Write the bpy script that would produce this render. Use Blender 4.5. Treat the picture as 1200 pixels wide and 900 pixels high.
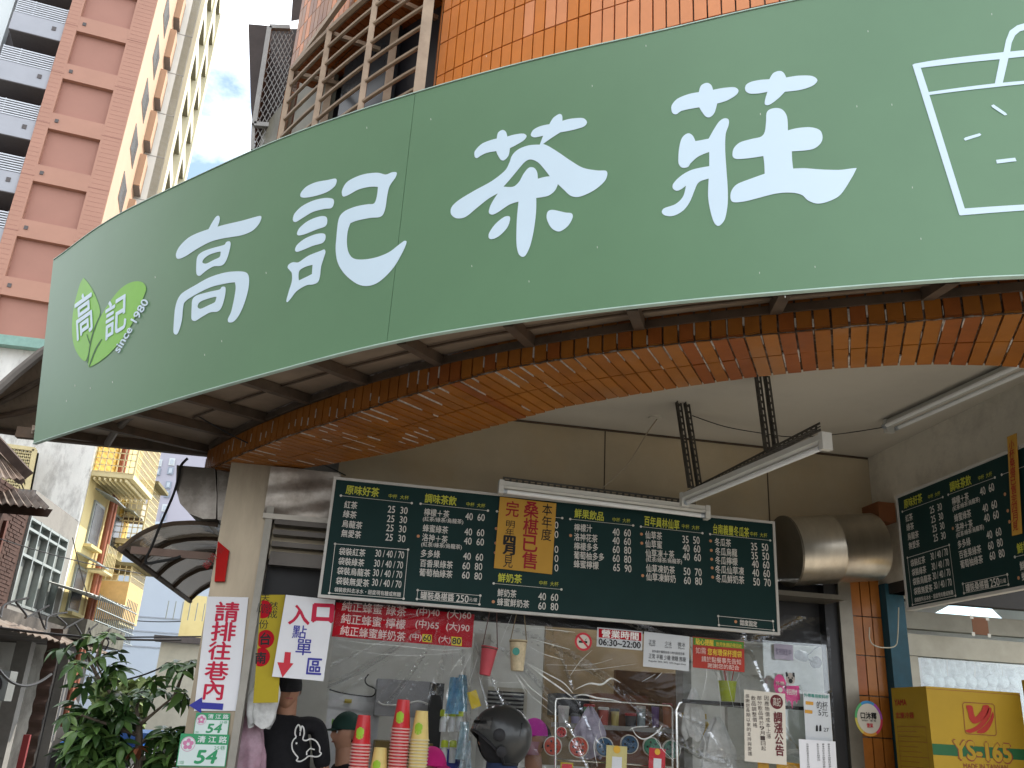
import bpy, bmesh, math, random
from mathutils import Vector, Matrix
random.seed(7)
for o in list(bpy.data.objects): bpy.data.objects.remove(o)
scene = bpy.context.scene
C = scene.collection
R = math.radians
# ------------------------------------------------------------------ camera
FPX, PITCH, ROLL, YAW = 1040.0, R(21.0), R(3.3), R(9.0)
EYE = Vector((0, 0, 1.6))
f0 = Vector((math.sin(YAW), math.cos(YAW), 0)); r0 = Vector((math.cos(YAW), -math.sin(YAW), 0))
FW = f0*math.cos(PITCH) + Vector((0, 0, 1))*math.sin(PITCH)
u0_ = r0.cross(FW)
RT = r0*math.cos(ROLL) + u0_*math.sin(ROLL)
UP = u0_*math.cos(ROLL) - r0*math.sin(ROLL)
cd = bpy.data.cameras.new('camera'); cam = bpy.data.objects.new('camera', cd); C.objects.link(cam)
cam.matrix_world = Matrix(((RT.x, UP.x, -FW.x, EYE.x), (RT.y, UP.y, -FW.y, EYE.y), (RT.z, UP.z, -FW.z, EYE.z), (0, 0, 0, 1)))
cd.sensor_width = 36; cd.lens = FPX/1200*36; cd.clip_start = 0.05; cd.clip_end = 2000
scene.camera = cam
# ------------------------------------------------------------------ world and sun
SUN_AZ, SUN_EL = R(62), R(48)      # azimuth measured from +y towards +x
w = bpy.data.worlds.new('World'); scene.world = w; w.use_nodes = True
nt = w.node_tree; nt.nodes.clear()
def N(nt, t, **k):
    n = nt.nodes.new(t)
    for a, b in k.items(): setattr(n, a, b)
    return n
out = N(nt, 'ShaderNodeOutputWorld'); bg = N(nt, 'ShaderNodeBackground'); bg.inputs[1].default_value = 0.11
sky = N(nt, 'ShaderNodeTexSky', sky_type='NISHITA', sun_disc=False, sun_elevation=SUN_EL, sun_rotation=SUN_AZ)
sky.air_density = 1.2; sky.dust_density = 2.0
tc = N(nt, 'ShaderNodeTexCoord'); mp = N(nt, 'ShaderNodeMapping'); mp.inputs['Scale'].default_value = (1, 1, 1.7)
mp.inputs['Location'].default_value = (0.35, 0.1, 0.0)
no = N(nt, 'ShaderNodeTexNoise'); no.inputs['Scale'].default_value = 3.1; no.inputs['Detail'].default_value = 8; no.inputs['Roughness'].default_value = .55
cr = N(nt, 'ShaderNodeValToRGB'); cr.color_ramp.elements[0].position = .37; cr.color_ramp.elements[1].position = .50
mx = N(nt, 'ShaderNodeMix', data_type='RGBA'); mx.inputs[7].default_value = (9.6, 9.9, 10.4, 1)
L = nt.links.new
L(tc.outputs['Generated'], mp.inputs[0]); L(mp.outputs[0], no.inputs[0]); L(no.outputs[0], cr.inputs[0])
L(cr.outputs[0], mx.inputs[0]); L(sky.outputs[0], mx.inputs[6]); L(mx.outputs[2], bg.inputs[0]); L(bg.outputs[0], out.inputs[0])
sd = bpy.data.lights.new('sun', 'SUN'); sd.energy = 2.6; sd.angle = R(.53); sd.color = (1, .93, .82)
so = bpy.data.objects.new('sun', sd); C.objects.link(so)
sdir = Vector((math.sin(SUN_AZ)*math.cos(SUN_EL), math.cos(SUN_AZ)*math.cos(SUN_EL), math.sin(SUN_EL)))
so.rotation_euler = sdir.to_track_quat('Z', 'Y').to_euler(); so.location = (5, 5, 20)
scene.view_settings.view_transform = 'Standard'; scene.view_settings.look = 'None'
scene.view_settings.exposure = 1.45; scene.view_settings.gamma = 1
# ------------------------------------------------------------------ pixel helpers (photograph pixels -> points on real surfaces)
def ray(px, py): return RT*((px-600)/FPX) - UP*((py-450)/FPX) + FW
def aty(px, py, y): d = ray(px, py); return EYE + d*(y/d.y)
def atx(px, py, x): d = ray(px, py); return EYE + d*(x/d.x)
def atz(px, py, z): d = ray(px, py); return EYE + d*((z-EYE.z)/d.z)
def hit(px, py, p0, n): d = ray(px, py); return EYE + d*((p0-EYE).dot(n)/d.dot(n))
class Wall:      # vertical plane with its own u (along) / z / o (out) coordinates
    def __init__(s, p0, ang, flip=1):
        a = R(ang); s.p0 = Vector((p0[0], p0[1], 0)); s.e = Vector((math.cos(a), math.sin(a), 0)); s.n = Vector((math.sin(a), -math.cos(a), 0))*flip
    def uz(s, px, py):
        p = hit(px, py, s.p0, s.n); return (p-s.p0).dot(s.e), p.z
    def pt(s, u, z, o=0): return s.p0 + s.e*u + s.n*o + Vector((0, 0, z))
# ------------------------------------------------------------------ mesh builder
class MB:
    def __init__(s): s.v = []; s.f = []; s.uv = None
    def add(s, vs, fs):
        b = len(s.v); s.v += [Vector(v) for v in vs]; s.f += [tuple(i+b for i in f) for f in fs]; return s
    def hexa(s, p):  # 8 points: bottom 4, top 4
        return s.add(p, [(3, 2, 1, 0), (4, 5, 6, 7), (0, 1, 5, 4), (1, 2, 6, 5), (2, 3, 7, 6), (3, 0, 4, 7)])
    def box(s, a, b):
        x0, y0, z0 = a; x1, y1, z1 = b
        return s.hexa([(x0, y0, z0), (x1, y0, z0), (x1, y1, z0), (x0, y1, z0), (x0, y0, z1), (x1, y0, z1), (x1, y1, z1), (x0, y1, z1)])
    def wbox(s, W, u0, u1, z0, z1, o0, o1):
        P = W.pt
        return s.hexa([P(u0, z0, o1), P(u1, z0, o1), P(u1, z0, o0), P(u0, z0, o0), P(u0, z1, o1), P(u1, z1, o1), P(u1, z1, o0), P(u0, z1, o0)])
    def bar(s, a, b, w, h=None, up=Vector((0, 0, 1))):
        a = Vector(a); b = Vector(b); h = h or w; d = (b-a).normalized()
        sx = d.cross(up)
        if sx.length < 1e-3: sx = d.cross(Vector((0, 1, 0)))
        sx.normalize(); sy = sx.cross(d).normalized(); sx *= w/2; sy *= h/2
        return s.hexa([a-sx-sy, a+sx-sy, b+sx-sy, b-sx-sy, a-sx+sy, a+sx+sy, b+sx+sy, b-sx+sy])
    def tube(s, pts, r, n=8, cap=True):
        pts = [Vector(p) for p in pts]; rs = r if isinstance(r, (list, tuple)) else [r]*len(pts); b = len(s.v); prev = None
        for i, p in enumerate(pts):
            d = (pts[min(i+1, len(pts)-1)] - pts[max(i-1, 0)]).normalized()
            x = prev - d*prev.dot(d) if prev else d.orthogonal()
            if x.length < 1e-6: x = d.orthogonal()
            x.normalize(); prev = x; y = d.cross(x)
            for k in range(n):
                t = 2*math.pi*k/n; s.v.append(p + (x*math.cos(t)+y*math.sin(t))*rs[i])
        for i in range(len(pts)-1):
            for k in range(n):
                k2 = (k+1) % n; s.f.append((b+i*n+k, b+i*n+k2, b+(i+1)*n+k2, b+(i+1)*n+k))
        if cap:
            s.f.append(tuple(b+k for k in range(n))[::-1]); s.f.append(tuple(b+(len(pts)-1)*n+k for k in range(n)))
        return s
    def lathe(s, o, prof, n=20, ax=Vector((0, 0, 1)), cap=True):
        o = Vector(o); ax = ax.normalized(); x = ax.orthogonal().normalized(); y = ax.cross(x); b = len(s.v)
        for r, h in prof:
            for k in range(n):
                t = 2*math.pi*k/n; s.v.append(o + ax*h + (x*math.cos(t)+y*math.sin(t))*r)
        for i in range(len(prof)-1):
            for k in range(n):
                k2 = (k+1) % n; s.f.append((b+i*n+k, b+i*n+k2, b+(i+1)*n+k2, b+(i+1)*n+k))
        if cap:
            s.f.append(tuple(b+k for k in range(n))[::-1]); s.f.append(tuple(b+(len(prof)-1)*n+k for k in range(n)))
        return s
    def grid(s, fn, nu, nv):
        b = len(s.v)
        for j in range(nv+1):
            for i in range(nu+1): s.v.append(Vector(fn(i/nu, j/nv)))
        for j in range(nv):
            for i in range(nu):
                a = b+j*(nu+1)+i; s.f.append((a, a+1, a+nu+2, a+nu+1))
        return s
def me_of(mb, name, mat, off=Vector((0, 0, 0)), smooth=False):
    me = bpy.data.meshes.new(name); me.from_pydata([tuple(v-off) for v in mb.v], [], mb.f)
    if mat: me.materials.append(mat)
    bm = bmesh.new(); bm.from_mesh(me); bmesh.ops.recalc_face_normals(bm, faces=bm.faces); bm.to_mesh(me); bm.free()
    if smooth:
        me.polygons.foreach_set('use_smooth', [True]*len(me.polygons))
        try: me.set_sharp_from_angle(angle=R(40))
        except Exception: pass
    me.update(); return me
def empty(name, loc, label, cat, group=None):
    o = bpy.data.objects.new(name, None); C.objects.link(o); o.location = loc; o.empty_display_size = .1
    o['label'] = label; o['category'] = cat
    if group: o['group'] = group
    return o
thing = empty
def wloc(o):
    p = Vector((0, 0, 0))
    while o: p += o.location; o = o.parent
    return p
def part(name, mb, mat, parent, smooth=False, label=None, stuff=False):
    o = bpy.data.objects.new(name, me_of(mb, name, mat, wloc(parent), smooth)); C.objects.link(o); o.parent = parent
    if label: o['label'] = label
    if stuff: o['kind'] = 'stuff'
    return o
def solo(name, mb, mat, label, cat, group=None, smooth=False, kind=None):
    c = sum(mb.v, Vector())/len(mb.v); c.z = min(v.z for v in mb.v)
    o = bpy.data.objects.new(name, me_of(mb, name, mat, c, smooth)); o.location = c; C.objects.link(o)
    if kind: o['kind'] = kind
    if label: o['label'] = label
    if cat: o['category'] = cat
    if group: o['group'] = group
    return o
def copy_tree(o, parent=None):
    c = o.copy(); C.objects.link(c); c.parent = parent
    for ch in list(o.children): copy_tree(ch, c)
    return c
# ------------------------------------------------------------------ materials
MATS = {}
def mat(name, col, rough=.6, metal=0, var=.12, scale=8, bump=.0, bscale=60, dirt=None, dcol=(.05, .04, .03), stretch=(1, 1, 1), emit=0, coat=0, trans=0, dscale=1.5, spec=.28):
    if name in MATS: return MATS[name]
    m = bpy.data.materials.new(name); m.use_nodes = True; t = m.node_tree; b = t.nodes['Principled BSDF']
    co = N(t, 'ShaderNodeTexCoord'); mpn = N(t, 'ShaderNodeMapping'); mpn.inputs['Scale'].default_value = stretch
    t.links.new(co.outputs['Object'], mpn.inputs[0])
    n1 = N(t, 'ShaderNodeTexNoise'); n1.inputs['Scale'].default_value = scale; n1.inputs['Detail'].default_value = 6; n1.inputs['Roughness'].default_value = .65
    t.links.new(mpn.outputs[0], n1.inputs[0])
    r = N(t, 'ShaderNodeValToRGB'); e = r.color_ramp.elements
    e[0].position = .3; e[1].position = .7
    e[0].color = (*[max(0, c*(1-var)) for c in col], 1); e[1].color = (*[min(1, c*(1+var)) for c in col], 1)
    t.links.new(n1.outputs[0], r.inputs[0]); last = r.outputs[0]
    if dirt:
        n2 = N(t, 'ShaderNodeTexNoise'); n2.inputs['Scale'].default_value = dscale; n2.inputs['Detail'].default_value = 9; n2.inputs['Roughness'].default_value = .7
        t.links.new(mpn.outputs[0], n2.inputs[0])
        r2 = N(t, 'ShaderNodeValToRGB'); r2.color_ramp.elements[0].position = .48; r2.color_ramp.elements[1].position = .72
        r2.color_ramp.elements[1].color = (dirt, dirt, dirt, 1)
        t.links.new(n2.outputs[0], r2.inputs[0])
        m2 = N(t, 'ShaderNodeMix', data_type='RGBA'); m2.inputs[7].default_value = (*dcol, 1)
        t.links.new(r2.outputs[0], m2.inputs[0]); t.links.new(last, m2.inputs[6]); last = m2.outputs[2]
    t.links.new(last, b.inputs['Base Color'])
    b.inputs['Roughness'].default_value = rough; b.inputs['Metallic'].default_value = metal; b.inputs['Specular IOR Level'].default_value = spec
    b.inputs['Coat Weight'].default_value = coat; b.inputs['Coat Roughness'].default_value = .12
    b.inputs['Transmission Weight'].default_value = trans
    if emit:
        t.links.new(last, b.inputs['Emission Color']); b.inputs['Emission Strength'].default_value = emit
    if bump:
        n3 = N(t, 'ShaderNodeTexNoise'); n3.inputs['Scale'].default_value = bscale; n3.inputs['Detail'].default_value = 5
        t.links.new(mpn.outputs[0], n3.inputs[0])
        bp = N(t, 'ShaderNodeBump'); bp.inputs['Strength'].default_value = bump; bp.inputs['Distance'].default_value = .01
        t.links.new(n3.outputs[0], bp.inputs['Height']); t.links.new(bp.outputs[0], b.inputs['Normal'])
    MATS[name] = m; return m
def clear_mat(name, alpha, col=(1, 1, 1), rough=.08, bump=.6, bscale=6, stretch=(1, 1, 1), fk=.5):
    m = bpy.data.materials.new(name); m.use_nodes = True; t = m.node_tree; t.nodes.clear()
    o = N(t, 'ShaderNodeOutputMaterial'); tr = N(t, 'ShaderNodeBsdfTransparent'); gl = N(t, 'ShaderNodeBsdfGlossy'); mi = N(t, 'ShaderNodeMixShader')
    tr.inputs[0].default_value = (*col, 1); gl.inputs['Roughness'].default_value = rough; gl.inputs[0].default_value = (.9, .92, .95, 1)
    co = N(t, 'ShaderNodeTexCoord'); mp_ = N(t, 'ShaderNodeMapping'); mp_.inputs['Scale'].default_value = stretch
    n = N(t, 'ShaderNodeTexNoise'); n.inputs['Scale'].default_value = bscale; n.inputs['Detail'].default_value = 4; n.inputs['Distortion'].default_value = 1.2
    bp = N(t, 'ShaderNodeBump'); bp.inputs['Strength'].default_value = bump; bp.inputs['Distance'].default_value = .03
    fr = N(t, 'ShaderNodeLayerWeight'); fr.inputs['Blend'].default_value = .35
    ma = N(t, 'ShaderNodeMath', operation='MULTIPLY_ADD'); ma.inputs[1].default_value = fk; ma.inputs[2].default_value = alpha
    K = t.links.new
    K(co.outputs['Object'], mp_.inputs[0]); K(mp_.outputs[0], n.inputs[0]); K(n.outputs[0], bp.inputs['Height']); K(bp.outputs[0], gl.inputs['Normal']); K(bp.outputs[0], fr.inputs['Normal'])
    K(fr.outputs['Fresnel'], ma.inputs[0]); K(ma.outputs[0], mi.inputs[0]); K(tr.outputs[0], mi.inputs[1]); K(gl.outputs[0], mi.inputs[2]); K(mi.outputs[0], o.inputs[0])
    MATS[name] = m; return m
def ink(name, col, rough=.6): return mat('ink_'+name, col, rough, var=.04, scale=30)
WHITE = ink('white', (.85, .85, .82)); BLACK = ink('black', (.012, .012, .014)); RED = ink('red', (.55, .03, .05)); YEL = ink('yellow', (.75, .72, .12)); BLUE = ink('blue', (.03, .03, .25))
GREENI = ink('green', (.01, .22, .08)); ORG = ink('orange', (.75, .3, .12)); GREY = ink('grey', (.25, .25, .27)); PINK = ink('pink', (.75, .08, .3)); GOLD = ink('gold', (.75, .42, .04))
# ------------------------------------------------------------------ lettering
_tc = {}
def text2d(s, bold=0.0):
    k = (s, bold)
    if k in _tc: return _tc[k]
    c = bpy.data.curves.new('t', 'FONT'); c.body = s; c.resolution_u = 3; c.offset = bold; c.fill_mode = 'FRONT'
    o = bpy.data.objects.new('t', c); C.objects.link(o)
    dg = bpy.context.evaluated_depsgraph_get(); m = bpy.data.meshes.new_from_object(o.evaluated_get(dg))
    v = [(a.co.x, a.co.y) for a in m.vertices]; f = [tuple(p.vertices) for p in m.polygons]
    bpy.data.objects.remove(o); bpy.data.curves.remove(c); bpy.data.meshes.remove(m)
    if not v: _tc[k] = ([], [], 1, 1); return _tc[k]
    x0 = min(a[0] for a in v); x1 = max(a[0] for a in v); y0 = min(a[1] for a in v); y1 = max(a[1] for a in v)
    v = [(a[0]-x0, a[1]-(y0+y1)/2) for a in v]; _tc[k] = (v, f, x1-x0, y1-y0); return _tc[k]
class Plate:     # a flat sign: TL, TR, BL given as points; local u right, v down
    def __init__(s, tl, tr, bl, out=None):
        s.o = Vector(tl); s.U = Vector(tr)-s.o; s.w = s.U.length; s.U.normalize()
        V = Vector(bl)-s.o; s.V = V - s.U*V.dot(s.U); s.h = V.dot(s.V.normalized()); s.V.normalize(); s.n = s.V.cross(s.U)*-1
        s.n = s.U.cross(s.V)*-1 if out is None else out
        if s.n.dot(EYE - s.o) < 0 and out is None: s.n = -s.n
    def p(s, u, v, o=0): return s.o + s.U*u + s.V*v + s.n*o
    def uv(s, px, py):
        q = hit(px, py, s.o, s.n) - s.o; return q.dot(s.U), q.dot(s.V)
    def panel(s, th=.006, back=0, m=0):
        return MB().hexa([s.p(m, s.h-m, -th+back), s.p(s.w-m, s.h-m, -th+back), s.p(s.w-m, s.h-m, back), s.p(m, s.h-m, back), s.p(m, m, -th+back), s.p(s.w-m, m, -th+back), s.p(s.w-m, m, back), s.p(m, m, back)])
    def rect(s, mb, u0, v0, u1, v1, o=.002): return mb.add([s.p(u0, v0, o), s.p(u1, v0, o), s.p(u1, v1, o), s.p(u0, v1, o)], [(0, 1, 2, 3)])
    def poly(s, mb, pts, o=.002): return mb.add([s.p(a, b, o) for a, b in pts], [tuple(range(len(pts)))])
    def disc(s, mb, u, v, r, o=.002, n=24, r2=None):
        return s.poly(mb, [(u+r*math.cos(2*math.pi*k/n), v+(r2 or r)*math.sin(2*math.pi*k/n)) for k in range(n)], o)
    def ring(s, mb, u, v, r, q, o=.002, n=28):
        b = len(mb.v)
        for k in range(n):
            t = 2*math.pi*k/n; mb.v += [s.p(u+r*math.cos(t), v+r*math.sin(t), o), s.p(u+q*math.cos(t), v+q*math.sin(t), o)]
        for k in range(n):
            k2 = (k+1) % n; mb.f.append((b+2*k, b+2*k2, b+2*k2+1, b+2*k+1))
        return mb
    def line(s, mb, a, b, w, o=.002):
        a = Vector(a); b = Vector(b); d = (b-a).normalized(); q = Vector((-d.y, d.x))*w/2
        return s.poly(mb, [tuple(a+q), tuple(b+q), tuple(b-q), tuple(a-q)], o)
    def T(s, mb, txt, a, b, h=None, bold=0, o=.002, ital=0):      # a, b: left-middle and right-middle in (u, v)
        v, f, W, H = text2d(txt, 0); a = Vector(a); b = Vector(b); d = b-a; sx = d.length/W; d.normalize(); q = Vector((-d.y, d.x)); sy = sx if h is None else h/H
        for k, (ox, oy) in enumerate(((0, 0), (bold, 0), (-bold, 0), (0, bold), (0, -bold)) if bold else ((0, 0),)):      # a heavier weight: the print laid again a hair aside and in front
            mb.add([s.p(*(a + d*((x+ox)*sx + ital*y*sy) - q*((y+oy)*sy)), o+k*.00012) for x, y in v], f)
        return mb
    def TP(s, mb, txt, x0, y0, x1, y1, hp=None, bold=0, o=.002, ital=0):   # the same, ends read in photograph pixels
        a = s.uv(x0, y0); b = s.uv(x1, y1); h = None
        if hp: h = hp*(Vector(b)-Vector(a)).length/math.hypot(x1-x0, y1-y0)
        return s.T(mb, txt, a, b, h, bold, o, ital)
    def col(s, mb, txt, x0, y0, x1, y1, wp, bold=0, o=.002, hs=.95):         # vertical column, characters upright
        a = Vector(s.uv(x0, y0)); b = Vector(s.uv(x1, y1)); n = len(txt)
        sc = (Vector(s.uv(x0+1, y0))-a).length*wp
        for i, c in enumerate(txt):
            q = a + (b-a)*((i+.5)/n); s.T(mb, c, (q.x-sc/2, q.y), (q.x+sc/2, q.y), (b-a).length/n*hs, bold, o)
        return mb
def plate_px(tl, tr, bl, y): return Plate(aty(*tl, y), aty(*tr, y), aty(*bl, y), Vector((0, -1, 0)))
def pc(P, pts): return [P.uv(*c) for c in pts]
# ================================================================== SHOP BUILDING AND CURVED SIGN
TILE = mat('glazed_orange_tile', (.28, .096, .012), .48, var=.2, scale=5, dirt=.5, dcol=(.16, .045, .015), bump=.1, bscale=25, coat=.12)
TILE2 = mat('glazed_orange_tile_redder', (.25, .07, .012), .5, var=.2, scale=5, dirt=.5, dcol=(.14, .04, .015), bump=.1, bscale=25, coat=.1)
TILE3 = mat('glazed_orange_tile_paler', (.31, .112, .016), .48, var=.16, scale=5, dirt=.45, dcol=(.3, .2, .13), bump=.1, bscale=25, coat=.12)
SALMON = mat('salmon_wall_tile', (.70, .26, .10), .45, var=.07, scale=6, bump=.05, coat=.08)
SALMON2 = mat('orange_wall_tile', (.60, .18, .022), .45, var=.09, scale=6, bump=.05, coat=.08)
GROUT = mat('dark_cement_grout', (.07, .045, .03), .9, var=.4, scale=25, dirt=.75, dcol=(.5, .42, .36), dscale=9, bump=.5)
CEMENT = mat('stained_cement', (.21, .19, .165), .9, var=.15, scale=2, dirt=.6, dcol=(.08, .07, .06), bump=.3, bscale=40)
PLASTER = mat('grimy_cream_plaster', (.72, .68, .58), .85, var=.1, scale=2, dirt=.6, dcol=(.22, .19, .15), bump=.25, bscale=30, dscale=1.2)
CEILM = mat('cream_ceiling_paint', (.56, .53, .46), .8, var=.06, scale=3, dirt=.25, dcol=(.3, .26, .2), bump=.08)
BROWNW = mat('brown_sheet_wall', (.50, .425, .30), .45, metal=.15, var=.16, scale=1.2, dirt=.5, dcol=(.52, .38, .2), bump=.08, bscale=8)
STEEL = mat('brushed_stainless', (.56, .52, .44), .34, metal=.95, var=.16, scale=9, stretch=(1, 1, .12), dirt=.3, dcol=(.28, .18, .1), bump=.06, bscale=40)
STEELD = mat('dull_sheet_steel', (.15, .13, .11), .38, metal=.9, var=.22, scale=3, dirt=.35, dcol=(.7, .66, .6), bump=.25, bscale=5, dscale=2.4)
CANOPY = mat('smoky_canopy_sheet', (.24, .185, .135), .55, var=.25, scale=2.2, dirt=.5, dcol=(.12, .09, .065), bump=.2, bscale=12, dscale=3)
PURLIN = mat('rusted_brown_steel', (.10, .075, .055), .6, metal=.3, var=.3, scale=8, dirt=.5, dcol=(.16, .08, .04))
SLOT = mat('grey_slotted_angle', (.10, .095, .085), .5, metal=.6, var=.25, scale=12)
SIGNG = mat('green_sign_vinyl', (.118, .232, .125), .4, var=.05, scale=1.5, spec=.4)
SIGNW = mat('white_sign_vinyl', (.64, .78, .88), .4, var=.02, scale=2)
LEAFG = mat('lime_logo_vinyl', (.20, .50, .045), .4, var=.05, scale=8); LEAFD = mat('dark_logo_vinyl', (.03, .12, .02), .5, var=.05)
EDGE = mat('green_edge_trim', (.45, .60, .52), .5)
def polyfit(pts, deg):      # least squares y(x)
    n = deg+1; A = [[sum(p[0]**(i+j) for p in pts) for j in range(n)] + [sum(p[1]*p[0]**i for p in pts)] for i in range(n)]
    for i in range(n):
        m = max(range(i, n), key=lambda r: abs(A[r][i])); A[i], A[m] = A[m], A[i]
        for r in range(n):
            if r != i:
                k = A[r][i]/A[i][i]; A[r] = [a-k*b for a, b in zip(A[r], A[i])]
    c = [A[i][n]/A[i][i] for i in range(n)]
    return lambda x: sum(c[i]*x**i for i in range(n))
class Curve:     # a plan curve y(x) as an arc-length polyline, a vertical surface over it
    def __init__(s, fn, x0, x1, n=160, side=-1):
        s.P = [Vector((x0+(x1-x0)*i/n, fn(x0+(x1-x0)*i/n))) for i in range(n+1)]; s.S = [0]
        for a, b in zip(s.P, s.P[1:]): s.S.append(s.S[-1]+(b-a).length)
        s.L = s.S[-1]; s.side = side
    def at(s, t):
        if t <= 0: i = 0
        elif t >= s.L: i = len(s.P)-2
        else:
            lo, hi = 0, len(s.S)-1
            while hi-lo > 1:
                m = (lo+hi)//2
                if s.S[m] <= t: lo = m
                else: hi = m
            i = lo
        d = (s.P[i+1]-s.P[i]).normalized(); q = s.P[i] + d*(t-s.S[i])
        j = max(0, min(len(s.P)-2, i)); a = s.P[max(0, j-2)]; b = s.P[min(len(s.P)-1, j+3)]; dd = (b-a).normalized()
        return q, Vector((-dd.y, dd.x))*s.side
    def pt(s, t, z, o=0):
        q, n = s.at(t); return Vector((q.x+n.x*o, q.y+n.y*o, z))
    def px(s, px, py):          # photograph pixel -> (s, z) on this surface
        d = ray(px, py); best = None
        for i in range(len(s.P)-1):
            a, b = s.P[i], s.P[i+1]; e = b-a; den = d.x*e.y-d.y*e.x
            if abs(den) < 1e-9: continue
            t = (a.x*e.y-a.y*e.x)/den; k = (a.x*d.y-a.y*d.x)/den
            if t > 0 and (0 <= k <= 1 or (i == 0 and k < 0) or (i == len(s.P)-2 and k > 1)):
                if best is None or t < best[0]: best = (t, s.S[i]+k*e.length)
        t, ss = best; return ss, EYE.z + d.z*t
ZB = 3.10
sb = [atz(*c, ZB) for c in [(39, 519), (150, 484), (300, 440), (459, 398), (600, 375), (800, 351), (1000, 335), (1200, 320)]]
st = [atz(*c, 4.36) for c in [(62, 307), (120, 262), (330, 163), (480, 112), (640, 68), (800, 34), (930, 0)]]
sfn = polyfit([(p.x, p.y) for p in sb+st], 3)
SX0 = -2.17
yR = sfn(2.6); kR = (sfn(2.6)-sfn(2.5))/.1
def sfn2(x): return sfn(x) if x < 2.6 else yR+kR*(x-2.6)+.03*(x-2.6)**2
SG = Curve(sfn2, SX0, 4.6, 240)
def edge_fn(pxs):
    q = sorted(SG.px(*c) for c in pxs)
    def f(s):
        if s <= q[0][0]: return q[0][1]
        for a, b in zip(q, q[1:]):
            if s <= b[0]: return a[1]+(b[1]-a[1])*(s-a[0])/(b[0]-a[0])
        return q[-1][1]
    return f
def smooth_fn(f, wdt=.5): return lambda s: sum(f(s+wdt*(k-4)/4) for k in range(9))/9
zbot = smooth_fn(edge_fn([(39, 519), (150, 484), (300, 440), (459, 398), (600, 375), (800, 351), (1000, 335), (1200, 320)]), .3)
ztop = smooth_fn(edge_fn([(62, 307), (120, 262), (230, 208), (330, 163), (480, 112), (640, 68), (800, 34), (930, 0)]), .3)
sign = thing('shop_sign', SG.pt(SG.L*.4, 3.1), 'long curved green shop sign with large white characters, leaf logo and cup drawing', 'shop sign')
SEAM = SG.px(470, 255)[0]; SEAM2 = SG.px(1190, 180)[0]+1.3
SLB, SLT = SG.px(39, 519)[0], SG.px(62, 307)[0]
def sign_panel(s0, s1):
    mb = MB(); n = max(4, int((s1-s0)/.05)); first = s0 == 0
    def f(o):
        def g(i, j):
            a = s0 if not first else SLB+(SLT-SLB)*j
            ss = a+(s1-a)*i; return SG.pt(ss, zbot(ss)*(1-j)+ztop(ss)*j, o)
        return g
    a = len(mb.v); mb.grid(f(0), n, 2); b = len(mb.v); mb.grid(f(-.016), n, 2)
    for j in (0, 2):
        for i in range(n):
            p = a+j*(n+1)+i; q = b+j*(n+1)+i; mb.f.append((p, p+1, q+1, q))
    for i in (0, n):
        for j in range(2): mb.f.append((a+j*(n+1)+i, a+(j+1)*(n+1)+i, b+(j+1)*(n+1)+i, b+j*(n+1)+i))
    return mb
for s0, s1 in ((0, SEAM-.0015), (SEAM+.0015, SEAM2-.0015), (SEAM2+.0015, SG.L)): part('panel', sign_panel(s0, s1), SIGNG, sign, smooth=True)
mb = MB()
for ff, dz, sl in ((zbot, -.006, SLB), (ztop, .006, SLT)):
    n = 120; mb = MB()
    for i in range(n):
        a, b = sl+(SG.L-sl)*i/n, sl+(SG.L-sl)*(i+1)/n
        mb.hexa([SG.pt(a, ff(a)+dz-.002, .004), SG.pt(b, ff(b)+dz-.002, .004), SG.pt(b, ff(b)+dz-.002, -.02), SG.pt(a, ff(a)+dz-.002, -.02),
                 SG.pt(a, ff(a)+dz+.003, .004), SG.pt(b, ff(b)+dz+.003, .004), SG.pt(b, ff(b)+dz+.003, -.02), SG.pt(a, ff(a)+dz+.003, -.02)])
    part('edge_trim', mb, EDGE, sign)
def spline_fill(loops, smooth=True, step=5):      # loops of (x, y): outer ones and holes; returns filled 2-D triangles
    cu = bpy.data.curves.new('t', 'CURVE'); cu.dimensions = '2D'; cu.fill_mode = 'FRONT'
    for lp in loops:
        pts = []
        n = len(lp)
        for i in range(n):
            p0, p1, p2, p3 = [Vector(lp[(i+k) % n][:2]) for k in (-1, 0, 1, 2)]
            sharp1 = len(lp[i]) > 2; sharp2 = len(lp[(i+1) % n]) > 2
            if not smooth: pts.append(p1); continue
            t1 = Vector((0, 0)) if sharp1 else (p2-p0)/2; t2 = Vector((0, 0)) if sharp2 else (p3-p1)/2
            L_ = (p2-p1).length; mxl = L_*1.1
            if t1.length > mxl: t1 *= mxl/t1.length
            if t2.length > mxl: t2 *= mxl/t2.length
            for k in range(step):
                t = k/step; pts.append(p1*(2*t**3-3*t**2+1)+t1*(t**3-2*t**2+t)+p2*(-2*t**3+3*t**2)+t2*(t**3-t**2))
        sp = cu.splines.new('POLY'); sp.points.add(len(pts)-1); sp.use_cyclic_u = True
        for a, q in zip(sp.points, pts): a.co = (q.x, -q.y, 0, 1)
    o = bpy.data.objects.new('t', cu); C.objects.link(o)
    dg = bpy.context.evaluated_depsgraph_get(); m = bpy.data.meshes.new_from_object(o.evaluated_get(dg))
    v = [(a.co.x, -a.co.y) for a in m.vertices]; f = [tuple(p.vertices) for p in m.polygons]
    bpy.data.objects.remove(o); bpy.data.curves.remove(cu); bpy.data.meshes.remove(m); return v, f
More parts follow.
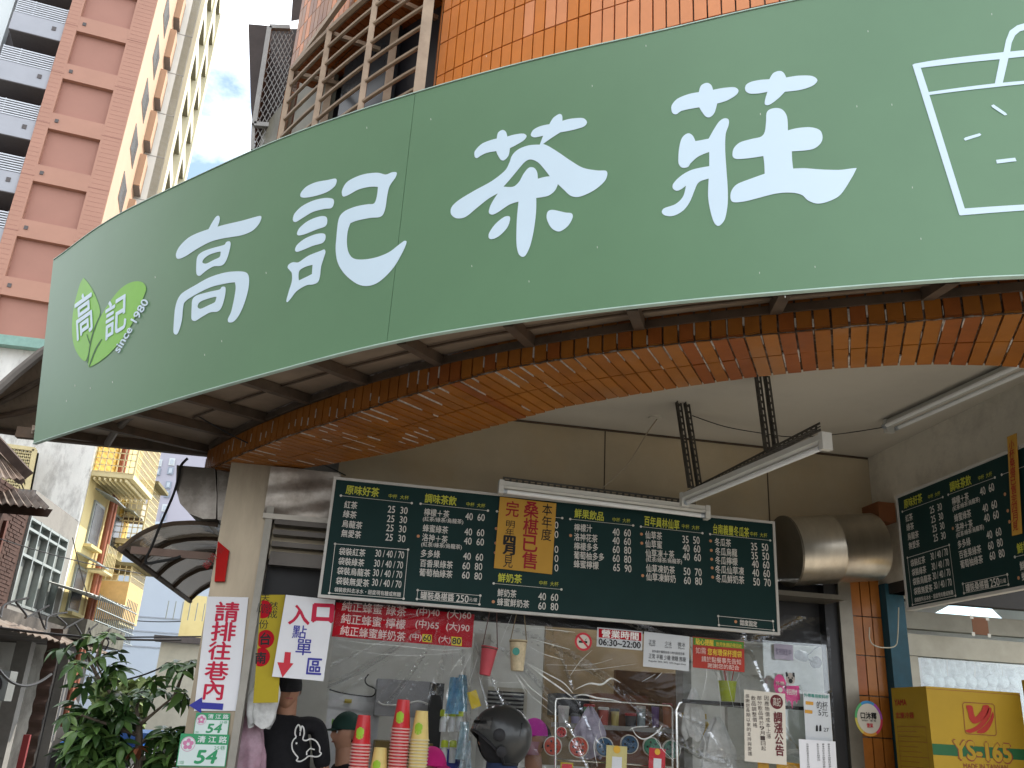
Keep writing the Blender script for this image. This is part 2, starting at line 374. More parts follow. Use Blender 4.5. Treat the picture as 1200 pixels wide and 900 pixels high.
def on_sign(v, f, o=.002):    # bend flat photo-traced vinyl round the sign: pixel -> (s, z), cut every 5 cm, wrap
    bm = bmesh.new(); vs = [bm.verts.new((*SG.px(*p), 0)) for p in v]
    for q in f:
        try: bm.faces.new([vs[i] for i in q])
        except ValueError: pass
    x0 = min(a.co.x for a in vs); x1 = max(a.co.x for a in vs); k = x0+.05
    while k < x1:
        bmesh.ops.bisect_plane(bm, geom=bm.verts[:]+bm.edges[:]+bm.faces[:], plane_co=(k, 0, 0), plane_no=(1, 0, 0)); k += .05
    bm.verts.index_update(); mb = MB()
    mb.add([SG.pt(a.co.x, a.co.y, o) for a in bm.verts], [tuple(x.index for x in q.verts) for q in bm.faces]); bm.free(); return mb
def Z(x0, y0, sc, pts): return [(x0+p[0]/sc, y0+p[1]/sc, *p[2:]) for p in pts]
A = lambda pts: Z(190, 235, 5.293, pts)
gao = [A([(92, 358), (88, 330), (110, 285), (160, 235), (215, 205), (290, 178, 1), (310, 140), (335, 102), (352, 95), (360, 110), (355, 140), (345, 163, 1), (400, 148), (500, 125), (560, 108), (610, 96), (618, 108), (600, 150), (560, 190), (500, 215), (430, 228), (370, 238), (300, 258), (220, 300), (150, 345), (110, 362)]),
       A([(215, 455), (213, 410), (220, 350), (250, 320), (310, 297), (388, 275), (400, 258), (420, 254), (427, 270), (420, 310), (405, 360), (385, 395), (360, 407), (320, 410), (270, 440), (240, 466), (225, 467)]), A([(252, 385), (262, 362), (300, 335), (362, 318), (364, 330), (357, 352), (320, 370), (275, 392)]),
       A([(72, 815), (74, 760), (82, 670), (100, 610), (130, 572), (200, 530), (290, 480), (380, 450), (460, 440), (520, 446), (540, 475), (538, 540), (515, 630), (480, 710), (445, 752), (415, 756), (410, 735), (430, 690), (450, 600), (458, 540), (453, 508, 1), (400, 515), (300, 540), (200, 590), (145, 628), (133, 660), (125, 740), (110, 800), (95, 830), (80, 830)]),
       A([(183, 730), (185, 660), (190, 615), (215, 590), (290, 568), (360, 552), (372, 537), (392, 537), (396, 560), (388, 610), (370, 665), (345, 690), (300, 695), (250, 722), (210, 747), (192, 745)]), A([(222, 660), (235, 632), (280, 612), (336, 598), (335, 615), (327, 632), (290, 650), (240, 672)])]
A = lambda pts: Z(320, 190, 5.294, pts)
ji = [A([(172, 215), (175, 190), (210, 152), (270, 125), (340, 112), (388, 103), (397, 118), (385, 150), (340, 185), (270, 210), (200, 222)]),
      A([(124, 355), (135, 320), (180, 275), (250, 240), (320, 224), (370, 228), (380, 250), (365, 285), (320, 292), (250, 310), (190, 345), (145, 372), (130, 370)]),
      A([(150, 445), (165, 410), (220, 365), (290, 338), (330, 340), (338, 370), (325, 400), (270, 420), (200, 448), (160, 456)]),
      A([(138, 545), (150, 515), (200, 475), (270, 447), (318, 445), (328, 470), (310, 502), (250, 520), (190, 545), (150, 558)]),
      A([(92, 655), (100, 635), (125, 622), (160, 622), (220, 582), (300, 550), (320, 543), (327, 560), (315, 600), (300, 650), (293, 710), (280, 745), (250, 760), (210, 765), (150, 800), (110, 850), (90, 870), (84, 860), (100, 800), (118, 740), (118, 690), (105, 672)]), A([(162, 735, 1), (160, 700), (168, 672), (200, 652), (247, 638, 1), (244, 670), (243, 695, 1), (210, 712)]),
      A([(430, 205), (430, 175), (455, 130), (500, 100), (570, 75), (650, 67), (700, 78), (740, 64), (768, 66), (762, 95), (725, 150), (710, 210), (700, 280), (685, 325), (660, 343), (600, 348), (520, 365), (482, 380, 1), (465, 430), (460, 500), (470, 560), (500, 598), (560, 605), (640, 592), (720, 560), (780, 515), (815, 490), (830, 495), (815, 540), (760, 640), (700, 710), (640, 755), (580, 770), (520, 755), (450, 700), (405, 630), (390, 550), (395, 460), (405, 370), (420, 330), (455, 300), (520, 275), (590, 262), (628, 257), (645, 215), (652, 155, 1), (600, 155), (530, 172), (470, 205), (440, 215)])]
A = lambda pts: Z(515, 125, 4.866, pts)
cha = [A([(202, 285), (203, 255), (240, 215), (290, 193), (328, 183, 1), (335, 150), (360, 134), (380, 145), (388, 172, 1), (430, 160), (480, 155), (498, 170), (480, 195), (430, 225), (403, 238, 1), (395, 280), (370, 307), (350, 303), (330, 270), (325, 255, 1), (270, 265), (235, 282), (215, 295)]),
       A([(522, 165), (535, 135), (575, 113), (628, 101, 1), (650, 65), (685, 43), (700, 52), (702, 82, 1), (750, 70), (820, 67), (842, 90), (825, 115), (760, 135), (690, 148, 1), (640, 180), (592, 214, 1), (620, 225), (680, 262), (750, 310), (820, 350), (900, 365), (950, 367), (958, 390), (940, 430), (880, 480), (800, 515), (750, 510), (710, 475), (676, 443, 1), (660, 480), (620, 510), (553, 522, 1), (552, 600), (540, 700), (520, 790), (495, 845), (475, 858), (452, 840), (440, 780), (442, 650), (452, 543, 1), (400, 560), (340, 600), (305, 617), (283, 605), (292, 565), (316, 522), (334, 496, 1), (284, 524), (220, 574), (150, 630), (100, 638), (68, 615), (70, 575), (110, 535), (200, 480), (300, 425), (375, 365), (400, 320), (415, 280), (450, 245), (510, 222), (573, 218, 1), (592, 167, 1), (545, 177)]), A([(366, 457, 1), (400, 420), (450, 360), (490, 315), (525, 303), (570, 325), (630, 398, 1), (600, 402), (562, 412, 1), (558, 375), (540, 350), (510, 350), (480, 385), (455, 430), (420, 458)]),
       A([(282, 748), (285, 720), (320, 670), (370, 630), (400, 627), (403, 650), (385, 695), (340, 740), (300, 757)]),
       A([(612, 635), (620, 598), (650, 590), (720, 605), (755, 610), (760, 635), (735, 680), (690, 712), (655, 705), (630, 680)])]
A = lambda pts: Z(765, 75, 4.5, pts)
zhuang = [A([(100, 250), (100, 220), (130, 185), (190, 160), (243, 150, 1), (255, 115), (285, 101), (308, 112), (318, 138, 1), (370, 128), (430, 124), (452, 140), (440, 165), (390, 195), (340, 210, 1), (325, 260), (300, 283), (275, 275), (245, 230, 1), (190, 240), (150, 250), (125, 267), (108, 263)]),
          A([(488, 140), (492, 112), (520, 95), (570, 85), (615, 82, 1), (635, 50), (670, 38), (692, 50), (703, 73, 1), (770, 63), (840, 65), (868, 87), (845, 115), (780, 138), (697, 148, 1), (660, 185), (615, 217), (592, 215), (592, 190), (605, 148, 1), (560, 157), (510, 157)]),
          A([(135, 500), (140, 440), (155, 390), (185, 367), (210, 378), (225, 408, 1), (255, 403), (295, 395, 1), (320, 350), (350, 305), (378, 288), (400, 295), (400, 325), (385, 370), (382, 450), (388, 550), (395, 650), (395, 740), (380, 820), (350, 855), (325, 840), (305, 780), (292, 700), (295, 606, 1), (255, 618), (235, 635), (220, 670), (195, 730), (160, 775), (110, 802), (65, 800), (48, 782), (60, 762), (120, 740), (160, 700), (175, 643, 1), (150, 662), (125, 670), (105, 655), (110, 630), (150, 590), (210, 558), (298, 540, 1), (298, 465, 1), (240, 490), (200, 525), (185, 545), (155, 548), (138, 530)]),
          A([(420, 480), (428, 445), (460, 415), (520, 397), (570, 385), (590, 360), (597, 310), (602, 255), (635, 235), (680, 240), (708, 280), (712, 352, 1), (760, 340), (830, 335), (880, 350), (895, 385), (885, 420), (850, 448), (800, 458), (733, 462, 1), (735, 510), (740, 553, 1), (800, 551), (880, 557), (980, 560), (1050, 552), (1075, 550, 1), (1050, 600), (990, 690), (930, 725), (870, 738), (820, 722), (785, 692), (730, 680), (650, 685), (550, 710), (480, 727), (425, 730), (410, 710), (415, 670), (445, 635), (520, 605), (590, 580, 1), (588, 530), (583, 487, 1), (520, 497), (450, 503), (428, 497)])]
for g in (gao, ji, cha, zhuang):
    part('character', on_sign(*spline_fill(g)), SIGNW, sign)
A = lambda pts: Z(1050, 10, 3.46, pts)
cup = [A([(66, 230), (75, 225), (150, 212), (420, 180), (435, 178), (445, 130), (460, 92), (490, 70), (540, 55), (600, 50), (600, 75), (540, 82), (500, 95), (482, 110), (468, 140), (462, 176), (600, 163), (900, 130), (930, 135), (925, 160), (840, 780), (830, 800), (600, 815), (262, 840), (256, 838)])]
cup_h1 = A([(100, 242), (420, 207), (400, 305), (132, 340)]); cup_h2 = A([(455, 203), (600, 188), (893, 155), (885, 262), (600, 288), (432, 302)])
cup_h3 = A([(135, 352), (400, 320), (600, 300), (885, 275), (815, 770), (600, 792), (278, 812)])
part('cup_drawing', on_sign(*spline_fill([cup[0], cup_h1, cup_h2, cup_h3], smooth=False)), SIGNW, sign)
mb = MB()
for q in ([(385, 395), (395, 390), (445, 425), (450, 432), (440, 435), (390, 402)], [(274, 530), (280, 524), (338, 507), (345, 512), (340, 518), (280, 537)], [(405, 615), (482, 606), (488, 620), (408, 630)], [(560, 480), (575, 478), (590, 530), (575, 532)], [(520, 700), (570, 690), (572, 702), (522, 712)]):
    x = on_sign(*spline_fill([A(q)], smooth=False)); mb.add(x.v, x.f)
part('cup_mark', mb, SIGNW, sign)
A = lambda pts: Z(70, 310, 6.925, pts)
lf1 = A([(195, 108, 1), (225, 140), (265, 200), (300, 275), (325, 350), (328, 410), (300, 470), (270, 550), (250, 640), (235, 720), (215, 780), (190, 778), (150, 730), (118, 660), (103, 560), (105, 440), (120, 330), (145, 230), (170, 150)])
lf2 = A([(240, 835, 1), (232, 790), (240, 700), (265, 600), (300, 500), (350, 400), (420, 290), (490, 205), (560, 155), (630, 137), (680, 150), (705, 195), (690, 250), (640, 370), (580, 500), (500, 620), (400, 730), (310, 800)])
part('logo_leaf', on_sign(*spline_fill([lf1]), o=.002), LEAFG, sign); part('logo_leaf', on_sign(*spline_fill([lf2]), o=.003), LEAFG, sign)
mb = MB()
for q in ([(332, 395), (325, 420), (285, 510), (255, 610), (240, 700), (228, 800), (236, 800), (250, 700), (268, 610), (298, 510), (336, 420)], [(222, 570), (230, 600), (248, 650), (254, 640), (238, 600), (228, 568)], [(345, 605), (300, 670), (262, 760), (240, 830), (250, 826), (275, 760), (310, 680), (350, 610)]):
    x = on_sign(*spline_fill([A(q)]), o=.004); mb.add(x.v, x.f)
part('logo_vein', mb, LEAFD, sign)
def sign_text(mb, s, a, b, hp, shear, bold=.02, o=.005):      # text along a -> b in pixels; shear = pixel 'up' direction
    v, f, W, H = text2d(s, 0); a = Vector(a); b = Vector(b); d = (b-a)/W; q = Vector(shear).normalized()*hp/H
    for k, (ox, oy) in enumerate(((0, 0), (bold, 0), (-bold, 0), (0, bold), (0, -bold)) if bold else ((0, 0),)):
        x = on_sign([tuple(a+d*(p[0]+ox)+q*(p[1]+oy)) for p in v], f, o+k*.0002); mb.add(x.v, x.f)
mb = MB(); sign_text(mb, '高', (89.5, 376), (109, 362), 48, (-.05, -1), .015); part('logo_character', mb, SIGNW, sign); mb = MB(); sign_text(mb, '記', (124.5, 378), (149, 363), 43, (.03, -1), .015); part('logo_character', mb, SIGNW, sign); mb = MB()
sign_text(mb, 'since 1980', (137, 412), (172, 352), 8, (-.86, -.5), .02)
part('logo_lettering', mb, SIGNW, sign)
mb = MB()
for x_, y_ in [(88, 452), (78, 470), (132, 448), (106, 455), (182, 325), (260, 400), (240, 416), (694, 101), (570, 66), (757, 54), (883, 435-330), (1017, 37), (1045, 123), (1004, 125), (1069, 220), (1079, 280), (920, 348), (955, 313), (1162, 17), (350, 337), (312, 320), (891, 134), (553, 312), (890, 320), (430, 150), (505, 140), (620, 330), (700, 290)]:
    if y_ > 0:
        v = [(x_-.4, y_-1.1), (x_+.3, y_-1.3), (x_+.6, y_+.8), (x_-.1, y_+1.3)]; x = on_sign(v, [(0, 1, 2, 3)], .0015); mb.add(x.v, x.f)
part('chip_mark', mb, mat('chipped_primer', (.6, .62, .55), .8), sign)

# ---------------- the corner building
YW = 5.6                                    # front of the shop's back wall
bld = thing('corner_building', (3.3, YW, 0), 'orange tiled corner shop building with curved beam and arcade ceiling', 'building')
def zs(px): return 3.10 if px > 600 else 3.10-.07*min(1, (600-px)/250)
outp = [(258, 545), (400, 487), (500, 457), (600, 432), (700, 417), (800, 403), (900, 390), (1000, 381), (1100, 374), (1200, 368)]
inp = [(265, 560), (400, 541), (500, 515), (600, 487), (700, 467), (800, 454), (900, 441), (1000, 434), (1200, 430)]
fo = polyfit([tuple(atz(*c, zs(c[0])))[:2] for c in outp], 3); fi = polyfit([tuple(atz(*c, zs(c[0])))[:2] for c in inp], 3)
def ext(fn, x1):
    y1 = fn(x1); k = (fn(x1)-fn(x1-.1))/.1
    return lambda x: fn(x) if x < x1 else y1+k*(x-x1)+.03*(x-x1)**2
fo = ext(fo, 2.35); fi = ext(fi, 2.5)
BO = Curve(fo, -1.06, 4.4, 200); BI = Curve(fi, -1.06, 4.4, 200)
def zsoff(s):
    x = BO.at(s)[0].x; return 3.10 if x > .55 else 3.10-.07*min(1, (.55-x)/.8)
CZ = YW*(3.352-1.6)/5.1+1.6                 # arcade ceiling height
RSTEP = .05; RTAB = []
for i_ in range(int(BO.L/RSTEP)+2):          # inner edge straight across from each point of the outer edge
    q_, n_ = BO.at(i_*RSTEP); best = None
    for a_, b_ in zip(BI.P, BI.P[1:]):
        e_ = b_-a_; den = -n_.x*e_.y+n_.y*e_.x
        if abs(den) < 1e-9: continue
        w_ = a_-q_; t_ = (w_.x*e_.y-w_.y*e_.x)/den; k_ = (w_.x*(-n_.y)-w_.y*(-n_.x))/den
        if t_ > 0 and -.001 <= k_ <= 1.001 and (best is None or t_ < best): best = t_
    if best is None: best = .35
    RTAB.append(Vector((q_.x-n_.x*min(best, .95), q_.y-n_.y*min(best, .95), 0)))
def rad(s, k, z, dz=0):                      # a point between the outer (k=0) and the inner (k=1) soffit edge
    a = BO.pt(s, 0); x_ = s/RSTEP; i_ = int(max(0, min(len(RTAB)-2, x_))); b = RTAB[i_].lerp(RTAB[i_+1], x_-i_); p = a.lerp(b, k); p.z = z+dz; return p
mb = MB(); n = 110
for i in range(n):
    a, b = BO.L*i/n, BO.L*(i+1)/n; za, zb_ = zsoff(a)+.008, zsoff(b)+.008
    mb.hexa([rad(a, .012, za), rad(b, .012, zb_), rad(b, .99, zb_), rad(a, .99, za), rad(a, .012, CZ+.05), rad(b, .012, CZ+.05), rad(b, .99, CZ+.05), rad(a, .99, CZ+.05)])
part('beam', mb, GROUT, bld)
def tile_obj(name, mesh_pts, m, parent):
    part(name, MB().hexa(mesh_pts), m, parent)
PT = .066; nt_ = int(BO.L/PT); small = MB(); cnt = 0
for i in range(nt_):
    s0 = i*PT+.0045; s1 = (i+1)*PT-.0045; z = zsoff((s0+s1)/2); m = random.choice((TILE, TILE, TILE2, TILE3))
    px_ok = BO.at(s0)[0].x > .15
    for k0, k1 in ((.0, .485), (.5, .985)):
        j = random.uniform(-.0015, .0015); dz0 = random.uniform(-.0012, .0012)
        pts = [rad(s0, k0, z, -.004+j), rad(s1, k0, z, -.004+j+dz0), rad(s1, k1, z, -.004+j+dz0), rad(s0, k1, z, -.004+j), rad(s0, k0, z, .012), rad(s1, k0, z, .012), rad(s1, k1, z, .012), rad(s0, k1, z, .012)]
        if px_ok: tile_obj('soffit_tile', pts, m, bld)
        else: small.hexa(pts)
    z0, z1 = z+.012, z+.145
    P_ = lambda s, zz, o: BO.pt(s, zz, o)
    pts = [P_(s0, z0, .006), P_(s1, z0, .006), P_(s1, z0, -.006), P_(s0, z0, -.006), P_(s0, z1, .006), P_(s1, z1, .006), P_(s1, z1, -.006), P_(s0, z1, -.006)]
    if px_ok: tile_obj('beam_tile', pts, random.choice((TILE, TILE2, TILE)), bld)
    else: small.hexa(pts)
part('far_tiles', small, TILE, bld, stuff=True)
wm = MB(); random.seed(77)
for i in range(nt_):                          # lime streaks washed out of the joints
    s0 = i*PT; z = zsoff(s0)
    if random.random() < .75:
        for _ in range(random.randint(1, 3)):
            k0 = random.choice((0, random.uniform(0, .8))); k1 = min(.98, k0+random.uniform(.05, .35)); e = random.uniform(-.003, .003); wd_ = random.uniform(.0012, .004)
            wm.hexa([rad(s0+e-wd_, k0, z, -.0065), rad(s0+e+wd_, k0, z, -.0065), rad(s0+e+wd_*.4, k1, z, -.0065), rad(s0+e-wd_*.4, k1, z, -.0065), rad(s0+e-wd_, k0, z, .004), rad(s0+e+wd_, k0, z, .004), rad(s0+e+wd_*.4, k1, z, .004), rad(s0+e-wd_*.4, k1, z, .004)])
    if random.random() < .6:
        za = z+random.uniform(.01, .06); zb_ = za+random.uniform(.03, .08); wd_ = random.uniform(.0012, .004)
        wm.hexa([BO.pt(s0-wd_, za, .008), BO.pt(s0+wd_, za, .008), BO.pt(s0+wd_, za, -.004), BO.pt(s0-wd_, za, -.004), BO.pt(s0-wd_, zb_, .008), BO.pt(s0+wd_, zb_, .008), BO.pt(s0+wd_, zb_, -.004), BO.pt(s0-wd_, zb_, -.004)])
part('lime_streaks', wm, mat('lime_efflorescence', (.42, .38, .34), .9, var=.4, scale=40), bld, stuff=True)
ck = MB(); 
for i in range(nt_*2):
    s0 = i*PT/2; z = zsoff(s0); ck.tube([BO.pt(s0, z-.001+random.uniform(-.003, .003), .004), BO.pt(s0+PT/2, z-.001+random.uniform(-.003, .003), .004)], random.uniform(.002, .005), 5)
part('arris_joint', ck, GROUT, bld, stuff=True)
# arcade ceiling
XR = 3.5
mb = MB(); n = 90
for i in range(n):
    a, b = BI.L*i/n, BI.L*(i+1)/n; A_, B_ = BI.pt(a, 0), BI.pt(b, 0)
    ya = max(A_.y, 0); 
    if A_.y > YW+.1: continue
    mb.hexa([(A_.x, A_.y-.05, CZ), (B_.x, B_.y-.05, CZ), (B_.x, YW+.1, CZ), (A_.x, YW+.1, CZ), (A_.x, A_.y-.05, CZ+.04), (B_.x, B_.y-.05, CZ+.04), (B_.x, YW+.1, CZ+.04), (A_.x, YW+.1, CZ+.04)])
part('arcade_ceiling', mb, CEILM, bld)
LZ = 2.62                                    # lintel height above the shop opening
xl = -.20
part('upper_wall', MB().box((xl, YW, LZ), (XR-.003, YW+.12, CZ)), BROWNW, bld)
mb = MB()                                    # joints of the sheet cladding
for x in (1.55, 2.72): mb.box((x-.004, YW-.003, LZ+.01), (x+.004, YW+.01, CZ-.01))
part('cladding_joint', mb, PURLIN, bld)
part('ceiling_trim', MB().box((xl, YW-.012, CZ-.014), (XR-.01, YW-.001, CZ-.002)), PURLIN, bld)
part('side_wall', MB().box((XR, 1.6, 2.55), (XR+.2, YW+.12, CZ+.3)), PLASTER, bld)
# floor slab above and upper facade
FU = lambda x: fo(x)+.03
UO = Curve(ext(lambda x: fo(x)+.02, 2.35), -1.6, 4.4, 200)
xt0 = SG  # placeholder
s_t0 = UO.px(510, 100)[0]; part('upper_facade', MB().grid(lambda i, j: UO.pt(s_t0+(UO.L-s_t0)*i, 3.55+j*3.6, -.02), 80, 1), GROUT, bld)
TH = .235; TW = .066; smallw = MB(); k = 0
zt0 = UO.px(640, 37)[1] % TH
ss = s_t0+.002
cols = []
while ss < UO.L-.1: cols.append(ss); ss += TW
for ci, s0 in enumerate(cols):
    for r_ in range(0, 18):
        z0 = 3.6+r_*TH+zt0*0; z1 = z0+TH
        q = UO.pt(s0, z0); d = q-EYE; d2 = UO.pt(s0, z1)-EYE
        xx = 600+FPX*d.dot(RT)/d.dot(FW); yy = 450-FPX*d2.dot(UP)/d2.dot(FW); yl = 450-FPX*d.dot(UP)/d.dot(FW)
        pts = [UO.pt(s0+.004, z0+.004, .0), UO.pt(s0+TW-.004, z0+.004, .0), UO.pt(s0+TW-.004, z0+.004, -.018), UO.pt(s0+.004, z0+.004, -.018),
               UO.pt(s0+.004, z1-.004, .0), UO.pt(s0+TW-.004, z1-.004, .0), UO.pt(s0+TW-.004, z1-.004, -.018), UO.pt(s0+.004, z1-.004, -.018)]
        e = random.uniform(-.001, .001)
        for p in pts[:2]+pts[4:6]: p.y += e
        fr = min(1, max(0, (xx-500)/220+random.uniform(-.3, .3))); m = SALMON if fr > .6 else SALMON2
        vis = 480 < xx < 980 and yl > -10 and yy < 170
        if vis and k < 290: tile_obj('wall_tile', pts, m, bld); k += 1
        else: smallw.hexa(pts)
part('distant_wall_tiles', smallw, SALMON, bld, stuff=True)
# ================================================================== CANOPY, PILLARS, FITTINGS
# canopy between the beam and the sign
def cin(k):      # inner edge, on the beam; k 0..1 along the sign
    return BO.pt(max(0, (k-KC)/(1-KC))*BO.L, 3.235, .002) if k > KC else Vector((-1.0-1.2*(KC-k)/KC, 5.98, 3.235))
KC = .09
def cout(k): s = k*SG.L; return SG.pt(s, max(zbot(s)+.03, 3.12)+.03, -.06)
canopy = thing('sign_canopy', (0.5, 3.6, 3.2), 'dark grimy sheet canopy with rafters between curved sign and tiled beam', 'canopy')
part('canopy_sheet', MB().grid(lambda i, j: cout(i).lerp(cin(i), j), 90, 2).grid(lambda i, j: cout(i).lerp(cin(i), j)+Vector((0, 0, .02)), 90, 2), CANOPY, canopy)
ka = [.03, .085, .14, .2, .262, .325, .39, .455, .52, .59, .66, .73, .8, .88]
for k in ka:
    a, b = cout(k), cin(k); part('rafter', MB().bar(a-Vector((0, 0, .028)), b-Vector((0, 0, .028)), .045, .05), PURLIN, canopy)
mb = MB(); n = 60
for i in range(n):
    a = cin(KC+.005+(.99-KC)*i/n); b = cin(KC+.005+(.99-KC)*(i+1)/n); q = Vector((0, 0, -.035)); mb.bar(a+q, b+q, .03, .035)
part('inner_rail', mb, PURLIN, canopy)
part('middle_rail', MB().tube([cout(k).lerp(cin(k), .55)-Vector((0, 0, .012)) for k in [KC+.06+i*(.9-KC)/40 for i in range(41)]], .007, 6), PURLIN, canopy)
part('end_rail', MB().bar((-2.28, 5.99, 3.2), (-.98, 5.99, 3.2), .05, .07), PURLIN, canopy)
# curved pipe by the end of the canopy
part('curved_pipe', MB().tube([aty(*c, y) for c, y in (((262, 450), 5.0), ((235, 458), 5.05), ((205, 466), 5.1), ((180, 476), 5.2), ((150, 490), 5.35), ((135, 505), 5.5), ((126, 520), 5.7))], .022, 8), mat('dull_grey_pipe', (.16, .14, .12), .5, metal=.3), canopy, True)
# left awning past the sign, over the alley
aw = thing('alley_awning', (-2.6, 6.2, 3.3), 'dark arched awning past left end of green sign, over the alley', 'awning')
rim0 = [aty(*c, 6.15) for c in [(-150, 640), (-105, 560), (-60, 508), (-30, 483), (0, 455), (20, 437), (48, 414), (75, 398), (110, 380)]]
rim1 = [aty(*c, 6.75) for c in [(-150, 660), (-120, 580), (-70, 520), (-40, 500), (0, 504), (25, 508), (50, 511), (80, 515), (130, 522)]]
def lf(P, t): x = t*(len(P)-1); i = min(len(P)-2, int(x)); return P[i].lerp(P[i+1], x-i)
part('awning_sheet', MB().grid(lambda i, j: lf(rim0, i).lerp(lf(rim1, i), j), 30, 4).grid(lambda i, j: lf(rim0, i).lerp(lf(rim1, i), j)+Vector((0, 0, .02)), 30, 4), CANOPY, aw)
part('rim_tube', MB().tube([lf(rim0, i/24) for i in range(25)], .035, 8), mat('weathered_grey_edge', (.2, .18, .16), .7), aw, True)
for j in (.3, .62, .97): part('purlin', MB().tube([lf(rim0, i/20).lerp(lf(rim1, i/20), j)-Vector((0, .02, .02)) for i in range(21)], .022, 6), PURLIN, aw)
# left pillar in stainless sheet
PY = YW-.06
q = lambda px, py: aty(px, py, PY)
xa, xb = q(272, 640).x, q(303, 640).x
ztp = zsoff(0)-.004
part('pillar', MB().box((q(244, 699).x, PY, 0), (q(297, 699).x, PY+.35, ztp)), mat('brownish_stainless', (.30, .25, .18), .42, metal=.6, var=.3, scale=3, stretch=(1, 1, .25), dirt=.6, dcol=(.13, .06, .03), bump=.05, bscale=20, dscale=1.1), bld, label='stainless clad pillar at the left of the shop front')
part('pillar_post', MB().box((q(297, 699).x+.002, PY-.03, 0), (q(306, 699).x, PY+.1, ztp-.26)), mat('grey_door_frame', (.28, .265, .23), .5, metal=.5), bld)
# crumpled stainless sheet right of the pillar
xs0, xs1 = q(316, 560).x, xl+.02
mb = MB().grid(lambda i, j: Vector((xs0+(xs1-xs0)*i, PY-.03+.004*math.sin(7*i+3*j)+.003*math.sin(13*j-4*i), 2.72+(ztp-.01-2.72)*j)), 16, 16)
part('metal_sheet', mb, mat('crumpled_reflective_sheet', (.20, .17, .14), .35, metal=.6, var=.25, scale=3, dirt=.8, dcol=(.6, .56, .5), bump=.5, bscale=7, dscale=1.3), bld, True)
part('sheet_edge', MB().box((xs0, PY-.045, 2.69), (xs1, PY-.015, 2.72)), mat('pale_edge_strip', (.55, .52, .46), .5), bld)
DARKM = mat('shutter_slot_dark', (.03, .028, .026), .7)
part('inner_lintel', MB().box((-.75, YW+.02, 2.47), (xl-.003, YW+.14, ztp)), BROWNW, bld)
for k, (z0, z1) in enumerate(((2.66, 2.69), (2.6, 2.63), (2.53, 2.56), (2.42, 2.50))):
    part('shutter_rail', MB().box((q(318, 640).x, PY-.04+.01*k, z0), (xl+.1, PY+.07, z1)), mat('shutter_rail_steel', (.09, .08, .07), .45, metal=.6, var=.2, scale=3), bld)
part('fascia', MB().box((q(318, 640).x-.02, YW+.06, 2.2), (3.18, YW+.12, 2.6)), mat('dark_fascia', (.02, .02, .021), .5), bld)
# right jamb, tile strip and blue post
xr0 = aty(975, 720, YW).x
FRAME = mat('tarnished_door_frame', (.17, .155, .125), .4, metal=.7, var=.2, scale=4)
part('door_jamb', MB().box((xr0+.03, YW-.05, 0), (xr0+.12, YW+.08, 2.62)), FRAME, bld)
part('black_jamb_strip', MB().box((xr0-.06, YW-.02, 0), (xr0+.027, YW+.06, 2.62)), mat('black_door_frame', (.015, .015, .016), .4), bld)  # narrow black strip on the inner side of the door jamb
xt = xr0+.125
wcol = (aty(1022, 760, YW).x-aty(987, 760, YW).x)/3
part('tile_backing', MB().box((xt, YW-.02, 0), (xt+wcol*3, YW+.1, 2.66)), GROUT, bld)
for c_ in range(3):
    z = 2.65
    while z > .9:
        z0 = z-.25; part('pier_tile', MB().box((xt+c_*wcol+.004, YW-.034, z0+.004), (xt+(c_+1)*wcol-.004, YW-.018, z-.004)), random.choice((TILE, TILE, TILE2)), bld); z = z0
xb0 = xt+wcol*3+.003
BLUEP = mat('teal_painted_post', (.012, .06, .085), .6, var=.25, scale=7, dirt=.4, dcol=(.03, .05, .05))
part('blue_post', MB().box((xb0, YW-.1, 0), (xb0+.13, YW+.05, 2.62)), BLUEP, bld)
# roller-shutter drum housing on the right
dr = thing('shutter_drum', aty(985, 690, 5.35), 'round stainless shutter housing between the two menu boards', 'shutter housing')
pA, pB = aty(922, 646, 5.4), aty(1034, 640, 5.4); rr = (aty(985, 605, 5.4).z-aty(985, 683, 5.4).z)/2
part('drum', MB().lathe(pA, [(rr, 0), (rr, .29), (rr+.004, .295), (rr+.004, .31), (rr, .315), (rr, .62)], 36, (pB-pA)), STEEL, dr, True)
part('drum_cap', MB().lathe(pA+Vector((-.012, 0, 0)), [(rr+.008, 0), (rr+.008, .014)], 36, (pB-pA)), FRAME, dr)
part('drum_tray', MB().box((pA.x-.12, 5.35, pA.z-rr-.07), (pA.x+.36, YW-.01, pA.z-rr-.04)), FRAME, dr)
# metal housing on the left of the pillar
dl = thing('left_shutter_drum', aty(235, 605, 5.9), 'dark curved shutter housing under canopy end, left of pillar', 'shutter housing')
P0 = [aty(*c, 5.75) for c in [(207, 545), (252, 549), (254, 580), (253, 608), (238, 608), (222, 602), (211, 590), (206, 572)]]
mb = MB(); n = len(P0); mb.v = [Vector(p) for p in P0]+[p+Vector((0.02, .55, .0)) for p in P0]
mb.f = [tuple(range(n)), tuple(range(2*n-1, n-1, -1))]+[(i, (i+1) % n, n+(i+1) % n, n+i) for i in range(n)]
part('housing_end', mb, STEELD, dl)
P0 = [aty(*c, 5.77) for c in [(254, 550), (279, 556), (272, 612), (255, 609)]]
mb = MB(); n = 4; mb.v = [Vector(p) for p in P0]+[p+Vector((0, .4, 0)) for p in P0]
mb.f = [(0, 1, 2, 3), (7, 6, 5, 4)]+[(i, (i+1) % 4, 4+(i+1) % 4, 4+i) for i in range(4)]
part('housing_box', mb, STEELD, dl)
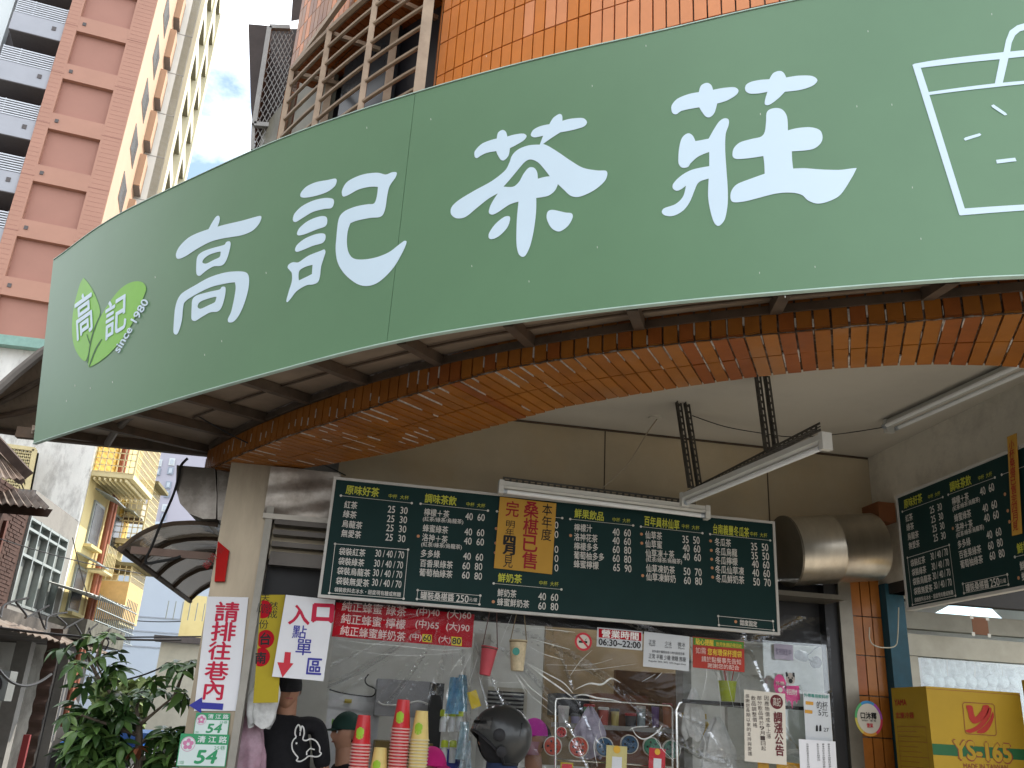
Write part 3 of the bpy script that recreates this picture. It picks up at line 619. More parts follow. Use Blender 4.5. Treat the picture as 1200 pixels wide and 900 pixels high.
# small smoky quarter-barrel awning left of the pillar
SMOKE = clear_mat('smoky_polycarbonate', .035, (.06, .045, .032), .12, .12, 4, fk=.22)
ql = thing('side_awning', aty(240, 700, 5.9), 'smoky brown quarter barrel awning beside the stainless pillar', 'awning')
yn, yf = 5.85, 8.6
arc = [aty(*c, yn) for c in [(141, 643), (160, 626), (182, 615), (205, 611), (232, 610), (256, 613)]]
xw = -.98
tip = arc[0]; topz = arc[-1].z
def aw_pt(i, j): a = lf(arc, i); return Vector((a.x, a.y+(yf-yn)*j, a.z))
part('glazing', MB().grid(lambda i, j: aw_pt(i, j), 12, 10), SMOKE, ql, True)
for j in (0, .2, .42, .66, .97): part('arch_rib', MB().tube([aw_pt(i/12, j)-Vector((0, 0, .012)) for i in range(13)], .016, 6), PURLIN, ql)
part('front_edge', MB().tube([aw_pt(0, 0), aw_pt(0, 1)], .02, 6), PURLIN, ql)
part('tie_bar', MB().bar(arc[0]+Vector((.06, .02, -.0)), Vector((arc[-1].x, yn+.02, arc[0].z+.0)), .03, .045), mat('pinkish_tie_bar', (.22, .15, .12), .6), ql)
part('wall_rail', MB().bar((arc[-1].x, yn, arc[0].z-.02), (arc[-1].x, yf, arc[0].z-.02), .03), PURLIN, ql)
part('side_building_wall', MB().box((arc[-1].x+.03, PY+.36, 0), (arc[-1].x+.13, 9.5, 2.95)), CEMENT, bld)
# black cables
CABLE = mat('black_cable', (.012, .012, .012), .5)
def cable(pts, label, r=.006, m=None, name='cable', cat='cable', group=None):
    P = [Vector(p) for p in pts]; Q = []
    for i in range(len(P)-1):
        p0, p1, p2, p3 = P[max(0, i-1)], P[i], P[i+1], P[min(len(P)-1, i+2)]
        for k in range(5):
            t = k/5; Q.append(.5*((2*p1)+(p2-p0)*t+(2*p0-5*p1+4*p2-p3)*t*t+(3*p1-p0-3*p2+p3)*t**3))
    Q.append(P[-1]); return solo(name, MB().tube(Q, r, 6), m or CABLE, label, cat, group, True)
cable([aty(*c, 5.72) for c in [(220, 537), (212, 546), (209, 560), (203, 580), (190, 610), (178, 640), (171, 655), (173, 660), (186, 658), (203, 655), (212, 652)]], 'thick black cable hanging in front of the smoky awning', .009)
cable([aty(205, 471, 5.2), aty(250, 498, 5.25), aty(300, 523, 5.3), aty(340, 529, 5.35), aty(380, 545, 5.4), aty(405, 557, 5.5)], 'thin black wire sagging under the tiled beam at the left', .004)
cable([aty(*c, 5.25) for c in [(780, 478), (760, 505), (735, 545), (706, 572)]], 'pair of thin pale wires dropping to the tube light', .004, mat('pale_wire', (.35, .3, .22), .6))
cable([(*atz(811, 487, CZ-.01).xy, CZ-.01)]+[atz(*c, CZ-.06) for c in [(850, 500), (895, 508)]]+[atz(930, 512, CZ-.06), atz(980, 509, CZ-.05), atz(1040, 500, CZ-.01)], 'thin black wire running across the arcade ceiling', .003)
# ceiling patch box
pb = atz(768, 491, CZ-.012); solo('ceiling_outlet', MB().lathe(pb, [(.045, 0), (.045, .012)], 14), CEILM, 'small round junction cover on the cream arcade ceiling', 'junction cover')
# ---------------- slotted angle hangers
TY = 5.2
hg = thing('slotted_hanger', aty(850, 560, TY), 'grey slotted angle frame hanging from arcade ceiling above the boards', 'hanger frame')
def slotted(a, b, wd, name, parent, nrm, th=.004):     # angle iron: two flanges with real slots cut as ladders
    a = Vector(a); b = Vector(b); d = b-a; Ln = d.length; d.normalize(); x = d.cross(nrm).normalized(); y = nrm.normalized(); mb = MB()
    def flange(o, u, v):
        e = wd*.18
        for s0, s1 in ((0, wd*.26), (wd*.74, wd), (wd*.44, wd*.56)):
            mb.hexa([o+u*s0, o+u*s1, o+u*s1+v*th, o+u*s0+v*th, o+u*s0+d*Ln, o+u*s1+d*Ln, o+u*s1+v*th+d*Ln, o+u*s0+v*th+d*Ln])
        k = 0.0
        while k < Ln:
            k2 = min(Ln, k+.014)
            mb.hexa([o+d*k+u*wd*.25+v*.0005, o+d*k+u*wd*.75+v*.0005, o+d*k+u*wd*.75+v*(th-.0005), o+d*k+u*wd*.25+v*(th-.0005), o+d*k2+u*wd*.25+v*.0005, o+d*k2+u*wd*.75+v*.0005, o+d*k2+u*wd*.75+v*(th-.0005), o+d*k2+u*wd*.25+v*(th-.0005)]); k += .04
    flange(a, x, y); flange(a, y, x); part(name, mb, SLOT, parent, stuff=False)
t1a, t1b = aty(586, 571, TY), aty(829, 601, TY)
YN = Vector((0, -1, 0))
# post 1 (left) and post 2 (right), each two angles back to back
p1t = atz(800, 473, CZ); p1b = Vector((p1t.x+.01, p1t.y, 2.93))
pz = aty(815, 573, p1t.y); p1b = pz
for dx in (-.05, .004): slotted(p1b+Vector((dx, 0, 0)), p1t+Vector((dx, 0, 0)), .042, 'post', hg, YN)
p2t = atz(893, 440, CZ); p2b = aty(905, 530, p2t.y)
for dx in (-.05, .004): slotted(p2b+Vector((dx, 0, 0)), p2t+Vector((dx, 0, 0)), .042, 'post', hg, YN)
tb0, tb1 = aty(800, 592, TY-.05), None
e0 = aty(806, 583, 5.15); e1 = atz(962, 505, e0.z+.02)
slotted(e0, e1, .045, 'arm', hg, Vector((0, 0, 1)))
slotted(aty(589, 566, TY+.04), aty(815, 594, TY+.04), .04, 'arm', hg, Vector((0, 0, 1)))
slotted(aty(589, 566, TY+.04)+Vector((0,-.02,.0)), aty(815, 594, TY+.04)+Vector((0,-.02,.0)), .03, 'arm', hg, YN)
TUBEW = mat('unlit_white_tube', (.82, .84, .84), .25, var=.02, coat=.3); BATTEN = mat('white_enamel_batten', (.62, .62, .58), .4, var=.05, dirt=.2, dcol=(.4, .38, .3))
CAPM = mat('grey_tube_cap', (.45, .5, .55), .3, metal=.6)
def tube_light(a, b, label, n=1, side=YN, r=.014):
    a = Vector(a); b = Vector(b); d = (b-a).normalized(); up = side.cross(d).normalized()
    if up.z < 0: up = -up
    sd_ = d.cross(up).normalized()
    t = thing('tube_light', (a+b)/2, label, 'tube light', 'fluorescent tube lights of the arcade')
    part('batten', MB().bar(a+up*.022, b+up*.022, .045, .03, up), BATTEN, t)
    part('reflector', MB().hexa([a-sd_*.008-up*.004, b-sd_*.008-up*.004, b+sd_*.008-up*.004, a+sd_*.008-up*.004, a-sd_*.03+up*.006, b-sd_*.03+up*.006, b+sd_*.03+up*.006, a+sd_*.03+up*.006]), BATTEN, t)
    for k in range(n):
        off = (-up*.022-sd_*.0 if n == 1 else sd_*(.045 if k else -.045)-up*.01)
        part('tube', MB().tube([a+off+d*.03, b+off-d*.03], r, 12), TUBEW, t, True)
        for e_, s_ in ((a, 1), (b, -1)):
            part('tube_cap', MB().tube([e_+off+d*.012*s_, e_+off+d*.045*s_], r+.001, 12), CAPM, t)
    for e_, s_ in ((a, 1), (b, -1)): part('end_holder', MB().bar(e_-d*.01*s_, e_+d*.02*s_, .055, .085, up), BATTEN, t)
    return t
tube_light(t1a, t1b, 'white tube light along the top edge of the long menu board')
u0p = aty(802, 586, 5.0); u1p = atz(968, 517, u0p.z+.0)
tube_light(u0p, u1p, 'white tube light projecting towards the street on slotted arm', 1, Vector((-1, 0, 0)))
ca, cb = atz(1041, 500, CZ-.05), atz(1230, 415, CZ-.05)
tube_light(ca, cb, 'twin tube light fixed under the ceiling at the right', 2, Vector((-1, 0, 0)))

# ================================================================== MENU BOARDS
BOARD = mat('dark_green_menu_board', (.008, .030, .029), .6, var=.12, scale=3, spec=.15); BEDGE = mat('white_board_edge', (.5, .49, .46), .5, var=.1, dirt=.3, dcol=(.3, .28, .25))
BY = 5.3
B = plate_px((394, 562), (904, 614), (379, 697), BY)
# square it up: vertical edges, height from both sides
B.U = (aty(905, 614, BY)-aty(393, 562, BY)).normalized(); B.V = Vector((0, 0, -1)); B.V = (B.V-B.U*B.V.dot(B.U)).normalized(); B.w = (aty(905, 614, BY)-B.o).length; B.h = abs((aty(379, 697, BY)-B.o).dot(B.V)); B.n = Vector((0, -1, 0))
mbd = thing('menu_board', B.o, 'long dark green tea menu board with a yellow notice stuck on it', 'menu board', 'menu boards of the tea shop')
part('board', B.panel(.025, 0), BOARD, mbd)
mb = MB(); e = .016
for u0, v0, u1, v1 in ((-e, -e, B.w+e, 0), (-e, B.h, B.w+e, B.h+e), (-e, 0, 0, B.h), (B.w, 0, B.w+e, B.h)):
    part('board_edge', MB().hexa([B.p(u0, v1, -.03), B.p(u1, v1, -.03), B.p(u1, v1, .006), B.p(u0, v1, .006), B.p(u0, v0, -.03), B.p(u1, v0, -.03), B.p(u1, v0, .006), B.p(u0, v0, .006)]), BEDGE, mbd)
wt, yt, ot = MB(), MB(), MB()
MW = ink('chalk_white', (.62, .60, .56)); MY = ink('menu_yellow', (.50, .52, .06)); MO = ink('menu_orange', (.5, .24, .12))
def rows(L_):
    for s, x0, y0, x1, y1 in L_:
        num = s[0].isdigit() or s == '0'
        B.TP(wt, s, x0, y0, x1, y1, hp=(8.2 if num else 8.8 if s[0] != '(' else 6.5), bold=.008 if num else .012)
def heads(L_, bold=.02):
    for s, x0, y0, x1, y1, h in L_: B.TP(yt, s, x0, y0, x1, y1, hp=h, bold=bold)
heads([('原味好茶', 405.5, 573.6, 444.2, 577.4, 11), ('調味茶飲', 498, 583.6, 534.9, 587.4, 11), ('鮮奶茶', 583.6, 676.7, 611.4, 678.6, 10), ('鮮果飲品', 673.3, 601.2, 707.3, 605.5, 10.5),
       ('百年員林仙草', 755, 610, 796, 615.6, 11), ('台南義豐冬瓜茶', 835.6, 619.4, 877.6, 624.4, 11)])
heads([('中杯  大杯', 455.5, 581, 479, 583.6, 5), ('中杯  大杯', 546.6, 590.6, 568.5, 593, 5), ('中杯  大杯', 631.8, 682.9, 654.4, 684.8, 5), ('中杯  大杯', 717.7, 608.7, 738.5, 610.6, 5), ('中杯  大杯', 799, 616.4, 819.4, 619, 5), ('中杯  大杯', 879, 625.6, 899, 627.6, 5)], .0)
rows([('紅茶', 403.6, 591.2, 418.7, 592.5), ('25  30', 454.6, 596.6, 477.6, 598.7), ('綠茶', 402.3, 602, 417.8, 603.8), ('25  30', 453.6, 607.6, 476.9, 609.5),
      ('烏龍茶', 401.1, 613.3, 424.4, 616.1), ('25  30', 452.7, 618.4, 476, 620.4), ('無愛茶', 400.2, 624.6, 423, 627), ('25  30', 451.8, 629.3, 475, 631.6),
      ('袋裝紅茶', 397.4, 645.9, 428.2, 648.2), ('30 / 40 / 70', 439.9, 648.2, 473.5, 650.5), ('袋裝綠茶', 396.6, 657.3, 426.8, 659.9), ('30 / 40 / 70', 438.5, 659.9, 472.2, 662.4),
      ('袋裝烏龍茶', 395.1, 668.6, 433.8, 671.8), ('30 / 40 / 70', 437.2, 670.9, 471.2, 673.7), ('袋裝無愛茶', 393.8, 680.3, 432.5, 683.7), ('30 / 40 / 70', 436.1, 682.2, 470.3, 685),
      ('檸檬＋茶', 497.1, 600, 526.4, 602.9), ('40  60', 545.3, 605.1, 567.9, 606.7), ('(紅茶/綠茶/烏龍茶)', 495.6, 608.2, 542.8, 612), ('蜂蜜綠茶', 495.6, 618.6, 525, 621.4), ('40  60', 544.3, 623.1, 567.3, 624.6),
      ('洛神＋茶', 494.8, 629.4, 524.5, 632.6), ('40  60', 543.7, 633.7, 567, 635.5), ('(紅茶/綠茶/烏龍茶)', 493.7, 637.9, 541.1, 641.6), ('多多綠', 493.3, 648.3, 515.6, 649.8), ('40  60', 542.8, 651.6, 566, 653.3),
      ('百香果綠茶', 492.4, 659.7, 530.5, 662.3), ('60  80', 542, 662.9, 565, 664.3), ('葡萄柚綠茶', 491.4, 670.4, 530.1, 673.3), ('60  80', 541.5, 673.7, 564.7, 675.6),
      ('罐裝桑椹醬', 492.9, 697.4, 532, 700.5), ('250', 534.5, 701, 549, 702.2),
      ('鮮奶茶', 583, 694.3, 605, 696.2), ('40  60', 630.8, 698.8, 654, 700.3), ('蜂蜜鮮奶茶', 582.7, 705, 620, 708.2), ('60  80', 630.8, 709.8, 654, 711.3),
      ('檸檬汁', 672.9, 618.2, 693.7, 619.5), ('40  60', 717.7, 623.3, 739, 624.8), ('洛神花茶', 672.7, 628.9, 700.1, 631.4), ('40  60', 717.7, 633.3, 739, 634.9), ('檸檬多多', 672.7, 639.9, 700.7, 641.8), ('60  80', 718, 643.7, 739.4, 645.2),
      ('葡萄柚多多', 672.4, 650.3, 707.7, 653.1), ('60  80', 718, 654, 739.4, 655.9), ('蜂蜜檸檬', 672.4, 660.6, 701.3, 662.9), ('65  90', 718.6, 664.8, 739.8, 666.7),
      ('仙草茶', 756, 626.6, 775.6, 628.4), ('35  50', 799.6, 632, 819.6, 633.4), ('仙草蜜', 756, 637, 775.6, 638.6), ('40  60', 800, 642, 820.4, 643.6), ('仙草凍＋茶', 756.4, 648, 790, 650), ('40  60', 800, 652, 821.2, 653.8),
      ('(紅茶/綠茶/烏龍茶)', 757, 655.6, 799, 658.6), ('仙草凍奶茶', 757, 665.6, 790.6, 668.4), ('50  70', 801, 669.4, 822, 671), ('仙草凍鮮奶', 757, 675.6, 791.6, 678.6), ('60  80', 801.4, 680, 822.4, 681.4),
      ('冬瓜茶', 837.4, 635, 856.4, 636.6), ('35  50', 880, 640.4, 900, 641.8), ('冬瓜烏龍', 838, 646, 863.6, 648), ('35  50', 880.4, 651, 901, 652.3), ('冬瓜檸檬', 838, 656.4, 864, 658.4), ('40  60', 881, 660.9, 901.4, 662.3),
      ('冬瓜仙草凍', 838, 667, 871.6, 669.6), ('40  60', 881.4, 671, 902, 672.4), ('冬瓜鮮奶茶', 838.6, 677.6, 872, 680), ('50  70', 882.6, 681.6, 903, 683)])
for y in ((615.3), (626.3), (643.7), (654.4), (665.4)): B.TP(wt, '0', 649.8, y, 654.2, y+.3, hp=8.2)
B.TP(wt, '袋裝飲料去冰水・甜度現有糖或無糖', 391.9, 690.7, 469.7, 696.8, hp=5.4, bold=.01); B.TP(wt, '元/罐', 549.5, 702.4, 559, 703.3, hp=4.5)
B.TP(wt, '甜度固定', 867, 729.4, 887, 731.6, hp=6, bold=.02)
def bl(mb, *pts, w=.0035, dot=.0075):
    q = [B.uv(*c) for c in pts]
    for a, b in zip(q, q[1:]): B.line(mb, a, b, w)
    for a in (q if len(q) > 2 else (q[0], q[-1])): B.disc(mb, a[0], a[1], dot, .0025, 8)
bl(wt, (392.8, 637.4), (478.2, 644.2), (472.9, 701.6), (385.9, 695), (392.8, 637.4), w=.003)
bl(wt, (489.5, 691.6), (562.8, 698), (561.7, 708.3), (488.6, 702), (489.5, 691.6), w=.0025)
bl(wt, (841.6, 722), (905.6, 728), (906.4, 738.6), (842.4, 732.6), (841.6, 722), w=.0025)
for a, b in (((399.5, 580.9), (482.5, 589.7)), ((492.9, 590.4), (571.7, 598.5)), ((578.5, 683.7), (657.8, 690.8)), ((582.3, 599.3), (658.8, 607.2)), ((668.2, 608.4), (741.9, 615.9)), ((751, 617.2), (823, 624.9)), ((832, 626), (902.4, 633.4))): bl(wt, a, b, w=.0022)
for c in [(490.1, 628.4), (578, 705.2), (668.6, 627.6), (751.6, 626), (752, 636.6), (753, 674.6), (832.6, 634), (833.4, 645), (833.8, 655.4), (834.4, 665.6), (835, 676.4), (862, 728.6), (581.5, 619.5), (581, 636.5), (580.4, 647.8)]:
    a = B.uv(*c); B.disc(ot, a[0], a[1], .0095, .0025, 10)
part('menu_lettering', wt, MW, mbd, stuff=True); part('menu_heading', yt, MY, mbd, stuff=True); part('menu_dot', ot, MO, mbd, stuff=True)
m2 = copy_tree(mbd); o2 = aty(1052, 584, 5.02); m2.location = o2; 
b2 = hit(1183, 529, o2, Vector((1, 0, 0))); dv = (b2-o2)
ang = math.atan2(-1, -.03); m2.rotation_euler = (0, 0, ang); m2['label'] = 'dark green menu board on the right hand side wall, cut by frame'
# notice sheets
NOTE = mat('orange_kraft_notice', (.50, .28, .045), .7, var=.08, scale=3)
def sheet(name, tl, tr, bl_, y, m, label, cat='notice', group=None, th=.003):
    P = plate_px(tl, tr, bl_, y); t = thing(name, P.p(P.w/2, P.h), label, cat, group); part('sheet', P.panel(th), m, t); P.t = t; return P
Nn = sheet('soldout_notice', (586, 582), (652, 590), (583, 666), BY-.012, NOTE, 'yellow handwritten sold out notice stuck on the long menu board')
mb = MB(); Nn.col(mb, '完', 601, 587, 600, 606, 15, .01); Nn.col(mb, '桑椹已售', 623, 588, 620, 667, 17, .015); part('brush_lettering', mb, ink('maroon_brush', (.30, .012, .02)), Nn.t)
mb = MB(); Nn.col(mb, '本年度', 641.5, 590, 640, 634, 11.5, .005); Nn.col(mb, '明年', 598.5, 610, 597, 628, 10, .0); Nn.col(mb, '四月', 597.3, 628, 596, 650, 13, .05); Nn.col(mb, '見', 596, 650, 595, 665.5, 11, 0); part('ink_lettering', mb, BLACK, Nn.t)
pa = aty(1181, 511, 4.5); 
st_ = thing('notice_strip', hit(1186, 625, o2, Vector((1, 0, 0))), 'narrow yellow notice strip hanging over the right menu board', 'notice')
n2_ = Vector((-1, .03, 0)).normalized(); o3_ = o2+n2_*.02; S_ = Plate(hit(1180, 512, o3_, n2_), hit(1191, 507.5, o3_, n2_), hit(1186, 628, o3_, n2_), n2_); S_.V = (hit(1186, 628, o3_, n2_)-S_.o); S_.h = S_.V.length; S_.V.normalize()
def _suv(px, py):
    q = hit(px, py, S_.o, S_.n)-S_.o; c_ = S_.U.dot(S_.V); a_, b_ = q.dot(S_.U), q.dot(S_.V); return (a_-c_*b_)/(1-c_*c_), (b_-c_*a_)/(1-c_*c_)
S_.uv = _suv; part('sheet', S_.panel(.003), NOTE, st_)
mb = MB(); S_.col(mb, '小杯桑椹已售完四月見', 1185.5, 516, 1190.5, 622, 6, .01); part('brush_lettering', mb, ink('maroon_brush2', (.35, .03, .02)), st_)
# brown block beside board 2
solo('wood_block', MB().box(tuple(aty(1031, 610, 5.3)), tuple(aty(1031, 610, 5.3)+Vector((.12, .2, .13)))), mat('brown_hardboard', (.2, .075, .03), .6), 'brown hardboard block at the left edge of the right menu board', 'block')
# ================================================================== SHOP INTERIOR
def cm(name, col, rough=.55, **k): return mat(name, col, rough, **k)
IX0, IX1, IY1 = -.75, 5.6, 9.2
WALLI = cm('interior_off_white', (.55, .55, .52), .7, var=.08, scale=2, dirt=.25, dcol=(.35, .33, .28))
part('interior_back_wall', MB().box((IX0, IY1, 0), (IX1, IY1+.1, 3.2)), WALLI, bld)
part('interior_left_wall', MB().box((IX0-.1, YW+.35, 0), (IX0-.003, IY1, 3.2)), WALLI, bld)
part('interior_right_wall', MB().box((IX1, YW+.15, 0), (IX1+.1, IY1, 3.2)), WALLI, bld)
part('interior_ceiling', MB().box((IX0-.1, YW+.13, 2.95), (IX1+.1, IY1+.1, 3.05)), WALLI, bld)
part('roof_slab', MB().box((-1.0, YW+.1, CZ+.06), (9, 16, CZ+.3)), CEMENT, bld)
# upper storeys behind the facade (mass of the building, shades the street corner)
up = MB()
for i in range(40):
    a, b = s_t0+(UO.L-s_t0)*i/40, s_t0+(UO.L-s_t0)*(i+1)/40; A_, B_ = UO.pt(a, 0, -.05), UO.pt(b, 0, -.05)
    up.hexa([A_+Vector((0, 0, 3.56)), B_+Vector((0, 0, 3.56)), (B_.x+.4, 15, 3.56), (A_.x, 15, 3.56), A_+Vector((0, 0, 14)), B_+Vector((0, 0, 14)), (B_.x+.4, 15, 14), (A_.x, 15, 14)])
part('upper_storeys', up, SALMON2, bld, stuff=True)
LAMP = mat('lit_tube', (.9, .95, 1.0), .4, emit=17)
for k, (x, y) in enumerate(((.6, 7.2), (2.6, 7.6), (4.2, 7.0))):
    t = thing('interior_light', (x, y, 2.86), ['lit tube light on the interior ceiling above the cup stacks', 'lit tube light deep inside the shop over the machines', 'lit tube light inside behind the right hand window'][k], 'tube light')
    part('batten', MB().box((x-.62, y-.05, 2.89), (x+.62, y+.05, 2.945)), BATTEN, t); part('tube', MB().tube([(x-.58, y, 2.86), (x+.58, y, 2.86)], .017, 10), LAMP, t, True)
YI = 7.2
# cabinets, ducts seen behind
def ibox(name, tl, br, y, dpt, m, label, cat): a = aty(*tl, y); b = aty(*br, y); return solo(name, MB().box((a.x, y, b.z), (b.x, y+dpt, a.z)), m, label, cat)
ibox('grey_cabinet', (443, 795, ), (505, 842), 7.9, .5, cm('mid_grey_laminate', (.2, .2, .21), .5), 'grey wall cabinet behind the red and cream cup stacks', 'cabinet')
ibox('white_cabinet', (386, 812), (438, 905), 8.2, .5, cm('cool_white_laminate', (.55, .56, .58), .5), 'white cabinet behind the man in the dark cap', 'cabinet')
ibox('tall_door_frame', (505, 800), (513, 905), 7.7, .1, cm('black_upright', (.02, .02, .02), .5), 'black upright beside the hanging yellow labelled bottles', 'door post')
ac = thing('wall_air_conditioner', aty(580, 835, 7.3), 'cream air conditioner with dark louvres above the helmeted customer', 'air conditioner')
a, b = aty(556, 808, 7.3), aty(612, 850, 7.3)
part('casing', MB().box((a.x-.03, 7.3, b.z-.03), (b.x+.03, 7.7, a.z+.03)), cm('aged_cream_plastic', (.5, .47, .38), .5), ac)
part('recess', MB().box((a.x, 7.285, b.z), (b.x, 7.298, a.z)), cm('louvre_shadow', (.03, .03, .03), .7), ac)
for k in range(8):
    z = b.z+(a.z-b.z)*(k+.5)/8; part('louvre', MB().hexa([(a.x, 7.27, z-.012), (b.x, 7.27, z-.012), (b.x, 7.284, z-.002), (a.x, 7.284, z-.002), (a.x, 7.27, z-.006), (b.x, 7.27, z-.006), (b.x, 7.284, z+.004), (a.x, 7.284, z+.004)]), cm('grey_louvre', (.3, .3, .28), .5), ac)
ibox('refrigerator', (549, 812), (556, 905), 7.2, .5, cm('pale_fridge', (.55, .55, .5), .4), 'pale fridge edge left of the helmeted customer', 'refrigerator')
ibox('brown_board', (722, 785), (800, 905), 7.0, .06, cm('brown_hanging_board', (.16, .085, .04), .6, var=.15), 'brown board standing behind the ribbon rolls', 'board')
ibox('cardboard_carton', (700, 812), (760, 905), 6.7, .3, cm('reddish_cardboard', (.22, .10, .06), .7), 'reddish cardboard carton behind the wire rack', 'carton')
ibox('dark_appliance', (652, 812), (690, 840), 6.9, .3, cm('black_appliance', (.03, .03, .035), .3), 'black lidded appliance above the red ribbon rolls', 'appliance')
ibox('steel_column', (800, 770), (812, 905), 6.4, .15, cm('grey_column', (.3, .3, .28), .5), 'grey column between the wire racks', 'column')
ibox('white_partition', (850, 752), (972, 905), 6.5, .05, cm('white_partition_paint', (.6, .6, .55), .6, dirt=.2), 'white partition wall behind the price increase notices', 'partition')
ibox('wooden_partition', (640, 728), (812, 905), 7.9, .05, cm('warm_brown_partition', (.26, .19, .11), .5, var=.2, scale=1.5), 'warm brown partition at the back behind the wire rack', 'partition')
ibox('lower_cabinet', (440, 868), (505, 905), 7.6, .4, cm('dark_ochre_cabinet', (.16, .11, .03), .5, var=.4, scale=5), 'dark ochre cabinet low behind the red cups', 'cabinet')
ibox('steel_upright', (556, 742), (566, 905), 7.25, .1, cm('pale_upright', (.45, .44, .4), .5), 'pale upright left of the air conditioner', 'upright')
ibox('blue_crate', (505, 878), (545, 905), 6.6, .3, cm('royal_blue_crate', (.01, .02, .2), .5), 'royal blue crate low beside the cream cup stack', 'crate')
ibox('shelf', (655, 852), (800, 855), 6.5, .25, cm('grey_shelf', (.3, .29, .27), .5), 'thin shelf of coloured tubs behind the wire rack', 'shelf')
random.seed(12)
for k in range(9):
    x = 660+k*15.5+random.uniform(-2, 2); c = aty(x, 852, 6.6); h_ = random.uniform(.07, .15); r_ = random.uniform(.028, .045); cc = [(.5, .5, .48), (.3, .28, .4), (.12, .3, .15), (.45, .1, .08), (.5, .42, .15), (.06, .06, .07), (.35, .42, .45), (.2, .12, .3), (.5, .2, .1)][k]
    t = thing('tub', c, ['white', 'lilac', 'green', 'dull red', 'straw yellow', 'black', 'pale blue', 'violet', 'orange'][k]+' tub standing on the thin shelf behind the wire rack', 'tub', 'tubs on the shelf behind the rack')
    part('tub_body', MB().lathe(c, [(r_*.85, 0), (r_, h_)], 14), cm('tub%d' % k, cc, .4), t, True); part('tub_lid', MB().lathe(c+Vector((0, 0, h_)), [(r_*1.06, 0), (r_*1.06, .015), (r_*.9, .02)], 14), cm('tublid%d' % (k % 3), [(.6, .58, .55), (.1, .1, .1), (.4, .05, .05)][k % 3], .4), t)
# bottles hanging near x=525
for k, (x, y) in enumerate([(520, 836), (530, 836), (539, 836), (521, 872), (531, 872)]):
    c = aty(x, y, 6.6); t = thing('small_bottle', c-Vector((0, 0, .1)), ['leftmost yellow capped bottle of the upper row by the black upright', 'middle yellow capped bottle of the upper row by the black upright', 'rightmost yellow capped bottle of the upper row by the black upright', 'left yellow capped bottle of the lower row by the black upright', 'right yellow capped bottle of the lower row by the black upright'][k], 'bottle', 'bottles with yellow caps inside')
    part('bottle_body', MB().lathe(c-Vector((0, 0, .12)), [(.022, 0), (.024, .01), (.024, .08), (.012, .1)], 10), cm('white_plastic', (.6, .62, .62), .4), t, True)
    part('cap', MB().lathe(c-Vector((0, 0, .02)), [(.026, 0), (.026, .035), (.018, .045)], 10), cm('acid_yellow_plastic', (.5, .6, .05), .4), t, True)
for k, (x, y, m) in enumerate([(541, 812, (.2, .45, .6)), (531, 815, (.15, .4, .6)), (543, 868, (.45, .6, .65)), (546, 890, (.5, .6, .65))]):
    c = aty(x, y, 6.5); random.seed(k)
    solo('blue_bag', MB().grid(lambda i, j: c+Vector(((i-.5)*.09*(.6+.5*j), .03*math.sin(9*i+5*j+k), (.5-j)*.24)), 8, 10), cm('pale_blue_film%d' % k, m, .3, var=.3, scale=20), ['blue plastic bag hanging high beside the black upright', 'deep blue bag hanging beside the black upright', 'pale blue packet hanging left of the air conditioner', 'lowest pale blue packet left of the helmeted customer'][k], 'plastic bag', None, True)
solo('yellow_tag', plate_px((547, 812), (558, 808), (551, 832), 5.9).panel(.004), cm('yellow_card', (.6, .45, .03), .6), 'tilted yellow card hanging left of the air conditioner', 'card')
# ---------------- plastic curtain
CURT = clear_mat('clear_plastic_curtain', .0, (.90, .91, .91), .09, 1.0, 2.2, (1, 1, 2.4), fk=.3)
cu0, cu1 = aty(392, 738, YW-.1), aty(985, 745, YW-.1)
def curt(i, j):
    x = cu0.x+(3.03-cu0.x)*i; z = 2.36-(.06 if x < .5 else 0)-j*(.62 if x < .55 else .62+1.0*min(1, (x-.55)/.3)); hx = .62
    a = math.atan2(2.25-z, x-hx); r_ = math.hypot(x-hx, z-2.25)
    return Vector((x, YW-.12+min(1, r_*2.0)*(.05*(1-abs(math.sin(8.5*a+.7*math.sin(3*r_))))**7+.02*(1-abs(math.sin(15*a+1)))**6)+.012*math.sin(9*x+4*z)+.02*(1-abs(math.sin(2.4*x+3.1*z+math.sin(5*x))))**9, z))
cur = thing('plastic_curtain', (.8, YW-.12, 1.7), 'clear wrinkled plastic sheet hanging across the shop opening', 'plastic curtain')
part('sheet', MB().grid(curt, 260, 110), CURT, cur, True)
FOLD_SHEEN = mat('film_fold_highlight', (.70, .72, .70), .18, var=.3, scale=25, spec=.8, bump=.6, bscale=40)  # whitish tubes paint the highlights along the sheet's folds
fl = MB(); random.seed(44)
def crease_highlight(pts, w):
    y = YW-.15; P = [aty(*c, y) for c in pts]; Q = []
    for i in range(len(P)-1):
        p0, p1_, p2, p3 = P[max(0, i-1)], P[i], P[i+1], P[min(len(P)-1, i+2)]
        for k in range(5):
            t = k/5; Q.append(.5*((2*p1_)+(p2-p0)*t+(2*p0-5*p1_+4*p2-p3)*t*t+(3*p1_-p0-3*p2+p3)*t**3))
    Q.append(P[-1]); n = len(Q); fl.tube(Q, [max(.0004, w*math.sin(math.pi*(i+.3)/(n+.4))**.8*(1 if True else 0)) for i in range(n)], 5)
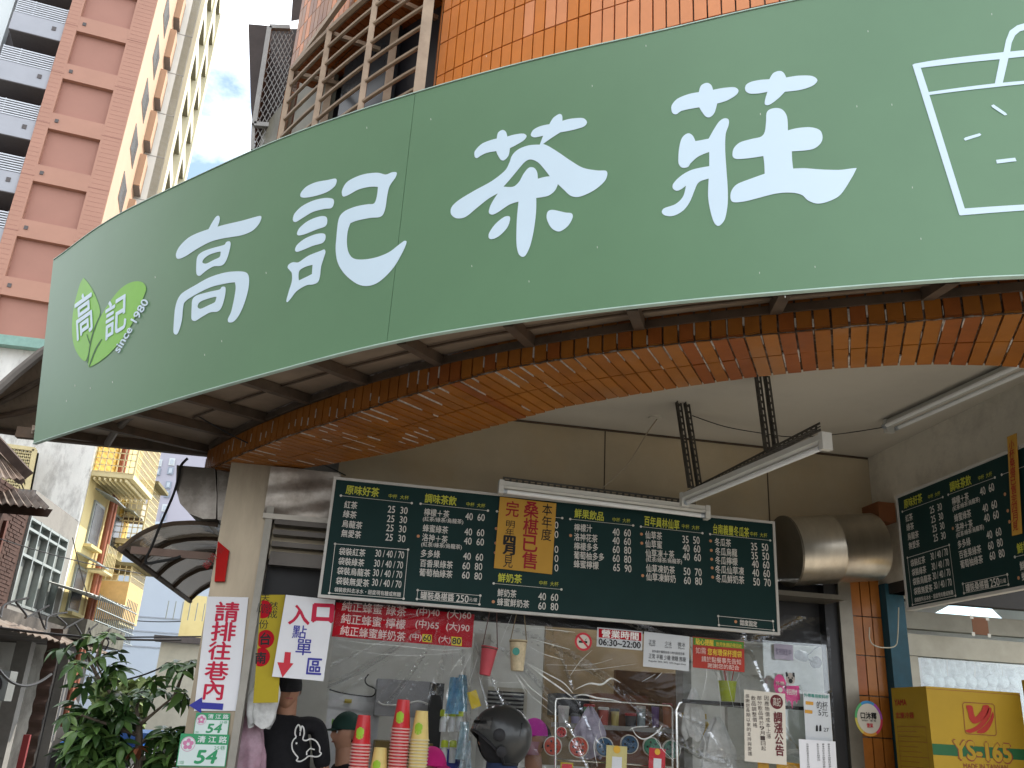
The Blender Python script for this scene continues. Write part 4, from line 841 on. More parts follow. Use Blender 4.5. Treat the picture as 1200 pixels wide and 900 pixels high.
for pts, w in [([(622, 736), (648, 738), (674, 741)], .002), ([(622, 748), (642, 754), (668, 761)], .0025), ([(618, 756), (636, 766), (660, 773)], .0022), ([(616, 776), (636, 792), (656, 806), (672, 818)], .005), ([(618, 777), (642, 790), (660, 800), (671, 812)], .0035), ([(602, 787), (610, 800), (616, 812)], .0016), ([(606, 787), (622, 806), (642, 822)], .0025), ([(604, 788), (620, 812), (648, 836)], .0016),
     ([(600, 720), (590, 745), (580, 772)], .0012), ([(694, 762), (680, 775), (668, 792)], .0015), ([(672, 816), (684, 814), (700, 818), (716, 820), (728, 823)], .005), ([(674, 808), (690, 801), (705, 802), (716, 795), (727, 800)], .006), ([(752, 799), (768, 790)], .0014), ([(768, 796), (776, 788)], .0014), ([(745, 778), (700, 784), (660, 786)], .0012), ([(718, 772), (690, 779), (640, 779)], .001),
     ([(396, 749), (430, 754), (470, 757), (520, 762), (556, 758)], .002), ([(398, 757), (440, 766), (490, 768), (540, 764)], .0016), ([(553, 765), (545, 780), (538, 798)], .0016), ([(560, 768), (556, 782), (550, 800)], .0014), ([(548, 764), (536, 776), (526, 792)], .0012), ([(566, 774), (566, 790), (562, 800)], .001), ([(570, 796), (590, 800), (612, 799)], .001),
     ([(740, 852), (746, 862), (756, 866), (770, 858), (776, 850)], .004), ([(738, 855), (745, 852), (760, 851)], .003), ([(824, 756), (828, 790), (822, 820)], .0018), ([(838, 760), (842, 800), (846, 850)], .0012), ([(856, 758), (850, 780), (860, 830)], .0012), ([(867, 770), (866, 800), (870, 840)], .001), ([(815, 850), (826, 868), (824, 895)], .0016), ([(700, 860), (696, 875), (700, 898)], .002), ([(706, 838), (702, 850), (708, 872)], .0014), ([(765, 862), (778, 880), (790, 892)], .0014)]: crease_highlight(pts, w)
part('fold_highlight', fl, FOLD_SHEEN, cur, True, stuff=True)
# ---------------- printed signs
PAPW = mat('white_card', (.72, .73, .76), .5, var=.03); PAPG = mat('grey_white_paper', (.55, .58, .6), .5, var=.05, scale=4); PAPC = mat('cream_paper', (.62, .58, .5), .5, var=.05, scale=4)
REDB = mat('red_banner', (.40, .008, .018), .65, var=.08, scale=4, spec=.08); YBAN = mat('ochre_yellow_banner', (.40, .31, .012), .6, var=.08, scale=4)
Q = sheet('queue_sign', (243, 699), (291, 700), (222, 833), PY-.015, PAPW, 'white sign with red hand lettering and blue arrow on the pillar', 'sign')
mb = MB(); CR_ = ink('crimson_marker', (.50, .012, .05))
for c_, x, y, wd, h in (('請', 266, 717, 27, 23), ('排', 262, 740, 28, 22), ('往', 257.5, 762.5, 26, 21), ('巷', 254, 786, 27, 21), ('內', 250.5, 808.5, 22, 22)):
    Q.TP(mb, c_, x-wd/2, y-.4, x+wd/2, y+.4, hp=h, bold=.02)
part('lettering', mb, CR_, Q.t, stuff=True)
mb = MB(); Q.poly(mb, pc(Q, [(221.5, 826.5), (237, 817), (237, 823), (262, 824.5), (261, 832), (236, 830.5), (236, 836)]), .004); part('arrow', mb, mat('navy_marker', (.03, .035, .3), .5), Q.t)
# house number plates
PLW = mat('white_enamel_plate', (.60, .70, .68), .3, var=.03, coat=.4); PLG = mat('green_enamel', (.012, .27, .10), .3, var=.03, coat=.4)
def numplate(tl, tr, bl_, y, label, big):
    P = sheet('house_number_plate', tl, tr, bl_, y, PLG, label, 'house number', 'house number plates on the pillar', .004)
    mb = MB(); e = P.w*.02; P.rect(mb, e, P.h*.32, P.w-e, P.h-e, .0015); part('white_field', mb, PLW, P.t)
    mb = MB(); P.T(mb, '54', (P.w*.38, P.h*.70), (P.w*.80, P.h*.69), P.h*.40, bold=.03, o=.003, ital=.2); P.T(mb, '三和區', (P.w*.035, P.h*.88), (P.w*.15, P.h*.88), P.h*.1, o=.003)
    P.T(mb, '25巷', (P.w*.72, P.h*.41), (P.w*.95, P.h*.41), P.h*.13, .0, .003)
    part('number', mb, PLG, P.t)
    mb = MB(); P.T(mb, '清 江 路', (P.w*.36, P.h*.16), (P.w*.96, P.h*.16), P.h*.2, .02, .0025); part('street_name', mb, PLW, P.t)
    mb = MB(); P.disc(mb, P.w*.18, P.h*.32, P.w*.15, .003, 24); part('emblem_disc', mb, PLW, P.t)
    mb = MB(); r = P.w*.15
    for k in range(5):
        a = 2*math.pi*k/5-math.pi/2; P.disc(mb, P.w*.18+r*.48*math.cos(a), P.h*.32+r*.48*math.sin(a), r*.3, .0038, 12)
    P.ring(mb, P.w*.18, P.h*.32, r*.97, r*.9, .0038); part('flower_emblem', mb, mat('plum_blossom_pink', (.55, .2, .35), .5), P.t)
numplate((230, 835), (270, 836), (228, 861), PY-.022, 'smaller green and white house number plate just under the queue sign', 0)
numplate((212, 859.5), (269, 861), (208, 898), PY-.03, 'larger green and white house number plate, lowest on the pillar', 1)
for k, (pp) in enumerate([]): pass
# small red plaque on the pillar
P = Plate(aty(253, 637, PY-.02), aty(269, 647, PY-.16), aty(251, 677, PY-.02), Vector((.0, -1, 0)).normalized())
a, b, c_, d_ = [aty(*c, PY-.01) for c in [(252, 682), (264, 682), (269, 646), (256, 635)]]
rp = thing('red_plaque', a, 'small glossy red plaque at the left edge of the stainless pillar', 'plaque')
o_ = Vector((0, -.03, 0)); part('plaque_body', MB().hexa([a, b, b+o_, a+o_, d_, c_, c_+o_, d_+o_]), mat('glossy_red_plaque', (.42, .008, .006), .5, var=.15, spec=.1), rp)
pp = Plate(d_+o_, c_+o_, a+o_, Vector((0, -1, 0))); mb = MB()
for k in range(3): pp.T(mb, '平安福'[k], (pp.w*.3, pp.h*(.2+.28*k)), (pp.w*.8, pp.h*(.2+.28*k)), None, 0, .002)
part('gold_lettering', mb, ink('plaque_dark', (.25, .01, .01)), rp)
# yellow banner and entrance sign
YBn = sheet('yellow_banner', (306, 697), (334, 697), (290, 824), 5.48, YBAN, 'yellow vertical banner with round red spots behind the pillar', 'banner')
for c_ in ((308.5, 714), (311, 749), (306, 770)):
    a = YBn.uv(*c_); YBn_pts = [(max(.004, a[0]+.05*math.cos(2*math.pi*k/24)), a[1]+.052*math.sin(2*math.pi*k/24)) for k in range(24)]; mb = MB(); YBn.poly(mb, YBn_pts, .0015); part('red_spot', mb, REDB, YBn.t)
mb = MB(); YBn.col(mb, '天', 311, 697, 311, 705, 10, 0); YBn.col(mb, '然成', 320.5, 705, 319, 725, 11, 0); YBn.col(mb, '份', 309, 726, 309, 737, 11, 0); YBn.col(mb, '台', 311, 741, 311, 756, 12, .03); YBn.col(mb, '南', 305.5, 764, 305.5, 778, 12, .03); YBn.TP(mb, '100%', 302, 712, 315, 714, hp=11, bold=0); part('lettering', mb, BLACK, YBn.t)
En = sheet('entrance_sign', (335, 697), (393, 703), (321, 793), 5.44, PAPW, 'white entrance sign with red characters, red down arrow and blue marker text', 'sign')
mb = MB(); En.TP(mb, '入', 339, 720, 363, 721, hp=22, bold=.03); En.TP(mb, '口', 367, 718, 390, 719, hp=20, bold=.05); part('red_lettering', mb, CR_, En.t)
mb = MB(); En.poly(mb, pc(En, [(334, 764), (341, 764.5), (340, 777), (344, 777.5), (331, 794), (325, 776), (332.5, 776.5)]), .003); part('arrow', mb, RED, En.t)
mb = MB(); En.TP(mb, '點', 343, 740, 359, 741, hp=15, bold=.01); En.TP(mb, '單', 347, 758, 365, 759, hp=18, bold=.01); En.TP(mb, '區', 360, 780.5, 377, 781.5, hp=18, bold=.02); part('blue_lettering', mb, mat('blue_marker', (.04, .04, .3), .5), En.t)
# red price banner
Rb = sheet('red_price_banner', (394, 706), (556, 720), (391, 746), 5.5, REDB, 'red banner of honey tea prices hanging below the menu board', 'banner')
mb = MB(); S3 = [('純正蜂蜜˙綠茶', 401, 710, 476, 717, 11.5), ('(中)40', 488, 717, 515, 719, 11), ('(大)60', 524, 720, 552, 722, 11), ('純正蜂蜜˙檸檬', 400, 724.5, 475, 732, 11.5), ('(中)65', 487, 731, 514, 734, 11), ('(大)90', 523, 734, 550, 737, 11), ('純正蜂蜜鮮奶茶', 399, 738.5, 475, 746.5, 11), ('(中)', 480, 746, 494, 747.3, 9), ('(大)', 514, 749, 528, 750.5, 9)]
for s, x0, y0, x1, y1, h in S3: Rb.TP(mb, s, x0, y0, x1, y1, hp=h, bold=.01)
part('lettering', mb, mat('pale_pink_print', (.72, .55, .52), .5), Rb.t, stuff=True)
mb = MB()
for x0, y0, x1, y1 in ((495, 743, 506, 752), (529, 746, 541, 756)): Rb.poly(mb, pc(Rb, [(x0, y0), (x1, y0+1), (x1, y1+1), (x0, y1)]), .0015)
part('price_sticker', mb, mat('yellow_sticker', (.7, .55, .02), .5), Rb.t)
mb = MB(); Rb.TP(mb, '60', 496, 747.5, 505, 748, hp=7, bold=.02, o=.003); Rb.TP(mb, '80', 530, 751, 540, 751.6, hp=7, bold=.02, o=.003); part('sticker_number', mb, BLACK, Rb.t)
# opening hours
Hs = sheet('opening_hours_sign', (700, 735), (753, 740), (700, 757.5), 5.44, PAPG, 'white opening hours sign with red heading strip under the board', 'sign')
mb = MB(); Hs.poly(mb, pc(Hs, [(701.5, 736.5), (751.5, 741.3), (751.5, 751.3), (701.5, 747)]), .0015); part('red_strip', mb, REDB, Hs.t)
mb = MB(); Hs.TP(mb, '營業時間', 705, 742, 748, 746, hp=8.5, bold=.02, o=.003); part('heading', mb, WHITE, Hs.t)
mb = MB(); Hs.TP(mb, '06:30~22:00', 701.5, 752, 750.5, 756.3, hp=7, bold=.02, o=.003); part('hours', mb, BLACK, Hs.t)
Ts = sheet('tissue_notice', (755, 740), (808, 746), (755, 781), 5.43, PAPG, 'pale grey paper notice of dark small print, right of the opening hours', 'notice')
mb = MB()
for s, x0, y0, x1, y1, h in [('正常', 760, 752, 768, 752.8, 5), ('少冰', 779, 754, 787, 754.7, 5), ('微冰', 794, 755, 803, 755.8, 5), ('Regular', 761, 756, 768, 756.6, 2.2), ('Less ice', 779, 758, 787, 758.6, 2.2), ('More', 795, 759.5, 802, 760, 2.2), ('飲料請於購買後兩小時內飲用完畢', 764, 763, 802, 766.5, 3), ('正常 半糖 少糖 微糖 無糖', 760, 768.5, 803.5, 773, 5.5), ('Regular 50% 30% 10% Sugar-free', 760, 774.5, 803.5, 779, 2.4)]: Ts.TP(mb, s, x0, y0, x1, y1, hp=h, bold=.0)
part('small_print', mb, BLACK, Ts.t, stuff=True)
ns = aty(683.5, 752, 5.46); P = Plate(ns+Vector((-.05, 0, .05)), ns+Vector((.05, 0, .05)), ns+Vector((-.05, 0, -.05)), Vector((0, -1, 0)))
t = thing('no_smoking_sticker', ns, 'round red no smoking sticker on the clear curtain', 'sticker'); mb = MB(); P.disc(mb, .05, .05, .052, .0); part('disc', mb, PAPC, t)
mb = MB(); P.ring(mb, .05, .05, .054, .041, .002); P.line(mb, (.018, .018), (.082, .082), .012, .002); part('prohibition_ring', mb, RED, t); mb = MB(); P.rect(mb, .022, .045, .075, .058, .0015); P.line(mb, (.06, .042), (.07, .03), .003, .0015); part('cigarette', mb, BLACK, t)
Ad = sheet('red_green_notice', (812, 746), (872, 752), (811, 782), 5.43, mat('brick_red_print', (.38, .03, .015), .5), 'red notice with green top strip hanging under the board right end', 'notice')
mb = MB(); Ad.poly(mb, pc(Ad, [(812.5, 747), (871.5, 752.6), (871.5, 760.5), (812.5, 755.4)]), .0015); part('green_strip', mb, mat('grass_green_print', (.06, .22, .03), .5), Ad.t)
mb = MB(); Ad.TP(mb, '貼心提醒', 815, 751.5, 836, 753.7, hp=6.5, bold=.03, o=.003); Ad.TP(mb, '飲用後請記得回收', 839, 754.5, 869, 757.5, hp=4.5, o=.003, bold=.01); Ad.TP(mb, '您有環保杯提袋', 829, 763.5, 869, 767, hp=7, bold=.02, o=.003); part('yellow_lettering', mb, mat('print_yellow', (.7, .5, .05), .5), Ad.t)
mb = MB(); Ad.TP(mb, '如需', 815, 762, 827, 763, hp=7, o=.003); Ad.TP(mb, '請於點餐事先告知', 822, 772, 868, 776, hp=6, o=.003, bold=.01); Ad.TP(mb, '謝謝您的配合', 829, 779.5, 866, 782.8, hp=5, o=.003, bold=.01); part('pale_lettering', mb, mat('print_pink', (.7, .5, .45), .5), Ad.t)
# price increase announcement and neighbours
An = sheet('price_announcement', (872, 808), (920, 813), (874, 892), 5.42, PAPC, 'tall cream announcement with black round seal and vertical text columns', 'notice')
mb = MB(); a = An.uv(910, 822.5); An.disc(mb, a[0], a[1], .042, .0015); An.col(mb, '調漲公告', 911, 834, 914, 886, 9.5, .03); part('heading', mb, ink('maroon_print', (.12, .015, .02)), An.t)
mb = MB(); An.col(mb, '因應物價成本上漲', 898, 815, 901, 866, 5.2, .0, hs=.85); An.col(mb, '部分飲品將於9月1日起', 889.5, 815, 895, 880, 5.2, 0, hs=.85); An.col(mb, '飲品調整價格', 882.5, 815, 885, 853, 5.2, 0, hs=.85); An.col(mb, '感謝您長期以來的支持與愛護', 875.5, 813, 879, 886, 4.6, 0, hs=.85); part('columns_of_text', mb, ink('brown_black_print', (.05, .035, .03)), An.t, stuff=True)
mb = MB(); An.TP(mb, '高記', 905.5, 822, 914.5, 823, hp=9, bold=.0, o=.003); part('seal_lettering', mb, PAPC, An.t)
Gz = sheet('grey_price_poster', (941, 811), (972, 813), (942, 868), 5.46, PAPG, 'grey poster with orange bars and black characters near the door jamb', 'poster')
mb = MB(); Gz.TP(mb, '外帶專用飲料杯', 942, 814.5, 971, 817, hp=4, bold=.02); part('green_heading', mb, ink('teal_print', (.05, .25, .2)), Gz.t)
for x0, y0 in ((944, 821.5), (943, 831.5)): part('orange_bar', Gz.poly(MB(), pc(Gz, [(x0, y0), (x0+9, y0+1), (x0+9, y0+5), (x0, y0+4)]), .0015), mat('amber_print', (.55, .28, .03), .5), Gz.t)
mb = MB(); Gz.TP(mb, '的杯', 957, 826, 970, 827, hp=8); Gz.TP(mb, '5元', 959, 835, 970, 836, hp=7); Gz.TP(mb, '27', 965, 855, 971, 855.6, hp=4)
for x in (956, 960): Gz.poly(mb, pc(Gz, [(x, 851), (x+1.2, 849), (x+2.4, 851), (x+2.6, 857), (x-.2, 857)]), .0015)
part('black_print', mb, BLACK, Gz.t)
Lt = sheet('printed_letter', (936, 866), (979, 869), (936, 903), 5.43, PAPW, 'white letter of small vertical print at the bottom by the jamb', 'notice')
mb = MB(); random.seed(3)
for x, n_ in ((971, 12), (964.5, 13), (958, 8), (946, 12)): Lt.col(mb, ('各位親愛的顧客您好本店自即日起調整部分飲品')[int(x) % 7:][:n_], x, 871, x+1.5, 871+n_*2.6, 2.6, 0, hs=.8)
part('small_print', mb, BLACK, Lt.t, stuff=True)
# stickers on the door: pink oval, pink drip with dog, lilac print
pk = aty(914, 803, 5.5); t = thing('pink_oval_sticker', pk-Vector((0, 0, .06)), 'pink oval sticker on the door glass beside the dog sticker', 'sticker'); P = Plate(pk+Vector((-.05, 0, .08)), pk+Vector((.05, 0, .08)), pk+Vector((-.05, 0, -.08)), Vector((0, -1, 0)))
mb = MB(); P.disc(mb, .05, .08, .042, .0, 24, .066); part('oval', mb, mat('magenta_print', (.6, .05, .22), .5), t); mb = MB(); P.T(mb, '外帶', (.022, .07), (.078, .07), None, .01); P.disc(mb, .05, .108, .015, .002); part('lettering', mb, PAPC, t)
dk = aty(928, 813, 5.5); t = thing('dog_sticker', dk-Vector((0, 0, .1)), 'pink dripping sticker with small pug head above it', 'sticker'); P = Plate(dk+Vector((-.055, 0, .16)), dk+Vector((.055, 0, .16)), dk+Vector((-.055, 0, -.1)), Vector((0, -1, 0)))
mb = MB(); P.poly(mb, [(.005, .115), (.105, .11), (.108, .19), (.09, .2), (.085, .22), (.075, .2), (.062, .205), (.052, .25), (.042, .205), (.03, .2), (.022, .215), (.012, .19)], .0); part('drip', mb, MATS['magenta_print'], t)
mb = MB(); P.disc(mb, .05, .07, .032, .001, 20, .036); part('pug_head', mb, mat('pug_fawn', (.42, .37, .33), .7), t)
mb = MB(); P.poly(mb, [(.018, .035), (.03, .03), (.036, .055), (.02, .062)], .003); P.poly(mb, [(.065, .03), (.08, .034), (.08, .062), (.066, .055)], .003); P.disc(mb, .05, .084, .014, .003); P.disc(mb, .038, .066, .005, .003); P.disc(mb, .062, .066, .005, .003); part('pug_face', mb, BLACK, t)
mb = MB(); P.T(mb, '招財', (.02, .15), (.09, .15), None, .01, .002); part('lettering', mb, PAPC, t)
lp = sheet('lilac_sticker', (907, 754), (929, 756), (907, 772), 5.55, mat('lilac_paper', (.4, .36, .45), .5), 'lilac grey sticker at top of door glass beside camera', 'sticker'); mb = MB(); lp.TP(mb, '監視錄影中', 909, 763, 927, 765, hp=7); part('lettering', mb, ink('grey_violet', (.15, .12, .2)), lp.t)
# security camera
sc_ = thing('security_camera', aty(946, 768, 6.0), 'dark dome-headed security camera on the partition by the door', 'security camera'); c0 = aty(936, 768, 6.0); c1 = aty(957, 776, 6.1)
part('camera_body', MB().lathe(c0+Vector((-.03, -.04, 0)), [(.02, 0), (.034, .005), (.036, .07), (.025, .085)], 14, Vector((.9, .4, -.1))), cm('dark_camera_plastic', (.07, .07, .07), .4), sc_, True)
part('camera_arm', MB().tube([c0+Vector((.03, 0, -.01)), c1], .009, 8), MATS['dark_camera_plastic'], sc_, True); part('camera_base', MB().lathe(c1, [(.04, 0), (.04, .03)], 16, Vector((0, 1, 0))), MATS['dark_camera_plastic'], sc_, True)
part('camera_wire', MB().tube([aty(*c, 6.05) for c in [(944, 768), (949, 766), (955, 760), (961, 757)]], .003, 5), CABLE, sc_)
# door glass
GLASS = clear_mat('shop_glass', .05, (.93, .96, .95), .03, .05, 1)
g0, g1 = aty(893, 752, 5.58), aty(972, 900, 5.58); solo('door_glass', MB().box((g0.x, 5.57, 1.0), (xr0-.07, 5.578, 2.2)), GLASS, 'glass panel beside the right jamb carrying the stickers', 'glass door')
solo('door_bar', MB().box((aty(800, 830, 5.56).x, 5.55, aty(870, 826, 5.56).z-.01), (xr0-.07, 5.566, aty(870, 826, 5.56).z+.012)), cm('black_bar', (.02, .02, .02), .4), 'dark horizontal bar behind the announcement', 'bar')
# ---------------- racks, rolls, straws
CHR = mat('chrome_wire', (.6, .6, .58), .2, metal=1, var=.05)
RY = 5.62
rk = thing('wire_rack', aty(735, 900, RY), 'chrome wire display frame hung with ribbon rolls and cards', 'rack')
for pts in ([(651, 903), (651, 824), (652, 819), (660, 818), (785, 827), (788, 830), (788, 905)], [(652, 890), (700, 893), (788, 899)]): part('rack_wire', MB().tube([aty(*c, RY) for c in pts], .006, 6), CHR, rk, True)
r2 = thing('wire_rack', aty(850, 900, RY+.1), 'chrome bent tube frame behind the red and green notice', 'rack')
part('rack_tube', MB().tube([aty(*c, RY+.1) for c in [(794, 905), (793, 832), (796, 824), (804, 822), (880, 829)]], .011, 8), CHR, r2, True)
def roll(px, py, y, r, col, label):
    c = aty(px, py, y); t = thing('ribbon_roll', c-Vector((0, 0, r)), label, 'ribbon roll', 'rolls of sealing film'); ax = Vector((-.25, -1, 0)).normalized()
    part('film', MB().lathe(c, [(r*.93, 0), (r, .004), (r, .07), (r*.93, .074)], 22, ax), cm('film_white', (.6, .58, .52), .35), t, True)
    part('end_disc', MB().lathe(c+ax*.0745, [(r*.9, 0), (r*.82, .006), (r*.3, .004), (r*.25, .012)], 22, ax), cm('roll_%s' % (str(col)), col, .4), t)
    mb = MB()
    for k in range(5):
        a = 2*math.pi*k/5; s_ = ax.cross(Vector((0, 0, 1))).normalized(); q_ = c+ax*.083+s_*(math.cos(a)*r*.5)+Vector((0, 0, math.sin(a)*r*.5)); mb.lathe(q_, [(r*.12, 0), (r*.12, .003)], 8, ax)
    part('hub_hole', mb, BLACK, t, stuff=True)
for px, py, y, r, col, l in [(648, 874, 5.9, .058, (.42, .05, .02), 'red faced film roll just left of the rack post'), (678, 875, 5.8, .062, (.40, .045, .02), 'red faced film roll right of the rack post'), (708, 875, 5.9, .058, (.02, .08, .16), 'blue faced film roll left of the yellow card'), (737, 872, 5.95, .058, (.02, .07, .14), 'blue faced film roll right of the yellow card'), (763, 875, 5.95, .058, (.03, .18, .1), 'green faced film roll left of the red card'), (786, 878, 5.95, .058, (.04, .14, .09), 'dark green film roll right of the red card'), (658, 858, 5.9, .034, (.45, .05, .05), 'small white roll with red centre above the large red rolls')]: roll(px, py, y, r, col, l)
def hcard(tl, tr, bl_, m, label):
    P = sheet('payment_card', tl, tr, bl_, 5.55, m, label, 'card', None, .006); mb = MB(); P.rect(mb, P.w*.28, P.h*.35, P.w*.76, P.h*.98, .0015); part('white_window', mb, PAPW, P.t)
    mb = MB(); P.disc(mb, P.w*.5, P.h*.12, P.w*.17); part('round_mark', mb, GOLD, P.t); return P
P = hcard((711, 873), (735, 875), (711, 910), cm('pale_yellow_card', (.58, .5, .2), .5), 'pale yellow payment card hanging from the wire rack')
P = hcard((761, 876), (780, 878), (761, 910), cm('scarlet_card', (.5, .015, .03), .4), 'scarlet payment card hanging from the wire rack')
P = sheet('red_shelf_label', (657, 893), (672, 894), (657, 905), 5.55, YBAN, 'yellow bordered red shelf label at the bottom of the rack', 'label'); mb = MB(); P.rect(mb, P.w*.1, P.h*.15, P.w*.9, P.h*.6, .0015); part('red_field', mb, RED, P.t)
st = thing('straw_cup', aty(853, 822, 5.75), 'yellow green cup full of straws behind the clear sheet', 'straw cup'); c = aty(853, 822, 5.75)
part('cup', MB().lathe(c, [(.042, 0), (.06, .12), (.062, .125)], 20), cm('lime_plastic', (.42, .5, .03), .4), st, True)
random.seed(5)
for k in range(16):
    a = random.uniform(0, 6.28); r = random.uniform(.01, .045); d = Vector((math.cos(a)*r*1.8, math.sin(a)*r*1.2, .14+random.uniform(0, .07))); b = c+Vector((math.cos(a)*r, math.sin(a)*r*.8, .09)); part('straw', MB().tube([b, b+d], .0035, 5), random.choice((cm('straw_red', (.5, .08, .06), .4), cm('straw_white', (.7, .7, .68), .4), cm('straw_clear', (.5, .55, .4), .4))), st)
def bag(name, px, py, w_, h_, y, m, label, sd=1):
    c = aty(px, py, y); random.seed(sd); ph = [random.uniform(0, 6) for _ in range(6)]
    def fn(i, j):
        a = i*2*math.pi; t = j; rad_ = w_/2*(.12+.88*min(1, (t*1.9))**.7)*(1-.25*max(0, t-.85)/.15)
        rad_ *= 1+.10*math.sin(5*a+ph[0]+4*t)+.07*math.sin(9*a+ph[1]-6*t)
        return c+Vector((math.cos(a)*rad_, math.sin(a)*rad_*.5, -h_*t+.015*math.sin(3*a+ph[2])))
    return solo(name, MB().grid(fn, 40, 24), m, label, 'plastic bag', None, True)
BAGM = mat('translucent_white_bag', (.55, .56, .55), .25, var=.25, scale=14, bump=.8, bscale=14)
bag('white_bag', 840, 842, .22, .36, 5.75, BAGM, 'crumpled white plastic bag hanging below the straw cup', 2)
bag('white_bag', 812, 808, .14, .3, 5.8, BAGM, 'narrow whitish plastic bag left of the straw cup', 3)
bag('white_bag', 316, 778, .16, .34, 5.6, BAGM, 'crumpled silver white bag beside the yellow banner', 4)
bag('mauve_bag', 297, 822, .22, .5, 5.75, mat('mauve_bag_film', (.35, .22, .27), .3, var=.3, scale=12, bump=.8, bscale=14), 'mauve plastic bag hanging beside the man in black', 5)
bag('yellow_fruit_bag', 827, 848, .09, .1, 5.85, mat('amber_film', (.6, .42, .1), .4), 'small round amber packet left of the white bag', 6)
bag('clear_bag', 692, 830, .2, .3, 6.1, mat('violet_clear_film', (.35, .32, .4), .2, var=.3, scale=14, bump=.8, bscale=12), 'violet tinted bag hanging above the blue rolls', 7)
ibox('amber_sign', (800, 835), (828, 843), 5.9, .02, cm('amber_card', (.42, .27, .02), .5), 'amber strip label on the column behind the racks', 'label')
# orange packets under the announcement
for k, (tl, tr, bl_) in enumerate((((888, 893), (901, 894), (888, 905)), ((910, 892), (938, 895), (910, 905)))): sheet('snack_packet', tl, tr, bl_, 5.5, cm('orange_packet', (.6, .32, .03), .4), ['small orange packet under the cream announcement', 'wide orange packet under the cream announcement'][k], 'packet')
# hanging sample cups
def hung_cup(px0, py0, px1, py1, r0, r1, m, m2, label, hx):
    y = 5.42; top = aty(px0, py0, y); bot = aty(px1, py1, y); ax = (bot-top); h = ax.length; t = thing('hanging_cup', bot, label, 'paper cup')
    part('cup_wall', MB().lathe(top, [(r0+.003, 0), (r0+.004, .006), (r0, .008), (r1, h), (r1-.004, h+.002)], 22, ax), m, t, True)
    mid = top+ax*.45; s_ = Vector((1, 0, 0))
    for sgn in (-1, 1): part('strap', MB().tube([top+s_*sgn*r0*.95+Vector((0, -.005, -.01)), aty(hx+sgn*4, 716, y)], .003, 5), m2, t)
    part('strap_ring', MB().lathe(top+ax*.04, [(r0*1.02, 0), (r0*1.02, .008)], 22, ax), m2, t, True)
    return t, top, ax, h
hung_cup(574, 758, 568, 791, .048, .032, cm('coral_pink_cup', (.42, .06, .075), .45), cm('brown_strap', (.1, .05, .04), .6), 'pink red paper cup hanging from a brown strap under the board', 578)
t, top, ax, h = hung_cup(607.5, 750, 606, 786, .052, .038, cm('beige_printed_cup', (.5, .42, .27), .45, var=.2, scale=40), cm('olive_strap', (.2, .15, .08), .6), 'beige printed paper cup with green leaf print hanging under the board', 610)
P = Plate(top+Vector((-.045, -.052, -.03)), top+Vector((.02, -.052, -.03)), top+Vector((-.045, -.052, -.1)), Vector((0, -1, 0))); mb = MB(); P.disc(mb, .025, .04, .022, .0); part('leaf_print', mb, cm('teal_leaf_print', (.05, .25, .2), .5), t)
# loose cords on the inner wall at the left
cable([aty(*c, 8.1) for c in [(386, 808), (400, 812), (420, 815), (436, 816), (440, 808), (430, 802), (428, 796), (432, 790)]], 'black cord looped on the interior wall left of the cups', .006)
cable([aty(*c, 7.8) for c in [(443, 822), (450, 826), (470, 826), (490, 822), (503, 826)]], 'pale hose sagging across the grey cabinet', .008, cm('pale_hose', (.5, .5, .48), .4))
ibox('wall_socket', (404, 819), (412, 824), 8.15, .03, cm('yellow_label', (.5, .38, .04), .5), 'small yellow label on the white cabinet', 'label')
# ---------------- stacks of cups on the counter
CZN = 1.15; CY = 5.35
solo('counter', MB().box((-.15, CY-.18, 0), (2.9, CY+.25, CZN)), cm('counter_laminate', (.3, .28, .25), .4), 'pale shop counter along the opening, below the frame', 'counter')
CUPR = cm('red_paper_cup', (.50, .02, .025), .35, coat=.2); CUPY = cm('cream_paper_cup', (.68, .52, .18), .4); RIMP = cm('pale_pink_rim', (.62, .36, .33), .45); RIMY = cm('cream_rim', (.66, .58, .36), .45); LOGO = cm('lime_print', (.3, .5, .03), .5)
def cup_mesh(nm, m, rim, logo):
    h, r0, r1 = .155, .052, .034
    t = thing(nm, (0, 0, 0), 'x', 'paper cup')
    part('cup_wall', MB().lathe((0, 0, 0), [(r0, 0), (r0, .004), (r0-.002, .008), (r1, h), (r1-.003, h), (r1-.004, h-.01)], 22), m, t, True)
    part('rim', MB().lathe((0, 0, 0), [(r0-.001, -.001), (r0+.0035, .001), (r0+.0035, .006), (r0-.001, .008)], 22, cap=False), rim, t, True)
    mb = MB()
    def fn(i, j):
        a = -math.pi/2-.35+(i-.5)*1.0; z = .07+(j-.5)*.045; r = r0-(r0-r1)*z/h+.001; return Vector((math.cos(a)*r, math.sin(a)*r, z))
    g = MB().grid(fn, 10, 8); keep = []
    for f in g.f:
        c_ = sum((g.v[i] for i in f), Vector())/4; a = math.atan2(c_.y, c_.x)+math.pi/2+.35
        if (a/.5)**2+((c_.z-.07)/.0225)**2 < 1: keep.append(f)
    g.f = keep; part('printed_mark', g, logo, t); return t
ORD = ['first', 'second', 'third', 'fourth', 'fifth', 'sixth', 'seventh', 'eighth', 'ninth', 'tenth', 'eleventh', 'twelfth', 'thirteenth', 'fourteenth', 'fifteenth', 'sixteenth']
stacks = [('red', 427, 838, 12, 'left stack of red cups'), ('red', 473, 820, 15, 'tall right hand stack of red cups'), ('cream', 494.5, 833, 14, 'tall stack of cream cups'), ('cream', 446, 876, 6, 'short cream cup stack')]
protos = {'red': cup_mesh('paper_cup', CUPR, RIMP, LOGO), 'cream': cup_mesh('paper_cup', CUPY, RIMY, LOGO)}; used = {}
